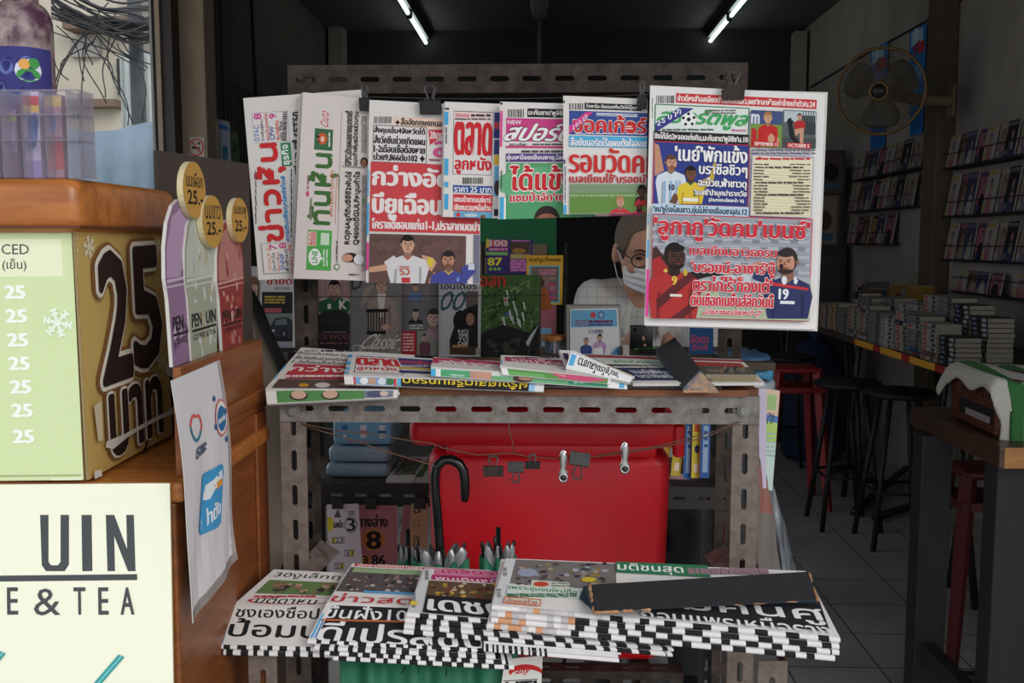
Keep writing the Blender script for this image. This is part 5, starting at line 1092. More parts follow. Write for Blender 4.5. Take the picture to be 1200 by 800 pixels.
binder(at_y(578, 558, DW), .034, .0165, 'rusted binder clip, leftmost on the wire in front of the red bin', gw, flip=False, m=rustm)
binder(at_y(604.5, 541, DW), .027, .0165, 'black binder clip hanging handle-down, just right of the rusted one on the wire', gw, flip=True)
binder(at_y(624, 549, DW), .026, .0115, 'small dark binder clip with handle up, left of the silver clips on the wire', gw)
binder(at_y(680.5, 530, DW), .034, .0215, 'black binder clip hanging handle-down between the two silver clips', gw, flip=True, tilt=.15)
chrome = mat('clip_chrome', (206, 206, 206), .25, metal=.85)
def bulldog(px, py0, py1, label):
    p0 = at_y(px, py1, DW - .002); L = at_y(px, py0, DW).z - p0.z; t = thing('bulldog_clip', label, 'clip', p0, gw)
    b = MB(); prof = [(0, .0045), (.12, .0075), (.28, .0078), (.36, .0052), (.5, .0045), (.7, .0062), (.85, .0062), (.95, .0042), (1, .0012)]
    for sg in (-1, 1):
        ring = [[p0 + Vector((-w, sg * (.002 + .006 * f), L * f)), p0 + Vector((0, sg * (.0035 + .006 * f), L * f)), p0 + Vector((w, sg * (.002 + .006 * f), L * f))] for f, w in prof]
        b.loft(ring, 0, cap=False, closed=False)
    b.build('jaw', chrome, t, smooth=True, solid=.0009)
    b = MB(); c = p0 + Vector((0, -.005, L * .17)); b.lathe(c, [(.0042, .0), (.0042, .0018), (.003, .003)], n=14, M=Matrix.Rotation(math.pi / 2, 3, 'X')); b.build('rivet', mat('rivet_dark', (30, 30, 32), .4), t, smooth=True)
    b = MB(); c = p0 + Vector((0, -.0055, L * .17))
    b.tube([c + Vector((.0065 * math.cos(a), 0, .0065 * math.sin(a))) for a in [i * math.pi / 9 for i in range(19)]], .0014, 0, 6, cap=False); b.build('spring_ring', chrome, t, smooth=True)
bulldog(660, 528, 565, 'silver bulldog clip on the wire, left one in front of the red bin'); bulldog(732, 518.5, 554.5, 'silver bulldog clip on the wire, right one in front of the red bin')
# ------------------------------------------------------------------ red bin
redp = mat('red_plastic', (226, 28, 42), .38, n=.8, c2=(206, 22, 36), scale=4, spec=.45, bump=.03)
DB = 2.0
t = thing('storage_bin', 'big red plastic lidded bin standing behind the stand legs', 'bin', (0, 2.2, zbin))
bl = at_y(493, 700, DB).x; brr = at_y(787, 540, DB).x; zb0 = at_y(640, 783, DB).z; zl1 = at_y(640, 530, DB).z
b = MB(); cx = (bl + brr) / 2
M_ = Matrix.Identity(4)
b.rbox((bl + .012, DB, zbin + .002), (brr, DB + .36, zl1), .028, taper=1.0)
for v in b.v: f = (v.z - zb0) / (zl1 - zb0); v.x = cx + (v.x - cx) * (.955 + .045 * f) + .002; v.y = DB + .18 + (v.y - DB - .18) * (.95 + .05 * f)
b.build('body', redp, t, smooth=True)
lx0, lx1 = at_y(479, 515, DB - .02).x, at_y(800, 515, DB - .02).x; z1 = at_y(640, 524, DB - .02).z; z2 = at_y(640, 499, DB - .02).z
b = MB(); b.rbox((lx0, DB - .028, z1), (lx1, DB + .385, z2 + .014), .018); b.build('lid', redp, t, smooth=True)
b = MB(); b.rbox((lx0 + .03, DB - .0, z2 + .012), (lx1 - .03, DB + .36, z2 + .05), .02); b.build('lid_dome', redp, t, smooth=True)
z0 = at_y(640, 537, DB - .02).z; b = MB(); b.rbox((lx0 + .075, DB - .021, z0), (lx1 - .05, DB + .38, z1 + .012), .012); b.build('rim', redp, t, smooth=True)
for px, w in ((791, .035),):
    b = MB(); c = at_y(px, 512, DB + .0); b.rbox((c.x - .006, DB - .034, c.z - .036), (c.x + .016, DB + .0, c.z + .03), .006); b.build('latch', redp, t, smooth=True)
# ------------------------------------------------------------------ umbrellas bundled behind the tray
silver = mat('silver_coating', (176, 178, 180), .35, metal=.6, n=1, c2=(150, 152, 156), scale=20); greenf = mat('green_umbrella_cloth', (34, 122, 88), .6, n=.6, c2=(28, 100, 74), scale=8); blackg = mat('gloss_black', (20, 20, 22), .22)
def umbrella(px, d, rt, rb, ztop, label, hook, seed, tall=True):
    c = at_y(px, 660, d); zt_ = at_y(px, ztop, d).z
    t = thing('umbrella', label, 'umbrella', (c.x, d, .2), 'umbrellas bundled behind the lower tray')
    random.seed(seed); N = 8; ph = [random.uniform(.8, 1.2) for _ in range(N)]
    def R(th, f):
        k = th / (2 * math.pi) * N; i = int(k) % N; fr_ = k - int(k); w = ph[i] * (1 - fr_) + ph[(i + 1) % N] * fr_
        pl = .55 + .45 * abs(math.cos(math.pi * k)); r = rt * (1 - f) + rb * f if f < .35 else (rt * .65 + rb * .35) + (rb - (rt * .65 + rb * .35)) * min(1, (f - .35) / .25) if f < .6 else rb * (1 - (f - .6) / .4 * .92)
        return r * pl * w
    zb_t = .22
    rings = [[Vector((c.x + R(2 * math.pi * k / 64, f) * math.cos(2 * math.pi * k / 64), d + R(2 * math.pi * k / 64, f) * .8 * math.sin(2 * math.pi * k / 64), zt_ + (zb_t - zt_) * f + (.028 * abs(math.cos(math.pi * k / 8)) - .02) * (f == 0))) for k in range(64)] for f in [i / 14 for i in range(15)]]
    b = MB(); b.loft(rings, 0, cap=False); b.build('canopy', [greenf], t, smooth=True, solid=.002)
    b = MB(); r2 = [[Vector((c.x + (v.x - c.x) * q_, d + (v.y - d) * q_, v.z + up_)) for v in rings[i]] for i, q_, up_ in ((0, .8, .022), (0, .95, .012), (0, .93, 0), (1, .9, .0), (2, .9, 0))]; b.loft(r2, 0, cap=False); b.build('lining', silver, t, smooth=True)
    for k in range(0, N, 2):
        a = 2 * math.pi * (k + .3) / N; p = Vector((c.x + R(a, 0) * .98 * math.cos(a), d + R(a, 0) * .8 * .98 * math.sin(a), zt_ + .006)); out_ = Vector((math.cos(a) * .12, math.sin(a) * .12, 1)).normalized()
        b = MB(); b.tube([p - out_ * .03, p + out_ * .008, p + out_ * (.012 + .012 * ph[k]), p + out_ * (.015 + .012 * ph[k])], [.0016, .003, .0036, .002], 0, 8); b.build('rib_tip', blackg, t, smooth=True)
    b = MB(); b.tube([(c.x, d, .2), (c.x, d, zt_ + .06)], .005, 0, 8); b.build('shaft', blackg, t, smooth=True)
    return t, c
DU = 1.8
t, c = umbrella(516, DU, .045, .06, 658, 'black crook handled umbrella with green cloth and silver lining, in front of the red bin', True, 2)
b = MB(); hk = [(516, 672), (515.5, 640), (512.5, 600), (510, 575), (509.5, 558), (512, 546), (520, 539), (529, 538.5), (538, 543), (543.5, 552), (545, 564), (545, 580), (544.5, 587)]
b.tube([at_y(x, y, DU) for x, y in hk], [.0075, .0088, .0088, .009, .0092, .0094, .0095, .0095, .0094, .0092, .009, .0086, .0065], 0, 12)
b.build('handle', blackg, t, smooth=True)
b = MB(); b.tube([at_y(515.8, 636, DU), at_y(516.3, 668, DU)], .0064, 0, 10); b.build('ferrule', mat('ferrule_black', (34, 34, 36), .3), t, smooth=True)
umbrella(584, 1.83, .032, .045, 654, 'folded umbrella with silver lining and short black rib tips, between crook umbrella and right stack', False, 5)
umbrella(478, 1.86, .022, .03, 656, 'folded umbrella with silver lining left of the crook handled one', False, 9)
# loose green printed cloth under the tray
def cloth(i, j):
    a = at_y(402 + 192 * i, 764, 1.55); f = .012 * math.sin(i * 26) + .006 * math.sin(i * 47 + 2)
    return a + Vector((0, -.03 + f * (.5 + j), -.42 * j))
b = MB(); b.sheet(cloth, 60, 8); t = b.build('green_cloth', mat('green_printed_cloth', (34, 118, 84), .6, n=.6, c2=(26, 100, 72), scale=8), solid=.0015, smooth=True, label='green cloth with thin black sketch prints hanging below the lower tray', cat='cloth')
b = MB(); random.seed(12)
for _ in range(26):
    i0, j0 = random.uniform(.04, .9), random.uniform(.03, .5); L_ = random.uniform(.02, .05); an = random.uniform(0, 6); pts = []
    for k in range(7): pts.append(Vector(cloth(i0 + L_ * (math.cos(an) * k / 6 + .18 * math.sin(k)), j0 + L_ * 1.2 * (math.sin(an) * k / 6 + .18 * math.cos(k * 1.2)))) + Vector((0, -.0016, 0)))
    b.tube(pts, .0008, 0, 4)
b.build('sketch_print', mat('print_black', (20, 40, 34), .7), t)
g = Page([at_y(592, 772, 1.50), at_y(636, 768, 1.50), at_y(632, 850, 1.50), at_y(580, 850, 1.50)], (216, 214, 206))
g.ell(616, 787, 20, 9, (190, 40, 40), n=24); g.ell(617, 792, 19, 8, (216, 214, 206), n=24); g.text('any', 604, 784, 620, 791, (190, 40, 40), bold=.05, skew=.2); g.rect(590, 796, 630, 797, (30, 30, 30)); g.text('UTI', 592, 798, 628, 812, (30, 30, 32), bold=.06)
pages('cloth_banner', [g], .0015, 'white cloth corner with red oval logo hanging beside the green cloth below the tray', 'banner')
# ------------------------------------------------------------------ counter behind the stand
blk = mat('black_shelf_steel', (36, 34, 34), .5); greyboard = mat('counter_board', (86, 70, 60), .7, n=1, c2=(66, 54, 46), scale=8)
DC0, DC1 = 2.43, 2.8
ZC_ = at_y(600, 417, 2.55).z; ZS = at_y(430, 566, 2.45).z
ct = thing('display_counter', 'dark counter with a black slotted lower shelf behind the newspaper stand', 'counter', (.05, 2.4, 0))
b = MB(); b.box((-.7, DC0, ZC_ - .02), (.56, DC1, ZC_)); b.build('top_board', greyboard, ct, bevel=.002)
for x, sg in ((-.68, 1), (.49, -1)):
    for y, sy in ((DC0, 1), (DC1, -1)): angpart('leg', (x, y, 0), (x, y, ZC_ - .02), X * sg, Y * sy, ct, m=blk)
b = MB(); b.box((-.67, DC0 + .02, ZS - .012), (.48, DC1 - .02, ZS)); b.build('shelf_board', greyboard, ct)
angpart('shelf_rail', (-.68, DC0 - .002, ZS + .002), (.49, DC0 - .002, ZS + .002), -Z, Y, ct, m=blk, w=.055, sl=.03, sw=.008)
# ------------------------------------------------------------------ magazines leaning at the back of the stand
MG = 'magazines leaning on the counter behind the stand'
def mag(pts, d, draw, label, lean=.05, t=.006, base=(120, 116, 116), grp=MG, name='magazine', cat='magazine'):
    p = Page(quad_y(pts, d, lean), base); draw(p); return pages(name, [p], t, label, cat, grp, back=(190, 186, 182))
DM = 2.47
def m1(p):
    p.rect01(0, 0, 1, .35, (150, 120, 122))
    for k in range(5): p.rect01(.12 + .18 * k, 0, .14 + .18 * k, .3, (190, 150, 150))
    p.fig(392, 337, 9, (42, 92, 60), (176, 140, 124), (24, 22, 24), bot=368, sw=3.6, arms=[([(376, 350), (384, 348), (382, 372), (374, 372)], (190, 184, 176)), ([(402, 348), (411, 352), (411, 372), (404, 368)], (190, 184, 176))]); p.rect(384, 356, 388, 362, (220, 216, 210)); p.text('K', 398, 352, 406, 362, (220, 216, 210), bold=.06)
    p.rect(373, 368, 411, 412, (38, 34, 36)); p.ell(392, 372, 18, 9, (44, 40, 42)); p.text('OI WOO', 374, 391, 410, 398, (128, 70, 76), bold=.02); p.lines(378, 388, 406, 390, 1, (120, 110, 110), .6); p.lines(375, 400, 408, 404, 1, (110, 70, 74), .5)
mag([(373, 322), (410, 322), (410, 413), (373, 413)], DM, m1, 'magazine with man in green and white varsity jacket, behind the stand')
def m2(p):
    p.text('D', 412, 322, 424, 339, (60, 58, 62), bold=.03); p.rect01(0, 0, 1, .02, (90, 90, 92))
    p.poly([(446, 352), (466, 352), (469, 382), (464, 392), (474, 415), (410, 415), (424, 400), (448, 388)], (138, 128, 120)); p.fig(447, 335, 9, (150, 132, 124), (186, 150, 132), (44, 36, 34), bot=388, sw=2.9, arms=[([(432, 350), (422, 362), (426, 340), (436, 332), (438, 336), (430, 348)], (150, 132, 124)), ([(458, 352), (466, 372), (458, 388), (450, 384), (458, 374)], (150, 132, 124))])
    p.poly([(442, 344), (452, 344), (449, 372), (445, 372)], (206, 200, 196))
    for k in range(7): p.rect(431 + k * 3.2, 364, 432.4 + k * 3.2, 392, (24, 22, 24))
    p.rect(429, 362, 455, 366, (24, 22, 24)); p.rect(430, 388, 452, 392, (24, 22, 24)); p.ell(452, 383, 5, 3.4, (190, 150, 130))
    for k in range(6): p.poly([(412 + k * 8, 414), (424 + k * 6, 398), (426 + k * 6, 398), (414 + k * 8, 414)], (110, 102, 98)); p.poly([(440 + k * 5, 396 + (k % 3) * 6), (444 + k * 5, 396 + (k % 3) * 6), (443 + k * 5, 402 + (k % 3) * 5)], (176, 166, 156))
    p.text('Classic', 427, 391, 468, 409, (206, 204, 204), bold=.015, skew=.35); p.rect(413, 404, 424, 412, (190, 188, 186)); p.bars(414, 405, 423, 411)
mag([(411, 318), (471, 316), (470, 416), (411, 416)], DM + .004, m2, 'magazine with seated person in checked suit and script title, behind the stand')
def m3(p):
    p.rect(472, 318, 503, 352, (120, 110, 112)); p.fig(487, 336, 4.5, (96, 120, 160), (190, 150, 130), (40, 34, 34), bot=352, sw=3); p.rect(472, 355, 503, 387, (108, 106, 108)); p.fig(487, 367, 5, (40, 40, 44), (196, 166, 150), (28, 26, 28), bot=379, sw=3, collar=(210, 210, 210)); p.lines(480, 380, 496, 386, 2, (200, 196, 196)); p.rect(469, 388, 488, 416, (176, 44, 54)); p.lines(472, 390, 485, 412, 6, (226, 190, 190), .5); p.rect(489, 388, 513, 416, (132, 140, 126)); p.fig(498, 395, 4, (110, 66, 80), (196, 160, 146), (50, 36, 36), bot=416, sw=2.8); p.fig(508, 372, 10, (150, 130, 134), (190, 160, 146), (60, 50, 50), bot=400, sw=1.6)
mag([(469, 314), (514, 314), (514, 417), (469, 417)], DM + .012, m3, 'magazine with small portrait boxes and one red box, behind the stand', base=(104, 102, 104))
def m4(p):
    p.text('เอนเตอร์', 517, 331, 559, 339, (34, 32, 36), bold=.03); p.text('OO', 517, 341, 545, 364, (50, 84, 92), bold=.03, skew=.3); p.rect(546, 341, 560, 416, (96, 84, 78)); p.poly([(527, 415), (527, 398), (534, 378), (544, 362), (560, 356), (560, 416)], (30, 27, 28)); p.ell(540, 376, 9, 13, (24, 20, 20)); p.ell(552, 372, 7.5, 11, (20, 18, 18)); p.ell(551, 374, 5, 7.4, (146, 108, 90)); p.rect(527, 406, 560, 415, (74, 52, 40)); p.rect(530, 404, 548, 407, (170, 120, 70))
    for i, st in enumerate(('NO', 'TIME', 'TO', 'DIE')): p.text(st, 537, 386 + i * 4.8, 549, 390 + i * 4.8, (196, 196, 196), bold=.05)
    p.rect(514.5, 331, 516.5, 416, (170, 168, 170)); p.rect(558, 408, 564, 417, (190, 188, 186)); p.bars(559, 409, 563, 416, 1)
mag([(514, 326), (564, 326), (563, 418), (514, 418)], DM - .01, m4, 'film magazine with dark figures against pale grey cover, behind the stand', base=(176, 174, 178))
def m5(p):
    random.seed(4)
    for k in range(120):
        x, y = random.uniform(563, 630), random.uniform(330, 392); L_ = random.uniform(4, 15); an = random.uniform(-1, 2.75); w = random.uniform(.5, 1.6); c = random.choice([(34, 62, 32), (70, 104, 52), (96, 128, 74), (50, 84, 44), (120, 140, 100), (26, 44, 26)])
        p.poly([(x, y), (x + L_ * math.cos(an), y + L_ * math.sin(an)), (x + L_ * math.cos(an) + w, y + L_ * math.sin(an) + w), (x + w * 1.6, y + w)], c)
    p.poly([(562, 392), (590, 380), (620, 390), (632, 378), (632, 418), (562, 418)], (28, 30, 28)); p.blot(564, 395, 630, 418, 40, [(40, 44, 38), (22, 24, 24), (60, 62, 54)], 2, 5)
    for k in range(16): x, y = random.uniform(586, 616), random.uniform(340, 378); p.poly([(x, y), (x + 2, y - 1), (x + 4, y + 9), (x + 2.4, y + 9)], (176, 184, 176))
    p.ell(594, 368, 2, 2, (60, 90, 150)); p.ell(592, 352, 2, 2, (150, 80, 70)); p.poly([(616, 402), (622, 392), (632, 380), (624, 396), (619, 406)], (170, 172, 172)); p.text('อสท', 563, 324, 592, 336, (176, 58, 44), bold=.05)
mag([(561, 322), (632, 322), (632, 420), (561, 420)], DM - .004, m5, 'nature magazine with tangled green plants cover, tallest behind the stand', base=(62, 92, 48))
b = MB(); b.tube([at_y(372, 348, DM - .02), at_y(470, 347, DM - .022), at_y(640, 346, DM - .02)], .0011, 0, 5); o = b.build('retaining_wire', blk, ct, smooth=True)
# board the magazines lean on
b = MB(); b.box((at_y(368, 400, 2.53).x, 2.535, ZC_), (at_y(634, 400, 2.53).x, 2.543, at_y(500, 325, 2.53).z)); b.build('back_rest', greyboard, ct)
# board and calendars beyond
g = Page(quad_y([(560, 250), (652, 250), (652, 306), (560, 306)], 3.5), (18, 96, 58)); b = None
a0 = at_y(560, 250, 3.5); a1 = at_y(652, 306, 3.5)
gb = thing('green_board', 'plain dark green board standing behind the magazines', 'board', (a0.x, 3.5, 0))
b = MB(); b.box((at_y(548, 300, 3.5).x, 3.5, a1.z - .5), (a1.x, 3.515, a0.z + .05)); b.build('panel', mat('green_felt_board', (20, 104, 62), .8, n=.4, c2=(16, 86, 52), scale=6), gb)
for x in (at_y(552, 300, 3.5).x, a1.x - .02): b = MB(); b.box((x - .012, 3.515, 0), (x + .02, 3.545, a0.z)); b.build('post', blk, gb)
b = MB(); a2 = at_y(641, 298, 3.5); b.box((at_y(560, 300, 3.5).x, 3.49, at_y(600, 420, 3.5).z), (a2.x, 3.5, at_y(600, 286, 3.5).z)); b.build('brown_panel', mat('kraft_panel', (120, 100, 76), .8), gb)
DQ = 3.15
def c87(p):
    p.rect(570, 280, 573, 290, (210, 180, 60)); p.rect(573, 281, 595, 289, (190, 96, 96)); p.text('100', 574, 281, 594, 288.5, (206, 180, 190), bold=.06); p.lines(573, 290, 595, 294, 1, (200, 120, 160), .8); p.rect(570, 295, 595, 299, (120, 170, 100)); p.text('87', 572, 302, 588, 311, (206, 196, 60), bold=.08); p.ell(575, 315, 2, 2, (120, 170, 90)); p.ell(580, 315, 2, 2, (120, 170, 90)); p.ell(585, 315, 2, 2, (120, 170, 90))
    p.rect(598, 282, 622, 318, (96, 80, 110)); p.rect(598, 283, 621, 297, (74, 60, 52)); p.ell(608, 294, 8, 3.5, (150, 110, 60)); p.rect(598, 298, 620, 303, (170, 150, 90)); p.lines(598, 304, 622, 318, 4, (196, 110, 170), .8); p.lines(600, 281, 620, 283, 1, (190, 110, 180), .8)
mag([(570, 280), (624, 281), (624, 321), (570, 321)], DQ, c87, 'purple lottery sheet with yellow 87, left of the yellow framed one', .0, .003, (58, 44, 100), 'lottery sheets behind the magazines', 'lottery_sheet', 'sheet')
def cyel(p):
    p.text("ถ่วย'ถูน'โหงเฮง", 620, 301, 657, 308, (50, 40, 30), bold=.04); p.rect(620, 311, 656, 355, (110, 180, 190)); p.rect(622, 312.5, 654.5, 353.5, (110, 98, 92)); p.lines(632, 315, 652, 322, 2, (190, 120, 140), .7); p.blot(626, 322, 652, 350, 20, [(130, 110, 90), (90, 78, 84), (150, 120, 110)], 2, 5); p.lines(640, 330, 652, 352, 3, (170, 70, 110), .5)
mag([(617, 299), (660, 299), (659, 357), (617, 357)], DQ - .004, cyel, 'lottery sheet with yellow border behind the pencil jar', .0, .003, (206, 156, 50), 'lottery sheets behind the magazines', 'lottery_sheet', 'sheet')
mag([(633, 358), (652, 358), (652, 410), (633, 410)], DQ - .008, lambda p: p.rect01(0, .5, .7, 1, (120, 160, 190)), 'plain dusky pink booklet behind the pencil jar', .0, .004, (150, 90, 100), 'lottery sheets behind the magazines', 'booklet', 'booklet')
# rack carrying those sheets
rk = thing('sheet_rack', 'thin black wire rack carrying lottery sheets behind the counter', 'rack', (at_y(612, 300, 3.16).x, DQ + .012, 0))
for px in (566, 664): p = at_y(px, 300, DQ + .012); b = MB(); b.tube([(p.x, DQ + .012, 0), (p.x, DQ + .012, at_y(px, 284, DQ + .012).z)], .006, 0, 8); b.build('post', blk, rk, smooth=True)
for py in (300, 322, 360): a_, b_ = at_y(566, py, DQ + .012), at_y(664, py, DQ + .012); b = MB(); b.tube([a_, b_], .004, 0, 6); b.build('bar', blk, rk, smooth=True)
# tassel
t = thing('tassel', 'small orange brown tassel hanging before the yellow bordered sheet', 'tassel', at_y(638, 362, 2.75)); c = at_y(637, 338, 2.75)
b = MB(); b.tube([at_y(634, 322, 2.75), at_y(635, 334, 2.75)], .002); b.ell(at_y(635, 331, 2.75), (.008, .008, .01)); b.build('cord', mat('tassel_dark', (60, 34, 22), .8), t, smooth=True)
b = MB(); q_ = at_y(636, 336, 2.75); L_ = q_.z - at_y(636, 363, 2.75).z
rings = [[q_ + Vector(((.006 + .016 * f ** .6) * (1 + .18 * math.cos(k * 1.57 * 4)) * math.cos(2 * math.pi * k / 32), (.006 + .014 * f ** .6) * math.sin(2 * math.pi * k / 32), -L_ * f)) for k in range(32)] for f in (0, .2, .5, .8, 1)]
b.loft(rings); b.build('fringe', mat('tassel_orange', (170, 92, 36), .9, n=1, c2=(120, 60, 26), scale=60, stretch=(6, 6, .5)), t)
# pencil jar
glass = mat('clear_jar', (190, 196, 196), .08, alpha=.16); D_J = 2.62; c = at_y(648, 420, D_J); c.z = ZC_
t = thing('pen_jar', 'clear jar of pens with a round wooden lid on the counter', 'jar', c); hj = at_y(648, 398, D_J).z - ZC_; rj = 14 / 1167 * D_J
b = MB(); b.lathe(c, [(rj * .95, 0), (rj, .004), (rj, hj)], n=24); b.build('glass', glass, t, smooth=True)
b = MB(); b.lathe(c + Vector((0, 0, hj)), [(rj * 1.08, 0), (rj * 1.12, .003), (rj * 1.12, .009), (rj * 1.05, .012)], n=28); b.build('lid', mat('jar_lid_wood', (196, 128, 58), .5, n=.8, c2=(160, 98, 44), scale=12), t, smooth=False)
b = MB(); b.tube([c + Vector((rj * .1, -rj * .96, .002)), c + Vector((rj * .1, -rj * .96, hj))], .0035); b.build('seam', mat('jar_seam', (150, 154, 154), .3), t)
for k, (dx, cc) in enumerate(((-.7, (40, 130, 110)), (-.4, (50, 90, 170)), (-.1, (60, 50, 90)), (.2, (190, 60, 110)), (.5, (40, 70, 150)), (.65, (70, 110, 180)), (-.55, (150, 50, 70)))):
    p0 = c + Vector((dx * rj * .8, .2 * rj * (-1) ** k, .003)); p1 = p0 + Vector((.012 * math.sin(k * 2.3), 0, hj * .8))
    b = MB(); b.tube([p0, p0.lerp(p1, .9), p1], [.004, .004, .0015], 0, 6); tag(b.build('pen', mat('pen_%d' % k, cc, .4)), 'slim %s pen in the clear jar' % ('teal', 'blue', 'dark violet', 'magenta', 'navy', 'light blue', 'crimson')[k], 'pen', 'pens in the clear jar')
# booklet holder with blue header
DH = 2.57
p = Page(quad_y([(668, 362), (724, 361), (727, 420), (668, 421)], DH), (214, 214, 216))
p.rect(669, 363, 723, 383, (104, 168, 206)); p.ell(695, 369, 3.4, 3.4, (190, 70, 70)); p.ell(704.5, 369, 4, 4.4, (60, 84, 140)); p.ell(704.5, 369, 2.6, 3, (150, 180, 210)); p.lines(674, 374, 718, 382, 3, (150, 80, 100), .5); p.lines(690, 375, 718, 382, 2, (50, 70, 130), .5); p.text('COERR', 690, 386, 707, 390.5, (80, 96, 140), bold=.04)
p.fig(687, 399, 3.8, (60, 80, 140), (190, 150, 130), (120, 116, 114), bot=418, sw=3); p.fig(703, 395, 3.8, (190, 150, 190), (196, 160, 140), (50, 42, 42), bot=416, sw=3.2); p.poly([(696, 408), (706, 406), (708, 420), (694, 420)], (226, 226, 230)); p.poly([(727, 404), (714, 416), (722, 420), (727, 420)], (110, 160, 206))
a0 = at_y(664, 358, DH); a1 = at_y(728, 420, DH)
t = thing('leaflet_holder', 'white leaflet stand with blue header panel and two people pictured, on the counter', 'leaflet stand', ((a0.x + a1.x) / 2, DH, ZC_))
pages('front_card', [p], .003, parent=t)
b = MB(); b.box((a0.x, DH + .003, ZC_), (a1.x, DH + .06, a0.z)); b.build('box', mat('holder_board', (150, 146, 142), .7), t, bevel=.003)
b = MB(); q_ = at_y(729, 412, DH); b.box((q_.x, DH - .03, ZC_), (q_.x + .016, DH - .01, q_.z + .02)); b.build('small_box', mat('small_pale_box', (176, 166, 160), .7), label='tiny pale box beside the leaflet stand', cat='box', bevel=.001)
# phone and green pad in front of the man
t = thing('phone', 'black smartphone held up by the masked man', 'phone', at_y(752, 408, 2.70)); a0, a1 = at_y(738.5, 381, 2.70), at_y(765, 409, 2.70)
b = MB(); b.rbox((a0.x, 2.70, a1.z), (a1.x, 2.71, a0.z), .003); b.build('case', mat('phone_black', (18, 18, 20), .3), t, smooth=True)
b = MB(); b.lathe((a0.x + .012, 2.6995, a0.z - .012), [(.005, 0), (.004, .001)], n=12, M=Matrix.Rotation(math.pi / 2, 3, 'X')); b.build('lens', mat('lens_black', (8, 8, 10), .1), t)
a0, a1 = at_y(744, 409, 2.68), at_y(776, 420, 2.68); b = MB(); b.rbox((a0.x, 2.68, ZC_), (a1.x, 2.75, a0.z), .004); b.build('green_pad', mat('lime_pad', (96, 168, 50), .6), label='lime green pad on the counter under the phone', cat='pad', smooth=True)
a0, a1 = at_y(748, 412, 2.62), at_y(768, 420, 2.62); b = MB(); b.rbox((a0.x, 2.60, ZC_), (a1.x + .02, 2.66, a0.z), .008); b.build('card_reader', mat('reader_black', (26, 26, 28), .4), label='small black device on the counter in front of the phone', cat='device', smooth=True)
p = Page(quad_y([(808, 382), (836, 382), (836, 420), (808, 420)], 2.6, .02), (24, 66, 110)); p.text('ลัดดา', 809, 392, 830, 402, (150, 60, 90), bold=.05); p.text('รักส์', 811, 403, 829, 410, (150, 60, 90), bold=.05)
pages('magazine', [p], .006, 'dark blue magazine with pinkish title behind the right rear post', 'magazine', MG)
# ------------------------------------------------------------------ the man behind the counter
DMN = 3.02
skin = mat('skin', (196, 146, 120), .55, n=.5, c2=(180, 130, 106), scale=14); hairm = mat('grey_hair', (112, 96, 84), .9, n=1.2, c2=(88, 74, 64), scale=120)
Hc = at_y(753, 293, DMN)
Fv = Vector((.16, -1, -.34)).normalized(); Rv = Fv.cross(Z).normalized(); Uv = Rv.cross(Fv).normalized()   # Rv: viewer's left is -Rv... person faces camera
HM = Matrix((Rv, Fv, Uv)).transposed()
def hp(x, f, u): return Hc + HM @ Vector((x, f, u))
sx = 1
neck0 = Hc + Vector((.0, .05, -.13)); chest = Vector((Hc.x + .02, DMN + .10, Hc.z - .30)); pel = Vector((Hc.x + .02, DMN + .22, .62))
shL = at_y(697, 350, DMN + .08); shR = at_y(822, 346, DMN + .10)
elL = at_y(688, 436, DMN - .02); elR = at_y(818, 430, DMN - .02)
haL = at_y(736, 407, 2.80); haR = at_y(790, 412, 2.82)
pm = thing('person', 'bald bespectacled man in white mask and pale checked polo shirt, looking down at a phone', 'person', (pel.x, pel.y, 0))
b = MB()
b.ell(hp(0, -.012, .03), (.078, .098, .098), M=HM); b.ell(hp(0, .018, -.035), (.066, .078, .088), M=HM); b.ell(hp(0, .05, -.085), (.04, .042, .034), M=HM)
b.caps(hp(0, .088, .008), hp(0, .108, -.03), .010, .016); b.ell(hp(-.014, .1, -.034), (.01, .01, .008), M=HM); b.ell(hp(.014, .1, -.034), (.01, .01, .008), M=HM)
for s_ in (-1, 1):
    b.ell(hp(.081 * s_, -.006, -.012), (.012, .02, .034), M=HM); b.ell(hp(.04 * s_, .072, -.03), (.026, .022, .02), M=HM); b.caps(hp(.014 * s_, .087, .026), hp(.05 * s_, .077, .026), .009, .008)
b.ell(hp(0, .094, -.062), (.024, .01, .008), M=HM)
b.caps(neck0 + Vector((0, 0, .06)), neck0 + Vector((.01, .03, -.09)), .056, .062)
b.caps(neck0 + Vector((.01, .06, -.12)), pel, .06, .11, n=16)
for sh, el, ha in ((shL, elL, haL), (shR, elR, haR)):
    b.caps(sh, el, .047, .038); b.caps(el, ha, .038, .026)
    dirn = (ha - el).normalized(); pal = ha + dirn * .035; b.caps(ha, pal + dirn * .02, .024, .022)
    sd = dirn.cross(Z).normalized(); up = sd.cross(dirn).normalized()
    for k, (o_, L_) in enumerate(((-.027, .05), (-.009, .058), (.009, .054), (.026, .042))):
        k0 = pal + dirn * .03 + up * o_; k1 = k0 + dirn * L_ * .55; k2 = k1 + (dirn * .4 + sd * (.6 if ha is haL else -.6)).normalized() * L_ * .45
        b.caps(k0 - dirn * .02, k1, .0088, .0078, n=8); b.caps(k1, k2, .0078, .0066, n=8)
    th0 = pal - up * .02; th1 = th0 + (dirn * .5 + up * .8).normalized() * .03; b.caps(ha + up * .012, ha + up * .035 + dirn * .03, .012, .010, n=8); b.caps(ha + up * .035 + dirn * .03, ha + up * .038 + dirn * .062, .010, .0075, n=8)
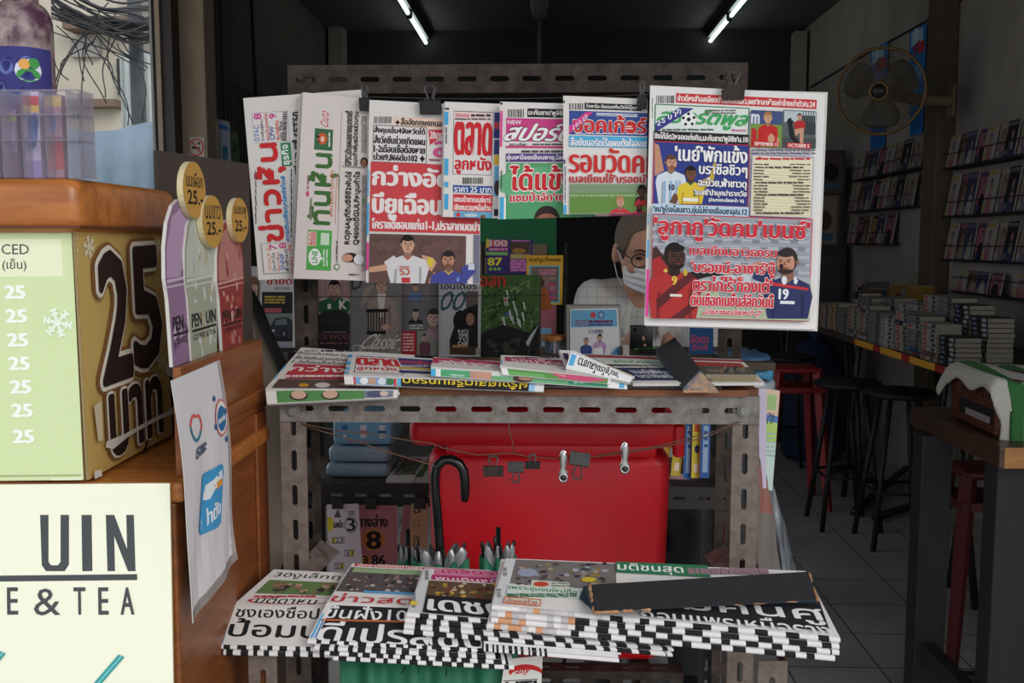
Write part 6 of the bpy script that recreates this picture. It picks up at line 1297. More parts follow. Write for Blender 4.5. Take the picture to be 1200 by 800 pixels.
for s_ in (-1, 1):
    hip = pel + Vector((.09 * s_, 0, -.02)); kn = pel + Vector((.13 * s_, -.42 + .12, -.06)); an = Vector((kn.x, kn.y + .05, .08)); b.caps(hip, kn, .082, .058); b.caps(kn, an, .056, .036); b.caps(an + Vector((0, .02, -.04)), an + Vector((0, -.14, -.05)), .034, .028)
b.build('body', skin, pm, remesh=.0075)
# hair: a close-cropped shell over crown, sides and back
b = MB()
def hsh(i, j):
    th = -math.pi * .98 + 2 * math.pi * .98 * i; z0 = -.035 if abs(th) > .9 else .07 + .025 * (1 - abs(th) / .9)
    if .75 < abs(th) < 1.2: z0 = .07 - (.105) * (abs(th) - .75) / .45
    z = z0 + (.1285 - z0) * j; k = math.sqrt(max(0, 1 - ((z - .03) / .1005) ** 2)); return hp(.081 * k * math.sin(th), -.012 + .1015 * k * math.cos(th), z)
b.sheet(hsh, 48, 10); b.build('hair', hairm, pm, smooth=True, solid=.004)
maskm = mat('white_mask', (222, 222, 224), .8)
b = MB()
def msk(i, j):
    th = -1.15 + 2.3 * i; u = -.016 - .088 * j + .014 * (abs(th) / 1.15) * (1 - 2 * j) * -1; nose = math.exp(-(th / .3) ** 2)
    rr_ = .084 + .026 * nose * (1 - .45 * j) + .004 * math.sin(j * 22); lo = 1 - .16 * j ** 2
    return hp((.075 * lo) * math.sin(th) , .016 + (rr_ * lo) * math.cos(th) + .004, u)
b.sheet(msk, 28, 18); b.build('face_mask', maskm, pm, smooth=True, solid=.003)
for s_ in (-1, 1):
    b = MB(); b.tube([hp(.07 * s_, .05, -.022), hp(.08 * s_, .02, .005), hp(.086 * s_, -.012, .012), hp(.086 * s_, -.022, -.02), hp(.076 * s_, .02, -.075), hp(.064 * s_, .052, -.092)], .0016, 0, 6); b.build('ear_loop', maskm, pm, smooth=True)
frm = mat('glasses_frame', (22, 18, 18), .35)
gl = b = MB()
for s_ in (-1, 1):
    ce = hp(.034 * s_, .108, .004); b.tube([ce + HM @ Vector((.024 * math.cos(a), -.006 * abs(math.cos(a)) * (1 if math.cos(a) * s_ > 0 else 0), .02 * math.sin(a))) for a in [2 * math.pi * k / 24 for k in range(25)]], .0022, 0, 6, cap=False)
    b.tube([hp(.058 * s_, .1, .008), hp(.08 * s_, .04, .012), hp(.086 * s_, -.02, .008)], .002, 0, 6)
b.tube([hp(-.011, .112, .008), hp(0, .116, .011), hp(.011, .112, .008)], .002, 0, 6); gl_o = b.build('glasses', frm, pm, smooth=True)
for s_ in (-1, 1):
    b = MB(); b.ell(hp(.032 * s_, .0845, .004), (.011, .006, .005), M=HM, n=10, m=6); b.build('eye', mat('eye_dark', (40, 28, 24), .3), pm, smooth=True)
    b = MB(); b.tube([hp(.014 * s_, .098, .028), hp(.03 * s_, .098, .034), hp(.05 * s_, .088, .029)], [.002, .0034, .0016], 0, 6); b.build('eyebrow', mat('brow_grey', (66, 54, 46), .9), pm, smooth=True)
# polo shirt
shirt = bpy.data.materials.new('checked_polo'); shirt.use_nodes = True; nt = shirt.node_tree; bb_ = nt.nodes['Principled BSDF']; bb_.inputs['Roughness'].default_value = .9
tc = nt.nodes.new('ShaderNodeTexCoord'); br = nt.nodes.new('ShaderNodeTexBrick'); mp_ = nt.nodes.new('ShaderNodeMapping'); mp_.inputs['Rotation'].default_value = (math.radians(90), 0, 0); br.offset = 0; br.inputs['Scale'].default_value = 1; br.inputs['Brick Width'].default_value = .03; br.inputs['Row Height'].default_value = .03; br.inputs['Mortar Size'].default_value = .0016; br.inputs['Color1'].default_value = br.inputs['Color2'].default_value = lin((196, 194, 190)); br.inputs['Mortar'].default_value = lin((172, 169, 170))
nt.links.new(tc.outputs['Object'], mp_.inputs[0]); nt.links.new(mp_.outputs[0], br.inputs[0]); nt.links.new(br.outputs[0], bb_.inputs[0])
b = MB(); up_c = neck0 + Vector((.01, .04, -.10))
b.caps(shL + Vector((.04, .02, -.012)), shR + Vector((-.04, .02, -.012)), .075, .075, n=16); b.caps(up_c + Vector((-.05, 0, -.0)), shL + Vector((.015, 0, .006)), .06, .056); b.caps(up_c + Vector((.05, 0, 0)), shR + Vector((-.015, 0, .006)), .06, .056)
b.caps(up_c + Vector((0, -.0, -.055)), chest, .085, .12, n=16)
for s_ in (-.085, 0, .085): b.caps(chest + Vector((s_, .02, .1)), pel + Vector((s_ * .9, .02, -.02)), .115, .12, n=16)
for sh, el in ((shL, elL), (shR, elR)): b.caps(sh, sh.lerp(el, .62), .064, .07)
b.build('polo_shirt', shirt, pm, remesh=.009)
b = MB()
def col(i, j):
    th = -2.6 + 5.2 * i; f = abs(th) / 2.6; base_ = neck0 + Vector((.005, .012, -.055)); r = .069 + .018 * j
    return base_ + Vector((r * math.sin(th) * (1 + .08 * j), -r * math.cos(th) * -1 * 1 if False else r * math.cos(th) * 1.0, .03 * (1 - j) * 1.0 - .02 * j - .05 * (f ** 4) * (.3 + j)))
b.sheet(col, 30, 4); b.build('collar', mat('collar_white', (200, 198, 194), .9), pm, smooth=True, solid=.004)
b = MB(); 
for s_ in (-1, 1):
    hip = pel + Vector((.09 * s_, 0, -.02)); kn = pel + Vector((.13 * s_, -.30, -.06)); b.caps(hip, kn, .094, .07); b.caps(kn, Vector((kn.x, kn.y + .05, .10)), .068, .06)
b.build('trousers', mat('dark_trousers', (40, 40, 46), .9), pm, remesh=.012)
for s_ in (-1, 1):
    kn = pel + Vector((.13 * s_, -.30, -.06)); b = MB(); b.caps((kn.x, kn.y + .09, .048), (kn.x, kn.y - .10, .04), .046, .04, n=14); b.box((kn.x - .04, kn.y - .13, .001), (kn.x + .04, kn.y + .13, .02)); b.build('shoe', mat('shoe_black', (28, 26, 26), .6), pm, remesh=.008)
t = thing('stool', 'plain dark stool under the seated man', 'stool', (pel.x, pel.y + .02, 0)); zs_ = pel.z - .17
b = MB(); b.lathe((pel.x, pel.y + .02, zs_), [(.17, -.03), (.175, -.02), (.175, -.005), (.165, 0)], n=24); b.build('seat', blk, t)
for k in range(4): a = math.pi / 4 + k * math.pi / 2; b = MB(); b.tube([(pel.x + .12 * math.cos(a), pel.y + .02 + .12 * math.sin(a), zs_ - .03), (pel.x + .17 * math.cos(a), pel.y + .02 + .17 * math.sin(a), 0)], .013); b.build('leg', blk, t, smooth=True)
# ------------------------------------------------------------------ lower left: packs, newsprint, calendars, cloth bag
pk = mat('pale_blue_wrap', (120, 176, 206), .35, n=.7, c2=(140, 190, 214), scale=6, bump=.05); pk2 = mat('clear_wrap_blue', (126, 160, 182), .2, n=1.2, c2=(166, 186, 200), scale=14, bump=.12)
def pack(x0, x1, y0, y1, d, dep, m, label, deco=False, z0=None):
    a, e = at_y(x0, y0, d), at_y(x1, y1, d); zz = z0 if z0 is not None else e.z
    t = thing('tissue_pack', label, 'pack', ((a.x + e.x) / 2, d + dep / 2, zz), 'blue wrapped packs on the lower counter shelf')
    b = MB(); b.rbox((a.x, d, zz), (e.x, d + dep, a.z), .012); b.build('wrapper', m, t, smooth=True)
    if deco:
        g = Page([Vector((a.x + .008, d - .0008, a.z - .008)), Vector((e.x - .008, d - .0008, a.z - .008)), Vector((e.x - .008, d - .0008, zz + .008)), Vector((a.x + .008, d - .0008, zz + .008))], (116, 170, 204))
        for u, c1, c2 in ((.12, (60, 120, 180), (150, 190, 214)), (.46, (214, 220, 226), (186, 120, 150)), (.8, (206, 214, 220), (40, 90, 150))): g.rect01(u, .2, u + .11, .8, c1); g.rect01(u - .02, .45, u + .13, .58, c2); g.rect01(u + .02, .62, u + .09, .78, (214, 220, 224))
        g.rect01(.2, .92, .8, .96, (186, 120, 140)); pages('printed_front', [g], .001, parent=t, back=(116, 170, 204))
    return zz
DPK = 2.5
zz = at_y(420, 562, DPK).z; zz = ZS + .001
h3, h2 = at_y(420, 543, DPK).z, at_y(420, 523, DPK).z
pack(381, 457, 543.5, 563, DPK, .2, pk2, 'clear wrapped pale blue pack, bottom of the pile on the lower counter shelf', z0=zz)
pack(384, 458, 523.5, 543, DPK + .005, .19, pk2, 'clear wrapped pale blue pack, middle of the pile on the lower counter shelf', z0=h3 + .001)
pack(389, 461, 489, 523, DPK + .01, .18, pk, 'light blue printed pack, topmost of the pile on the lower counter shelf', True, z0=h2 + .001)
g = Page([at_y(473, 535, 2.66), at_y(503, 535, 2.66), at_y(484, 562, DC0 + .012), at_y(452, 562, DC0 + .012)], WHITE); g.text('ตลาด', 470, 537, 492, 541, (190, 60, 70), bold=.05); g.rect01(.1, .25, .9, .8, (120, 140, 110)); g.blot(460, 545, 488, 557, 24, [(150, 110, 90), (80, 120, 110), (190, 180, 170), (110, 90, 100)], 1.5, 3.5, .6)
pages('newspaper', [g], .012, 'colour newspaper lying beside the blue packs on the lower counter shelf', 'newspaper')
g = Page([at_y(496, 536, 2.66), at_y(520, 536, 2.66), at_y(512, 562, DC0 + .016), at_y(482, 562, DC0 + .016)], (206, 200, 190)); g.rect01(.0, .3, .4, .9, (80, 130, 90)); g.rect01(.1, .4, .3, .6, (210, 180, 90))
pages('newspaper', [g], .012, 'newspaper half hidden by the red bin on the lower counter shelf', 'newspaper')
# lottery calendars clipped along the shelf rail
DK = DC0 - .012; GC = 'lottery calendars clipped to the counter shelf rail'
def cal(pts, base, draw, label, clipx=None, d=None):
    d = d or DK; t = thing('lottery_calendar', label, 'calendar', at_y((pts[3][0] + pts[2][0]) / 2, pts[2][1], d), GC)
    p = Page(quad_y(pts, d), base); draw(p); pages('sheet', [p], .002, parent=t)
    if clipx:
        a = at_y(clipx, 590, d); b = MB(); b.box((a.x - .014, d - .008, a.z - .012), (a.x + .014, d + .006, a.z + .016)); b.build('clip', clipm, t, bevel=.002)
def k1(p):
    p.ell(386, 614, 5, 9, (206, 196, 60)); p.text('เลขเด็ด', 391, 609, 402, 618, (60, 56, 66), bold=.03); p.ell(411, 614.5, 7.6, 9.6, (90, 86, 96)); p.ell(411, 614.5, 6.6, 8.6, (200, 194, 204)); p.text('3', 407, 607, 416, 622, (40, 38, 46), bold=.03); p.poly([(391, 606), (396, 596), (400, 606)], (90, 86, 92))
    for x, y, s_, w in ((388.5, 629, '123', 15), (404, 644, '31', 11), (392, 659, '23', 11)): p.frame(x, y, x + w, y + 7.6, (60, 56, 66), (206, 200, 208), .7); p.rect(x + (0 if len(s_) == 3 else w - 5), y + .8, x + (5 if len(s_) == 3 else w), y + 6.8, (206, 196, 60)); p.text(s_, x + 1.5, y + 1.2, x + w - 1.5, y + 6.6, (60, 56, 70), bold=.02)
    p.lines(408, 598, 416, 604, 2, (90, 86, 96), .5); p.rect(384, 634, 386, 636, (190, 50, 60))
def k2(p):
    p.frame(418, 596, 463, 668, (150, 90, 100), (176, 118, 124), .6); p.text('ทางล่าง', 419, 603, 454, 617, (44, 34, 38), bold=.05); p.ell(438, 632, 13.5, 13, (190, 120, 60), n=24); p.text('8', 430, 622, 446, 643, (34, 28, 28), bold=.06); p.ell(429, 655, 5, 5.4, (190, 130, 60)); p.text('3', 425, 651, 431, 660, (40, 32, 32), bold=.05); p.text('86', 436, 650, 451, 662, (40, 32, 32), bold=.06)
def k4(p): p.text('ฉ', 485, 594, 492, 601, (60, 46, 38), bold=.04); p.frame(484, 609, 492, 617, (90, 70, 56), (180, 152, 120), .6); p.text('00', 485, 627, 492, 632, (70, 54, 44), bold=.02); p.text('17', 485, 633, 492, 639, (60, 46, 38), bold=.03); p.text('บน', 484, 644, 493, 650, (70, 54, 44), bold=.02)
cal([(417, 592), (465, 592), (466, 672), (419, 672)], (176, 118, 124), k2, 'pink lottery calendar with big 8, hanging below the counter shelf', 435, DK - .002)
cal([(383, 591), (420, 590), (425, 670), (386, 672)], (206, 200, 208), k1, 'white lottery calendar with a circled 3, hanging below the counter shelf', 396, DK - .014)
cal([(473, 592), (486, 592), (482, 672), (465, 672)], (160, 106, 112), lambda p: None, 'plain pink lottery sheet between the big 8 one and the brown one', None, DK - .004)
cal([(482, 590), (502, 590), (500, 672), (477, 672)], (184, 156, 122), k4, 'brown paper lottery calendar partly hidden by the red bin', 492, DK - .016)
# beige cloth bag with black strap, and magazines behind it
bag = mat('beige_canvas', (150, 138, 124), .95, n=.8, c2=(128, 116, 104), scale=10, bump=.2)
t = thing('cloth_bag', 'beige cloth bag with a black strap hanging behind the wooden counter', 'bag', at_y(310, 700, 2.05))
b = MB()
tl = [(268, 330), (286, 338), (300, 362), (316, 392), (336, 424), (346, 450)]
def bgf(i, j):
    k = i * (len(tl) - 1); n_ = min(int(k), len(tl) - 2); f = k - n_; x = tl[n_][0] * (1 - f) + tl[n_ + 1][0] * f; y = tl[n_][1] * (1 - f) + tl[n_ + 1][1] * f
    p = at_y(x, y, 2.05); bt = at_y(x * .9 + 30, 720, 2.05); bt.z = .004; q_ = p.lerp(bt, j); q_.y += .03 * math.sin(i * 5 + 2 * j) - .05 * math.sin(math.pi * min(j * 1.2, 1)) ; return q_
b.sheet(bgf, 24, 24); b.build('body', bag, t, smooth=True, solid=.02)
b = MB(); b.tube([Vector(bgf(i / 14, 0)) + Vector((0, -.022, .004)) for i in range(15)], .011, 0, 8); b.build('strap', mat('strap_black', (26, 25, 27), .9), t, smooth=True)
MG2 = 'magazines hanging behind the cloth bag'
def w1(p): p.rect(286, 318, 306, 362, (186, 180, 180)); p.fig(297, 333, 7.5, (196, 190, 186), (196, 160, 144), (110, 84, 66), bot=362, sw=2.6); p.poly([(290, 328), (294, 323), (300, 324), (304, 330), (304, 350), (301, 350), (302, 334), (292, 332), (291, 348), (288, 346)], (110, 84, 66))
mag([(285, 312), (307, 312), (309, 402), (288, 402)], 2.4, w1, 'magazine with long haired woman cover, left of the car magazine', .02, base=(176, 172, 172), grp=MG2)
def w2(p): p.text('ขายดี', 313, 325, 342, 333, (176, 44, 50), bold=.06); p.rect(307, 342, 343, 400, (40, 40, 46)); p.lines(310, 346, 334, 356, 3, (190, 170, 70), .6); p.rect(310, 361, 330, 366, (180, 90, 100)); p.rect(308, 367, 343, 381, (120, 136, 130)); p.poly([(316, 384), (322, 373), (336, 371), (343, 376), (343, 396), (318, 394)], (56, 60, 68)); p.poly([(323, 375), (335, 373), (337, 380), (322, 381)], (110, 122, 134)); p.ell(333, 391, 4, 5.5, (24, 24, 26)); p.ell(333, 391, 2.2, 3.2, (110, 110, 114)); p.rect(318, 386, 322, 389, (190, 190, 186)); p.lines(322, 336, 342, 340, 2, (120, 120, 124), .5); p.rect(308, 400, 343, 412, (150, 156, 164))
mag([(306, 318), (346, 318), (346, 412), (306, 412)], 2.38, w2, 'car magazine with red title and dark car, left of the rear post', .02, base=(206, 204, 206), grp=MG2)
rk2 = thing('magazine_rack', 'black rack carrying the car magazine behind the cloth bag', 'rack', at_y(315, 420, 2.42))
b = MB(); a0, a1 = at_y(280, 404, 2.40), at_y(348, 404, 2.40); b.box((a0.x, 2.36, a0.z - .012), (a1.x, 2.44, a0.z - .004)); b.build('ledge', blk, rk2)
for x in (a0.x + .02, a1.x - .02): b = MB(); b.box((x - .01, 2.43, 0), (x + .01, 2.445, a0.z + .18)); b.build('post', blk, rk2)
# ------------------------------------------------------------------ right of the stand: blue packs, booklet fan, bag
pkb = mat('blue_film', (60, 140, 190), .25, n=1, c2=(96, 170, 206), scale=9, bump=.15)
def softpack(x0, x1, y0, y1, d, m, label, dep=.2):
    a, e = at_y(x0, y0, d), at_y(x1, y1, d); t = thing('soft_pack', label, 'pack', ((a.x + e.x) / 2, d + dep / 2, e.z), 'blue film packs beside the right rear post')
    def f(u, v, s_):
        th = u * 2 * math.pi; rx = (e.x - a.x) / 2 * (1 + .05 * math.sin(3 * th + v * 9)); return Vector(((a.x + e.x) / 2 + rx * (abs(math.cos(th)) ** .5) * math.copysign(1, math.cos(th)), d + dep / 2 + dep / 2 * (abs(math.sin(th)) ** .5) * math.copysign(1, math.sin(th)), s_))
    rings = []
    for k, (v, s_) in enumerate(((0, .8), (.12, 1), (.8, 1), (.95, .9), (1, .6))):
        z = e.z + (a.z - e.z) * v; rings.append([Vector((((p := f(i / 28, v, 0)).x - (a.x + e.x) / 2) * s_ + (a.x + e.x) / 2, (p.y - d - dep / 2) * s_ + d + dep / 2, z + .004 * math.sin(i * 1.7 + k))) for i in range(28)])
    b = MB(); b.loft(rings); b.build('wrapper', m, t, smooth=True)
    b = MB(); b.sheet(lambda i, j: Vector((a.x + (e.x - a.x) * (.1 + .8 * i), d - .012 * j - .002, e.z + (a.z - e.z) * (.25 + .1 * j) + .004 * math.sin(i * 12))), 10, 2); b.build('seam_flap', m, t, smooth=True, solid=.001)
softpack(842, 914, 447, 462, 2.46, mat('grey_film', (176, 186, 194), .3, n=1, c2=(150, 164, 176), scale=10), 'pale grey film pack, bottom of the pile beside the right rear post')
softpack(846, 912, 432, 447, 2.465, pkb, 'bright blue film pack, middle of the pile beside the right rear post')
softpack(848, 908, 418, 432, 2.47, mat('dark_blue_film', (50, 84, 120), .3, n=1, c2=(70, 110, 150), scale=10), 'dark blue film pack, topmost of the pile beside the right rear post')
BF = 'booklets standing in a fan between the red bin and the right leg'
fan_specs = [((757, 500), (763, 500), (752, 554), (744, 552), (90, 40, 50), 'maroon'), ((768, 500), (774, 500), (764, 558), (757, 556), (40, 84, 140), 'slim blue'), ((776, 498), (790, 498), (780, 562), (763, 558), (196, 156, 60), 'orange yellow'), ((792, 494), (805, 494), (797, 558), (786, 557), (200, 180, 70), 'worn yellow'), ((804, 492), (812, 492), (810, 562), (801, 560), (44, 110, 180), 'royal blue'), ((812, 492), (822, 492), (819, 560), (810, 560), (206, 196, 70), 'lemon yellow'), ((822, 492), (833, 492), (831, 560), (820, 560), (60, 96, 166), 'blue white')]
for k, (tl_, tr_, br_, bl_, c_, nm) in enumerate(fan_specs):
    d = 2.47 - .012 * k; p = Page(quad_y([tl_, tr_, br_, bl_], d), c_)
    if k in (4, 6): p.rect01(.25, .1, .8, .9, (150, 180, 210)); p.lines(*proj(p.P(.3, .15)), *proj(p.P(.75, .5)), 3, (60, 90, 150))
    if k in (3, 5): p.ell(*proj(p.P(.6, .5)), 3, 5, (60, 50, 90)); p.rect01(.3, .75, .8, .9, (230, 220, 200)); p.rect01(.2, .06, .8, .2, (190, 90, 60))
    if k == 2: p.rect01(.1, .1, .9, .35, (190, 110, 70))
    pages('booklet', [p], .009, '%s booklet in the fan between the red bin and the right leg' % nm, 'booklet', BF)
for k, (c_, nm) in enumerate((((196, 150, 160), 'pink'), ((170, 160, 190), 'lilac'))):
    p = Page(quad_y([(776 - k * 8, 558 + k * 2), (810 - k * 12, 554 + k * 3), (808 - k * 12, 569), (776 - k * 8, 572)], 2.52 + .02 * k), c_); pages('leaflet', [p], .004, '%s leaflet peeping out under the booklet fan' % nm, 'leaflet')
b = MB(); a0 = at_y(744, 566, 2.5); a1 = at_y(834, 566, 2.5)
# hanging bag of papers on the right leg
t = thing('plastic_bag', 'crumpled clear plastic bag of papers hanging on the right stand leg', 'bag', at_y(910, 700, 1.75))
film = mat('clear_bag_film', (70, 74, 80), .25, n=1.6, c2=(124, 128, 134), scale=9, stretch=(6, 6, 1), bump=.4)
edge = [(889, 540), (897, 543), (905, 566), (914, 600), (919, 612), (926, 645), (934, 676), (944, 720)]
def bagf(i, j):
    k = j * (len(edge) - 1); n_ = min(int(k), len(edge) - 2); f = k - n_; x = edge[n_][0] * (1 - f) + edge[n_ + 1][0] * f; y = edge[n_][1] * (1 - f) + edge[n_ + 1][1] * f
    x0_ = 886; return at_y(x0_ + (x - x0_) * i, y - (1 - i) * 6, 1.70 + .07 * i + .006 * math.sin(i * 14 + j * 9))
b = MB(); b.sheet(lambda i, j: bagf(.66 + .34 * i, j), 8, 24); b.build('film', film, t, smooth=True, solid=.004)
b = MB(); b.sheet(lambda i, j: Vector(bagf(.7 * i, j)) + Vector((0, .004, 0)), 6, 20, 0, lambda u, v: 1 if .18 < v < .5 and u > .2 else 0); b.build('papers', [mat('bag_paper', (112, 104, 98), .7, n=.8, c2=(92, 86, 82), scale=8), mat('bag_paper_pink', (130, 76, 66), .7, n=1, c2=(140, 100, 92), scale=8)], t, smooth=True, solid=.006)
g = Page(quad_y([(889, 455), (898, 455), (898, 572), (890, 572)], 1.728), (196, 186, 206)); pages('booklet', [g], .01, 'lilac booklet edge standing in the plastic bag on the right stand leg', 'booklet')
g = Page(quad_y([(896, 455), (914, 458), (905, 575), (893, 572)], 1.742), (186, 206, 196)); g.rect01(0, .0, 1, .25, (206, 180, 160)); g.rect01(.2, .05, .8, .2, (150, 180, 120)); g.rect01(0, .25, 1, .32, (90, 120, 180)); g.rect01(0, .32, 1, .52, (170, 196, 110)); g.text('76', 900, 484, 908, 490, (60, 70, 60), bold=.04); g.text('17', 899, 491, 906, 497, (60, 70, 60), bold=.04); g.lines(898, 505, 908, 536, 6, (150, 176, 170), .4)
pages('booklet', [g], .01, 'pastel green numbered booklet standing in the plastic bag beside the lilac one', 'booklet')
# ------------------------------------------------------------------ right table with block legs
tw_ = mat('table_top_wood', (92, 66, 49), .35, n=1.2, c2=(62, 44, 33), scale=5, stretch=(8, 1, 8), bump=.04); endw = mat('end_grain_wood', (196, 142, 84), .6, n=1.2, c2=(160, 108, 60), scale=8, stretch=(1, 1, 8)); lg = mat('black_stained_leg', (44, 44, 48), .6, n=1, c2=(34, 34, 38), scale=8, stretch=(6, 6, 1), bump=.05)
ZT = at_y(1172, 524, 2.5).z; TX = at_y(1172, 524, 2.5).x; TY1 = 3.12
t = thing('wooden_table', 'dark plank table with black block legs at the right photo edge', 'table', (TX + .5, 2.8, 0)); ZTb = at_y(1172, 549, 2.5).z
b = MB(); b.box((TX, 2.5, ZTb), (TX + 1.0, TY1, ZT)); o = b.build('table_top', tw_, t, bevel=.003)
b = MB(); b.box((TX + .012, 2.4985, ZTb + .001), (TX + 1.0, 2.5, ZT - .001)); b.build('front_edge', endw, t)['label'] = 'bare yellowish front edge'
def leg(px0, px1, d, w): a = at_y(px0, 600, d); e = at_y(px1, 600, d); b = MB(); b.box((a.x, d, 0), (e.x, d + w, ZTb)); b.build('leg', lg, t, bevel=.004); return a.x, e.x
l1 = leg(1078, 1114, 2.92, .08); l2 = leg(1167, 1212, 2.56, .08); leg(1395, 1440, 2.56, .08); leg(1330, 1366, 2.92, .08)
zs0 = at_y(1098, 752, 2.92).z; b = MB(); b.box((l1[0] + .02, 2.6, zs0 - .06), (l1[0] + .06, 2.94, zs0)); b.build('stretcher', lg, t, bevel=.003)
b = MB(); zs1 = at_y(1140, 790, 2.95).z; b.box((l1[1], 2.94, zs1 - .05), (l1[1] + .7, 2.98, zs1)); b.build('stretcher', lg, t, bevel=.003)
# brown plastic basket drawer under the towel
br_ = mat('brown_plastic', (104, 58, 42), .4, n=.6, c2=(88, 48, 36), scale=10); t = thing('plastic_basket', 'brown slotted plastic basket box under the striped towel on the table', 'basket', (TX + .2, 2.8, ZT))
c0 = at_z(1122, 492, ZT + .002); c1 = at_z(1178, 518, ZT + .002); ax = (c1 - c0); ax.z = 0; Lb0 = ax.length; ax.normalize(); ay = Vector((-ax.y, ax.x, 0)); ay = ay if ay.x > 0 else -ay
hb = at_y(1122, 432, c0.y).z - ZT; s0 = (at_z(1168, 513, ZT + .002) - c0).length
Lb = s0; Mx = Matrix(((ax.x, ay.x, 0, c0.x), (ax.y, ay.y, 0, c0.y), (0, 0, 1, ZT), (0, 0, 0, 1)))
b = MB(); w_ = .34
b.rbox((-.06, 0, .001), (Lb, w_, hb), .012, M=Mx); b.build('body', br_, t, smooth=True)
b = MB()
for k in range(13): b.box((.02 + k * .021, -.0012, hb - .056), (.026 + k * .021, .004, hb - .04), M=Mx)
b.build('vent_slots', mat('slot_black', (16, 12, 12), .8), t)
b = MB(); b.box((.01, -.0015, .03), (Lb - .02, .004, hb - .078), M=Mx); b.build('opening', MC['slot_black'], t); b = MB(); b.box((.06, -.0025, .032), (Lb - .04, .001, .05), M=Mx); b.build('paper_inside', mat('paper_grey', (150, 144, 140), .8), t)
b = MB(); b.box((-.004, -.004, .012), (Lb, 0, .02), M=Mx); b.box((-.004, -.004, hb - .072), (Lb, 0, hb - .067), M=Mx); b.build('ridge', br_, t, bevel=.001)
b = MB(); b.lathe(Mx @ Vector((-.061, .05, hb * .55)), [(.018, 0), (.018, .002)], n=16, M=(Matrix.Rotation(math.atan2(ax.y, ax.x), 3, 'Z') @ Matrix.Rotation(-math.pi / 2, 3, 'Y') @ Matrix.Scale(.5, 3, Vector((0, 1, 0))))); b.build('hand_hole', MC['slot_black'], t)
# striped towel over it
zt_ = ZT + hb + .006
L0, L1 = Mx @ Vector((-.11, -.006, hb + .006)), Mx @ Vector((s0 + .004, -.006, hb + .006)); ex = Vector((1, .0, 0)); 
wts = [-.06, .018, .064, .125, .175, .245, .33, .40, .47, .56]; tot = .56; cid = [0, 1, 0, 1, 0, 1, 0, 1, 0]
tow_w = mat('towel_white', (206, 202, 194), .98, n=.6, c2=(190, 186, 178), scale=90, bump=.5); tow_g = mat('towel_green', (62, 122, 66), .98, n=.6, c2=(50, 104, 56), scale=90, bump=.5)
dv = (L1 - L0); LV = dv.length; dvn = dv.normalized(); DROP = L1.z - at_y(1170, 515, L1.y - .015).z
def tow(i, j):
    u = -.06 + (tot + .06) * i; s_ = j * (LV + .02 + DROP)
    if s_ < LV: p = L0 + dvn * s_; z = 0
    elif s_ < LV + .02: a = (s_ - LV) / .02 * math.pi / 2; p = L1 + dvn * .0127 * math.sin(a); z = -.0127 * (1 - math.cos(a))
    else: p = L1 + dvn * .0127; z = -.0127 - (s_ - LV - .02)
    if s_ < .06: p = p - Vector((0, 0, .05 * (1 - s_ / .06) ** 1.5))
    fr = max(0, s_ - LV - .02) / DROP
    wv = .006 * math.sin(u * 22 + s_ * 9) + .004 * math.sin(u * 47 - s_ * 13)
    p = p + ex * u + Vector((0, 0, z + wv * (1 - fr))) + dvn * (.012 * math.sin(u * 26) * fr)
    if u < 0: k = -u / .06; p += Vector((.052 * k - .012 * math.sin(math.pi * k), 0, -.042 * k - .012 * k * math.sin(s_ * 34))) 
    if u < .03 and fr > 0: p += ex * (.02 * fr + .02 * math.sin(fr * 3) * (1 - u / .03 if u > 0 else 1))
    return p
def tmi(u, v):
    x = -.06 + (tot + .06) * u
    for k in range(len(wts) - 1):
        if wts[k] <= x < wts[k + 1]: return cid[k]
    return 0
b = MB(); b.sheet(tow, 100, 50, 0, tmi); b.build('striped_towel', [tow_w, tow_g], label='white towel with green stripes draped over the brown basket on the table', cat='towel', smooth=True, solid=.006)
for k, (px, py, r, h) in enumerate(((1156, 414, .022, .04), (1170, 412, .024, .045), (1200, 415, .024, .03))):
    p = at_y(px, py, 3.3); 
# ------------------------------------------------------------------ wall fan
FC = at_y(1032, 107, 5.2); fn = Vector((-.42, -.9, -.1)).normalized(); fu = (Z - fn * Z.dot(fn)).normalized(); fr_ = fn.cross(fu)
FM = Matrix((fr_, fu, fn)).transposed(); RF = .212
t = thing('wall_fan', 'dusty tan rimmed wall fan with dark cage on the right wall pillar', 'fan', FC)
tan = mat('fan_rim_tan', (126, 94, 52), .5, n=.8, c2=(100, 74, 40), scale=12); cage = mat('fan_cage_wire', (92, 82, 66), .5); blade = mat('fan_blade', (84, 76, 62), .4, alpha=.7)
def ring(r, z, tr, m, name, n=48): b = MB(); b.tube([FC + FM @ Vector((r * math.cos(2 * math.pi * k / n), r * math.sin(2 * math.pi * k / n), z)) for k in range(n + 1)], tr, 0, 6, cap=False); return b.build(name, m, t, smooth=True)
ring(RF, 0, .0085, tan, 'rim'); ring(.042, .07, .008, tan, 'badge_ring')
b = MB()
for k in range(110):
    a = 2 * math.pi * k / 110; a2 = a + .35; P0 = lambda r, z, aa: FC + FM @ Vector((r * math.cos(aa), r * math.sin(aa), z))
    b.tube([P0(RF, 0, a), P0(RF * .8, .036, a + .06), P0(RF * .5, .06, a + .16), P0(.05, .07, a2)], .0014, 0, 4, cap=False)
    if k % 2 == 0: b.tube([P0(RF, 0, a), P0(RF * .9, -.05, a), P0(RF * .5, -.07, a), P0(.05, -.075, a)], .0009, 0, 4, cap=False)
b.build('cage', cage, t)
ring(RF * .62, .052, .0016, cage, 'cage_ring'); ring(RF * .8, -.058, .0016, cage, 'cage_ring')
b = MB(); b.lathe(FC + FM @ Vector((0, 0, .068)), [(.036, 0), (.034, .004), (.001, .006)], n=24, M=FM); b.build('badge', mat('badge_black', (22, 22, 26), .4), t, smooth=True)
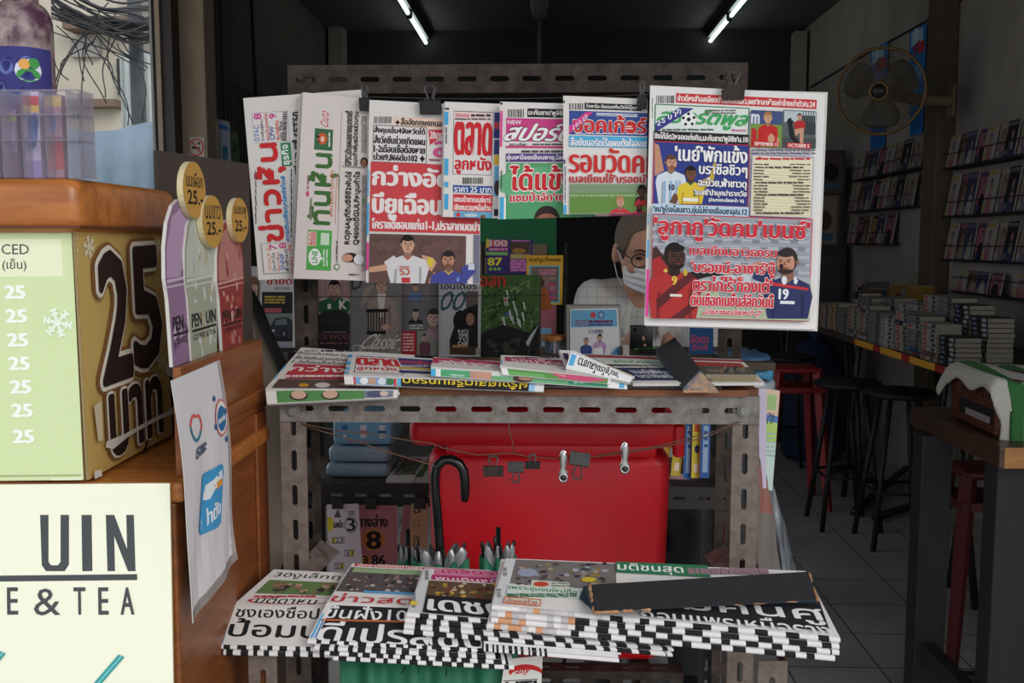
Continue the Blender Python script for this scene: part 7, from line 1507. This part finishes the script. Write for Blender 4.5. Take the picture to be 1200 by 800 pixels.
for k in range(3):
    a0_ = 2 * math.pi * k / 3 + .5
    def bf(i, j): r = .035 + (RF * .86 - .035) * i; a = a0_ + (j - .5) * 1.25 * (.5 + .7 * math.sin(math.pi * (.18 + .72 * i))); return FC + FM @ Vector((r * math.cos(a), r * math.sin(a), .018 * (j - .5) * 2 - .005))
    b = MB(); b.sheet(bf, 12, 8); b.build('blade', blade, t, smooth=True, solid=.002)
b = MB(); b.lathe(FC + FM @ Vector((0, 0, -.16)), [(.03, 0), (.055, .02), (.06, .08), (.05, .09)], n=20, M=FM); b.build('motor', mat('fan_motor', (96, 86, 70), .5), t, smooth=True)
mt = FC - fn * .1; wl = Vector((XR - .1, mt.y + .05, mt.z - .04)); b = MB(); b.tube([mt, mt.lerp(wl, .5) + Vector((0, 0, -.02)), wl], .03, 0, 10); b.box((wl.x - .01, wl.y - .05, wl.z - .08), (wl.x + .0, wl.y + .05, wl.z + .08)); b.build('bracket', mat('fan_bracket', (120, 104, 78), .6), t, bevel=.003)
# blue hanging strips on the right wall
bst = mat('blue_banner', (40, 110, 176), .5, n=1, c2=(30, 84, 150), scale=3)
def strip(x0, y0, x1, y1, label, detail):
    a = at_x(x0, y0, XR - .012); e = at_x(x1, y0 - (x1 - x0) * .5, XR - .012); lo = at_x(x0, y1, XR - .012)
    p = Page([a, e, Vector((e.x, e.y, lo.z)), lo], (40, 110, 176)); 
    if detail: p.rect01(.1, .02, .8, .16, (150, 190, 214)); p.rect01(.3, .0, .5, .2, (190, 206, 220)); p.poly01([(.2, .16), (.6, .12), (.7, .22), (.3, .26)], (120, 60, 90)); p.poly01([(.5, .14), (.9, .14), (.95, .24), (.6, .26)], (176, 44, 60)); p.poly01([(.1, .4), (.5, .34), (.9, .42), (.4, .6)], (90, 150, 200)); p.rect01(.1, .75, .9, .95, (30, 90, 160))
    pages('hanging_banner', [p], .002, label, 'banner', back=(40, 90, 140))
strip(1066, 37, 1086, 160, 'blue hanging advertising strip with red dot beside the wall fan', True); strip(1020, 58, 1041, 176, 'blue hanging strip mostly hidden behind the wall fan', True)
# ------------------------------------------------------------------ magazine ledges on the right wall
led = mat('ledge_black', (26, 24, 24), .6); random.seed(21)
PAL = [('pink', (140, 84, 100)), ('black', (30, 28, 32)), ('dark red', (116, 44, 50)), ('white', (142, 138, 134)), ('dark blue', (50, 56, 84)), ('grey green', (92, 96, 84)), ('brown', (84, 64, 54)), ('yellow', (146, 124, 64)), ('lilac', (104, 92, 112)), ('beige', (128, 114, 100))]
SEG = ('near', 'far')
covers = {}
def cover_mesh(ci, hh):
    if (ci, hh) in covers: return covers[(ci, hh)]
    random.seed(ci * 7 + 3); nm, c = PAL[ci % len(PAL)]; w = .15
    p = Page([Vector((0, w, hh)), Vector((0, 0, hh)), Vector((0, 0, 0)), Vector((0, w, 0))], c); p.n = Vector((-1, 0, 0)); p.free = True
    sk = (144, 112, 98); c2 = PAL[(ci * 3 + 1) % 10][1]; c3 = PAL[(ci + 4) % 10][1]
    p.rect01(.08, .04, .9, .13, c3); u = .5 + .08 * math.sin(ci * 2.1)
    p.poly01([(u - .3, 1), (u - .26, .62), (u - .1, .52), (u + .1, .52), (u + .26, .62), (u + .32, 1)], c2); p.poly01([(u + .15 * math.cos(k * .5236), .36 + .15 * math.sin(k * .5236)) for k in range(12)], (40, 32, 32)); p.poly01([(u + .1 * math.cos(k * .5236), .39 + .125 * math.sin(k * .5236)) for k in range(12)], sk)
    if ci % 2: p.poly01([(u - .12, .6), (u + .1, .56), (u + .2, .78), (u - .05, .8)], sk)
    p.rect01(.05, .8, .3, .95, c3)
    mb = MB(); mats = []; p.slab(mb, mats, .008, (150, 146, 142)); p.emit(mb, mats)
    me = bpy.data.meshes.new('magazine'); me.from_pydata(mb.v, [], mb.f)
    for m in mats: me.materials.append(m)
    me.polygons.foreach_set('material_index', mb.m); covers[(ci, hh)] = me; return me
ROWN = ['top', 'second', 'third', 'fourth']
def ledge_row(x0, y0, x1, ytop, n, seg, row, skip=()):
    a = at_x(x0, y0, XR - .07); zl = a.z; e = at_x(x1, y0, XR - .07); yA, yB = a.y, e.y            # a far, e near
    t = thing('magazine_ledge', 'thin black wall ledge holding the %s row of magazines %s the wall pillar' % (ROWN[row], 'in front of' if seg == 0 else 'beyond'), 'shelf', (XR - .04, (yA + yB) / 2, zl - .01))
    b = MB(); b.box((XR - .085, yB, zl - .012), (XR, yA, zl)); b.build('board', led, t)
    b = MB(); b.tube([(XR - .082, yB, zl + .07), (XR - .082, yA, zl + .07)], .003, 0, 6); b.build('guard_rail', led, t, smooth=True)
    hh = round(at_x(x0, ytop, XR - .07).z - zl, 3); step = (yA - yB) / n
    for k in range(n):
        if k in skip: continue
        ci = random.randrange(10) if k else 3; o = bpy.data.objects.new('magazine', cover_mesh(ci, hh)); COL.objects.link(o)
        o.location = (XR - .07 + .012 * (k % 2), yA - step * (k + 1) + .005, zl + .0005); o.rotation_euler = (0, math.radians(9), 0)
        sc_ = step * .97 / .15; o.scale = (1, min(sc_, 1.3), 1)
        tag(o, '%s magazine, %s from the far end, %s ledge %s the wall pillar' % (PAL[ci][0], ORD[k], ROWN[row], 'before' if seg == 0 else 'beyond'), 'magazine', 'magazines on the right wall ledges')
ledge_row(1108, 197, 1215, 160, 9, 0, 0); ledge_row(1107, 253, 1215, 206, 9, 0, 1); ledge_row(1106, 303, 1215, 262, 9, 0, 2); ledge_row(1118, 340, 1215, 316, 7, 0, 3, skip=(4,))
ledge_row(1000, 211, 1086, 180, 9, 1, 0, skip=(8,)); ledge_row(994, 248, 1066, 216, 8, 1, 1); ledge_row(992, 285, 1042, 254, 6, 1, 2)
# ------------------------------------------------------------------ long table of stacked pocket books
LX = XR - .63; p_near = at_y(1112, 431, 3.9); LX = p_near.x; LZ = p_near.z
yfar = 6.9; ynear = 3.55
t = thing('book_table', 'long low table along the right wall loaded with stacked pocket books', 'table', ((LX + XR) / 2, 5.2, 0))
b = MB(); b.box((LX, ynear, LZ - .03), (XR - .01, yfar, LZ)); b.build('table_top', mat('book_table_top', (60, 48, 42), .7), t)
b = MB(); random.seed(2)
ym = ynear; k = 0; tapes = []
m_r, m_y = mat('tape_red', (150, 40, 36), .5), mat('tape_yellow', (206, 150, 50), .5)
while ym < 5.1:
    w = (.1, .28)[k % 2]; b = MB(); b.box((LX - .004, ym, LZ - .03), (LX, min(ym + w, 5.1), LZ)); b.build('edge_tape', (m_r, m_y)[k % 2], t); ym += w; k += 1
for y in (3.75, 5.2, 6.7):
    for x in (LX + .06, XR - .1):
        b = MB(); b.tube([(x, y, LZ - .03), (x + .02, y + .25, 0)], .016); b.tube([(x, y + .25, LZ - .03), (x + .02, y, 0)], .016); b.build('leg', blk, t, smooth=True)
BK = [('grey', (128, 122, 114)), ('pale grey', (156, 150, 142)), ('white', (176, 172, 166)), ('black', (34, 34, 38)), ('blue', (40, 84, 130)), ('cream', (160, 146, 116)), ('brown', (112, 72, 54))]
bmesh_c = {}
def book_mesh(ci):
    if ci in bmesh_c: return bmesh_c[ci]
    b = MB(); w, d, h = .105, .15, .019
    b.box((0, 0, 0), (w, d, .0012), 0); b.box((0, 0, h - .0012), (w, d, h), 0); b.box((0, 0, 0), (.0012, d, h), 0); b.box((.0012, .002, .0012), (w - .002, d - .002, h - .0012), 1)
    b.box((-.0003, .012, .003), (0, .05, h - .003), 2); b.box((-.0003, .1, .004), (0, .135, h - .004), 3); b.box((.01, -.0002, .005), (.04, .002, h - .005), 1)
    o = b.build('pocket_book', [mat('book_%d' % ci, BK[ci][1], .5, n=.5, c2=tuple(v * .85 for v in BK[ci][1]), scale=20), mat('book_pages', (150, 142, 128), .8), ink((60, 58, 60) if ci != 3 else (150, 150, 150)), ink((150, 60, 56) if ci in (1, 5) else (90, 100, 120))], base=(0, 0, 0))
    bmesh_c[ci] = o.data; bpy.data.objects.remove(o); return bmesh_c[ci]
GB = 'pocket books stacked on the long table'
random.seed(31); stackno = 0
def stack(x, y, n, main, label_col, row):
    for k in range(n):
        ci = main if random.random() < .8 else random.randrange(len(BK)); o = bpy.data.objects.new('pocket_book', book_mesh(ci)); COL.objects.link(o)
        o.location = (x + random.uniform(-.003, .003), y + random.uniform(-.003, .003), LZ + .0005 + k * .0193); o.rotation_euler = (0, 0, random.uniform(-.02, .02))
        tag(o, '%s pocket book, %s up in the %s %s stack from the near end' % (BK[ci][0], ORD[k], ORD[label_col], row), 'book', GB)
ys = [3.9 + .172 * k for k in range(12)]
for k, y in enumerate(ys): stack(LX + .012 + (0 if k % 3 else .008), y, (6, 8, 9, 9, 8, 8, 9, 8, 7, 8, 7, 7)[k], (3, 1, 0, 1, 2, 0, 1, 1, 0, 5, 1, 0)[k], k, 'aisle-side')
for k, y in enumerate(ys[:10]): stack(LX + .14, y, (10, 12, 13, 13, 11, 10, 11, 9, 10, 11)[k], (3, 3, 0, 1, 0, 2, 0, 1, 0, 3)[k], k, 'middle')
# second tier: a few standing books at the wall side of the table
for k in range(10):
    c = [(40, 90, 150), (190, 140, 60), (190, 146, 66), (150, 60, 60), (170, 166, 160), (196, 150, 60), (60, 60, 66), (150, 90, 80), (120, 126, 120), (170, 110, 90)][k]; nm = ('blue', 'amber', 'golden', 'red', 'off-white', 'ochre', 'charcoal', 'dusty rose', 'grey green', 'tan')[k]
    y = 5.55 - k * .075 if k < 6 else 6.4 - k * .07; b = MB(); b.box((LX + .30, y, LZ), (LX + .42, y + .06, LZ + .22 + .02 * (k % 3)), 0); b.box((LX + .302, y + .003, LZ + .002), (LX + .421, y + .057, LZ + .222 + .02 * (k % 3)), 1); b.box((LX + .2995, y + .01, LZ + .16), (LX + .30, y + .05, LZ + .2), 1)
    b.build('upright_book', [ink(tuple(v * .62 for v in c)), mat('book_pages', (150, 142, 128))], label='%s upright book set on edge behind the stacked pocket books' % nm, cat='book', group='upright books behind the stacks')
# back right corner: dark box, hanging card, low cabinet
def cbox(x0, y0, x1, y1, d, dep, c, name, label, cat):
    a, e = at_y(x0, y0, d), at_y(x1, y1, d); t = thing(name, label, cat, ((a.x + e.x) / 2, d + dep / 2, e.z)); b = MB(); b.box((a.x, d, e.z), (e.x, d + dep, a.z)); b.build('body', mat(name + '_body%d' % x0, c, .7, n=.8, c2=tuple(v * .8 for v in c), scale=5), t, bevel=.006)
    p = Page([Vector((a.x + .02, d - .001, a.z - .02)), Vector((e.x - .02, d - .001, a.z - .02)), Vector((e.x - .02, d - .001, e.z + .02)), Vector((a.x + .02, d - .001, e.z + .02))], tuple(v * 1.2 for v in c)); p.ell(*proj(p.P(.5, .5)), (x1 - x0) * .28, (y1 - y0) * .2, tuple(v * .6 for v in c)); p.rect01(.1, .78, .9, .95, (60, 90, 110)); pages('printed_front', [p], .001, parent=t); return t
cab = thing('back_cabinet', 'dark cabinet in the back right corner under the cardboard boxes', 'cabinet', (at_y(960, 400, 7.2).x, 7.4, 0)); a0, a1 = at_y(930, 288, 7.2), at_y(992, 288, 7.2)
b = MB(); b.box((a0.x, 7.2, 0), (a1.x, 7.75, a0.z)); b.build('body', mat('cabinet_dark', (44, 40, 42), .6), cab, bevel=.004)
b = MB(); b.box((a0.x + .03, 7.19, a0.z - .5), (a1.x - .03, 7.2, a0.z - .06)); b.build('door', mat('cabinet_door', (54, 48, 48), .5), cab, bevel=.003)
b = MB(); b.box((a0.x + .06, 7.175, a0.z - .3), (a0.x + .075, 7.19, a0.z - .2)); b.build('handle', blk, cab)
cbox(950, 228, 982, 288, 7.25, .3, (112, 96, 84), 'cardboard_box', 'brown cardboard box with blue base band on the back corner cabinet', 'box')
za_ = at_y(960, 224, 7.25).z
cbox(958, 176, 990, 227.5, 7.25, .3, (70, 62, 58), 'carton', 'dark printed carton stacked on the brown cardboard box', 'box')
# ------------------------------------------------------------------ stools and folding frames in the dim aisle
redst = mat('stool_red', (136, 18, 26), .5)
def plastic_stool(px, py, d, label, s=1.0, m=None):
    c = at_y(px, py, d); zt2 = c.z; t = thing('plastic_stool', label, 'stool', (c.x, d, 0)); m = m or redst; hw = .13 * s
    b = MB(); b.rbox((c.x - hw, d - hw, zt2 - .03), (c.x + hw, d + hw, zt2), .012); b.build('seat', m, t, smooth=True)
    b = MB(); b.box((c.x - hw * 1.12, d - hw * 1.12, zt2 - .13), (c.x + hw * 1.12, d + hw * 1.12, zt2 - .1)); b.build('brace', m, t, bevel=.003)
    for sx_ in (-1, 1):
        for sy_ in (-1, 1):
            q_ = Vector((c.x + sx_ * hw * .82, d + sy_ * hw * .82, zt2 - .02)); q2_ = Vector((c.x + sx_ * hw * 1.3, d + sy_ * hw * 1.3, 0)); b = MB(); b.tube([q_, q2_], [.03, .022], 0, 4); b.build('leg', m, t)
plastic_stool(930, 428, 5.3, 'red plastic stool standing in the aisle right of the newspaper stand', .95)
plastic_stool(815, 560, 3.8, 'small red plastic stool seen under the table between the bin and right leg', .8)
plastic_stool(1152, 545, 3.3, 'dark red plastic stool half hidden behind the right table legs', .75, mat('stool_dark_red', (84, 10, 16), .5))
def bar_stool(px, pf, d, label, zseat=.72):
    c = at_y(px, pf, d); t = thing('folding_stool', label, 'stool', (c.x, d, 0), 'black metal stools in the dim aisle')
    b = MB(); b.lathe((c.x, d, zseat - .03), [(.14, 0), (.16, .008), (.16, .024), (.14, .032)], n=24); b.build('seat', mat('stool_black', (16, 15, 16), .6), t, smooth=True)
    for k in range(4):
        a = math.pi / 4 + k * math.pi / 2; b = MB(); b.tube([(c.x + .09 * math.cos(a), d + .09 * math.sin(a), zseat - .03), (c.x + .2 * math.cos(a), d + .2 * math.sin(a), 0)], .013); b.build('leg', MC['stool_black'], t, smooth=True)
    b = MB(); zz_ = .26; b.tube([(c.x + .167 * math.cos(a), d + .167 * math.sin(a), zz_) for a in [math.pi / 4 + k * math.pi / 2 for k in range(5)]], .008, 0, 6); b.build('foot_ring', MC['stool_black'], t, smooth=True)
bar_stool(990, 540, 4.9, 'black metal stool nearest the red plastic stool in the aisle'); bar_stool(1050, 570, 4.6, 'black metal stool in front of the long book table'); bar_stool(920, 500, 6.0, 'black metal stool farthest back in the aisle')
t = thing('folded_chair', 'black folded chair lying under the long book table', 'chair', at_z(1010, 590, 0))
for (p0_, p1_) in (((1000, 600), (1062, 548)), ((1024, 606), (1078, 590)), ((972, 552), (1015, 540))): b = MB(); b.tube([at_z(*p0_, .02), at_z(*p1_, .035)], .02, 0, 6); b.build('bar', blk, t, smooth=True)
t = thing('blue_sack', 'dark blue sack slumped behind the red aisle stool', 'sack', at_y(965, 470, 6.2))
b = MB(); c = at_y(962, 400, 6.3); rings = [[Vector((c.x + r * (1 + .08 * math.sin(5 * a + z * 9)) * math.cos(a), 6.4 + r * .7 * math.sin(a), z)) for a in [2 * math.pi * k / 24 for k in range(24)]] for z, r in ((0, .16), (.05, .2), (.35, .2), (.6, .17), (.75, .1), (.78, .05))]
b.loft(rings); b.build('body', mat('sack_blue', (26, 40, 70), .8, n=1, c2=(20, 32, 58), scale=6, bump=.3), t, smooth=True)
b = MB(); b.lathe((c.x, 6.4, .77), [(.05, 0), (.035, .02), (.06, .06), (.05, .07)], n=16); b.build('tied_neck', MC['sack_blue'], t, smooth=True)
# ------------------------------------------------------------------ left wall: wire grid panels, hanging sheets, no-smoking sign
grm = mat('grid_black', (26, 26, 26), .5)
def grid(x0, x1, z0, z1, y, label, n, m, yaw=None):
    t = thing('wire_grid_panel', label, 'grid panel', ((x0.x + x1.x) / 2, (x0.y + x1.y) / 2, z0), 'black wire grid panels at the left wall')
    b = MB(); up = Vector((0, 0, z1 - z0)); A_ = Vector((x0.x, x0.y, z0)); B_ = Vector((x1.x, x1.y, z0))
    b.tube([A_, B_, B_ + up, A_ + up, A_], .005, 0, 6); b.build('frame', grm, t)
    b = MB()
    for k in range(1, n): p = A_.lerp(B_, k / n); b.tube([p, p + up], .0022, 0, 5)
    for k in range(1, m): q_ = up * (k / m); b.tube([A_ + q_, B_ + q_], .0022, 0, 5)
    b.build('wires', grm, t)
a, e = at_y(241, 100, 5.07), at_y(261, 100, 5.4); grid(a, e, 1.75, at_y(250, -20, 5.1).z, 0, 'black wire grid panel hung beside the beige left column', 6, 26)
a, e = at_x(262, 120, XL + .03), at_x(318, 150, XL + .03); grid(a, e, 1.3, at_x(262, 92, XL + .03).z, 0, 'black wire grid panel standing along the dark left wall', 14, 16)
GS = 'sheets hanging at the left wall grid'
def hs(pts, d, c, draw, label): p = Page(quad_y(pts, d), c); draw(p); pages('hanging_sheet', [p], .003, label, 'sheet', GS)
hs([(241, 136), (255, 140), (256, 196), (242, 192)], 5.04, (150, 140, 120), lambda p: (p.rect01(.1, .12, .9, .18, (190, 150, 60)), p.text('5', 244, 160, 250, 172, (190, 160, 60), bold=.06), p.ell(249, 183, 4, 6, (170, 140, 70)), p.text('8', 246, 178, 252, 188, (60, 56, 60), bold=.06)), 'white and yellow numbered sheet hanging right beside the beige column')
hs([(255, 139), (269, 143), (271, 197), (257, 194)], 5.1, (150, 156, 170), lambda p: (p.rect01(.1, .1, .9, .2, (60, 110, 170)), p.text('1', 262, 172, 266, 186, (50, 110, 130), bold=.08), p.rect01(.3, .85, .7, .95, (100, 150, 80))), 'pale blue numbered sheet hanging in the middle at the wire grid')
hs([(270, 152), (279, 155), (281, 198), (271, 195)], 5.83, (110, 130, 104), lambda p: (p.ell(275, 175, 2.5, 5, (70, 100, 70)), p.rect01(.2, .1, .8, .2, (140, 150, 140))), 'dull green sheet hanging farthest right at the wire grid')
p = Page(quad_y([(222, 160), (239.5, 161), (239.5, 197), (222, 194)], 4.895), (196, 186, 174))
p.ell(230, 172.5, 9, 10.6, (196, 84, 60), n=30); p.ell(230, 172.5, 7.4, 8.8, (196, 186, 174), n=30); p.rect(224.5, 172, 234, 174.6, (44, 42, 42)); p.ell(233, 168, 2, 1.6, (80, 78, 76)); p.poly([(224.2, 166.5), (225.4, 165.4), (236, 178.5), (234.8, 179.6)], (196, 84, 60)); p.text('ห้ามสูบ', 223, 186, 238.5, 195, (44, 40, 40), bold=.04)
pages('no_smoking_sign', [p], .002, 'small white no-smoking sign on the beige left column', 'sign')
# black cable on the left wall
b = MB(); b.tube([at_x(294, -30, XL + .01), at_x(297, 40, XL + .01), at_x(301, 120, XL + .01)], .01, 0, 6); stru(b, 'trim_12', MC['wire_black'])
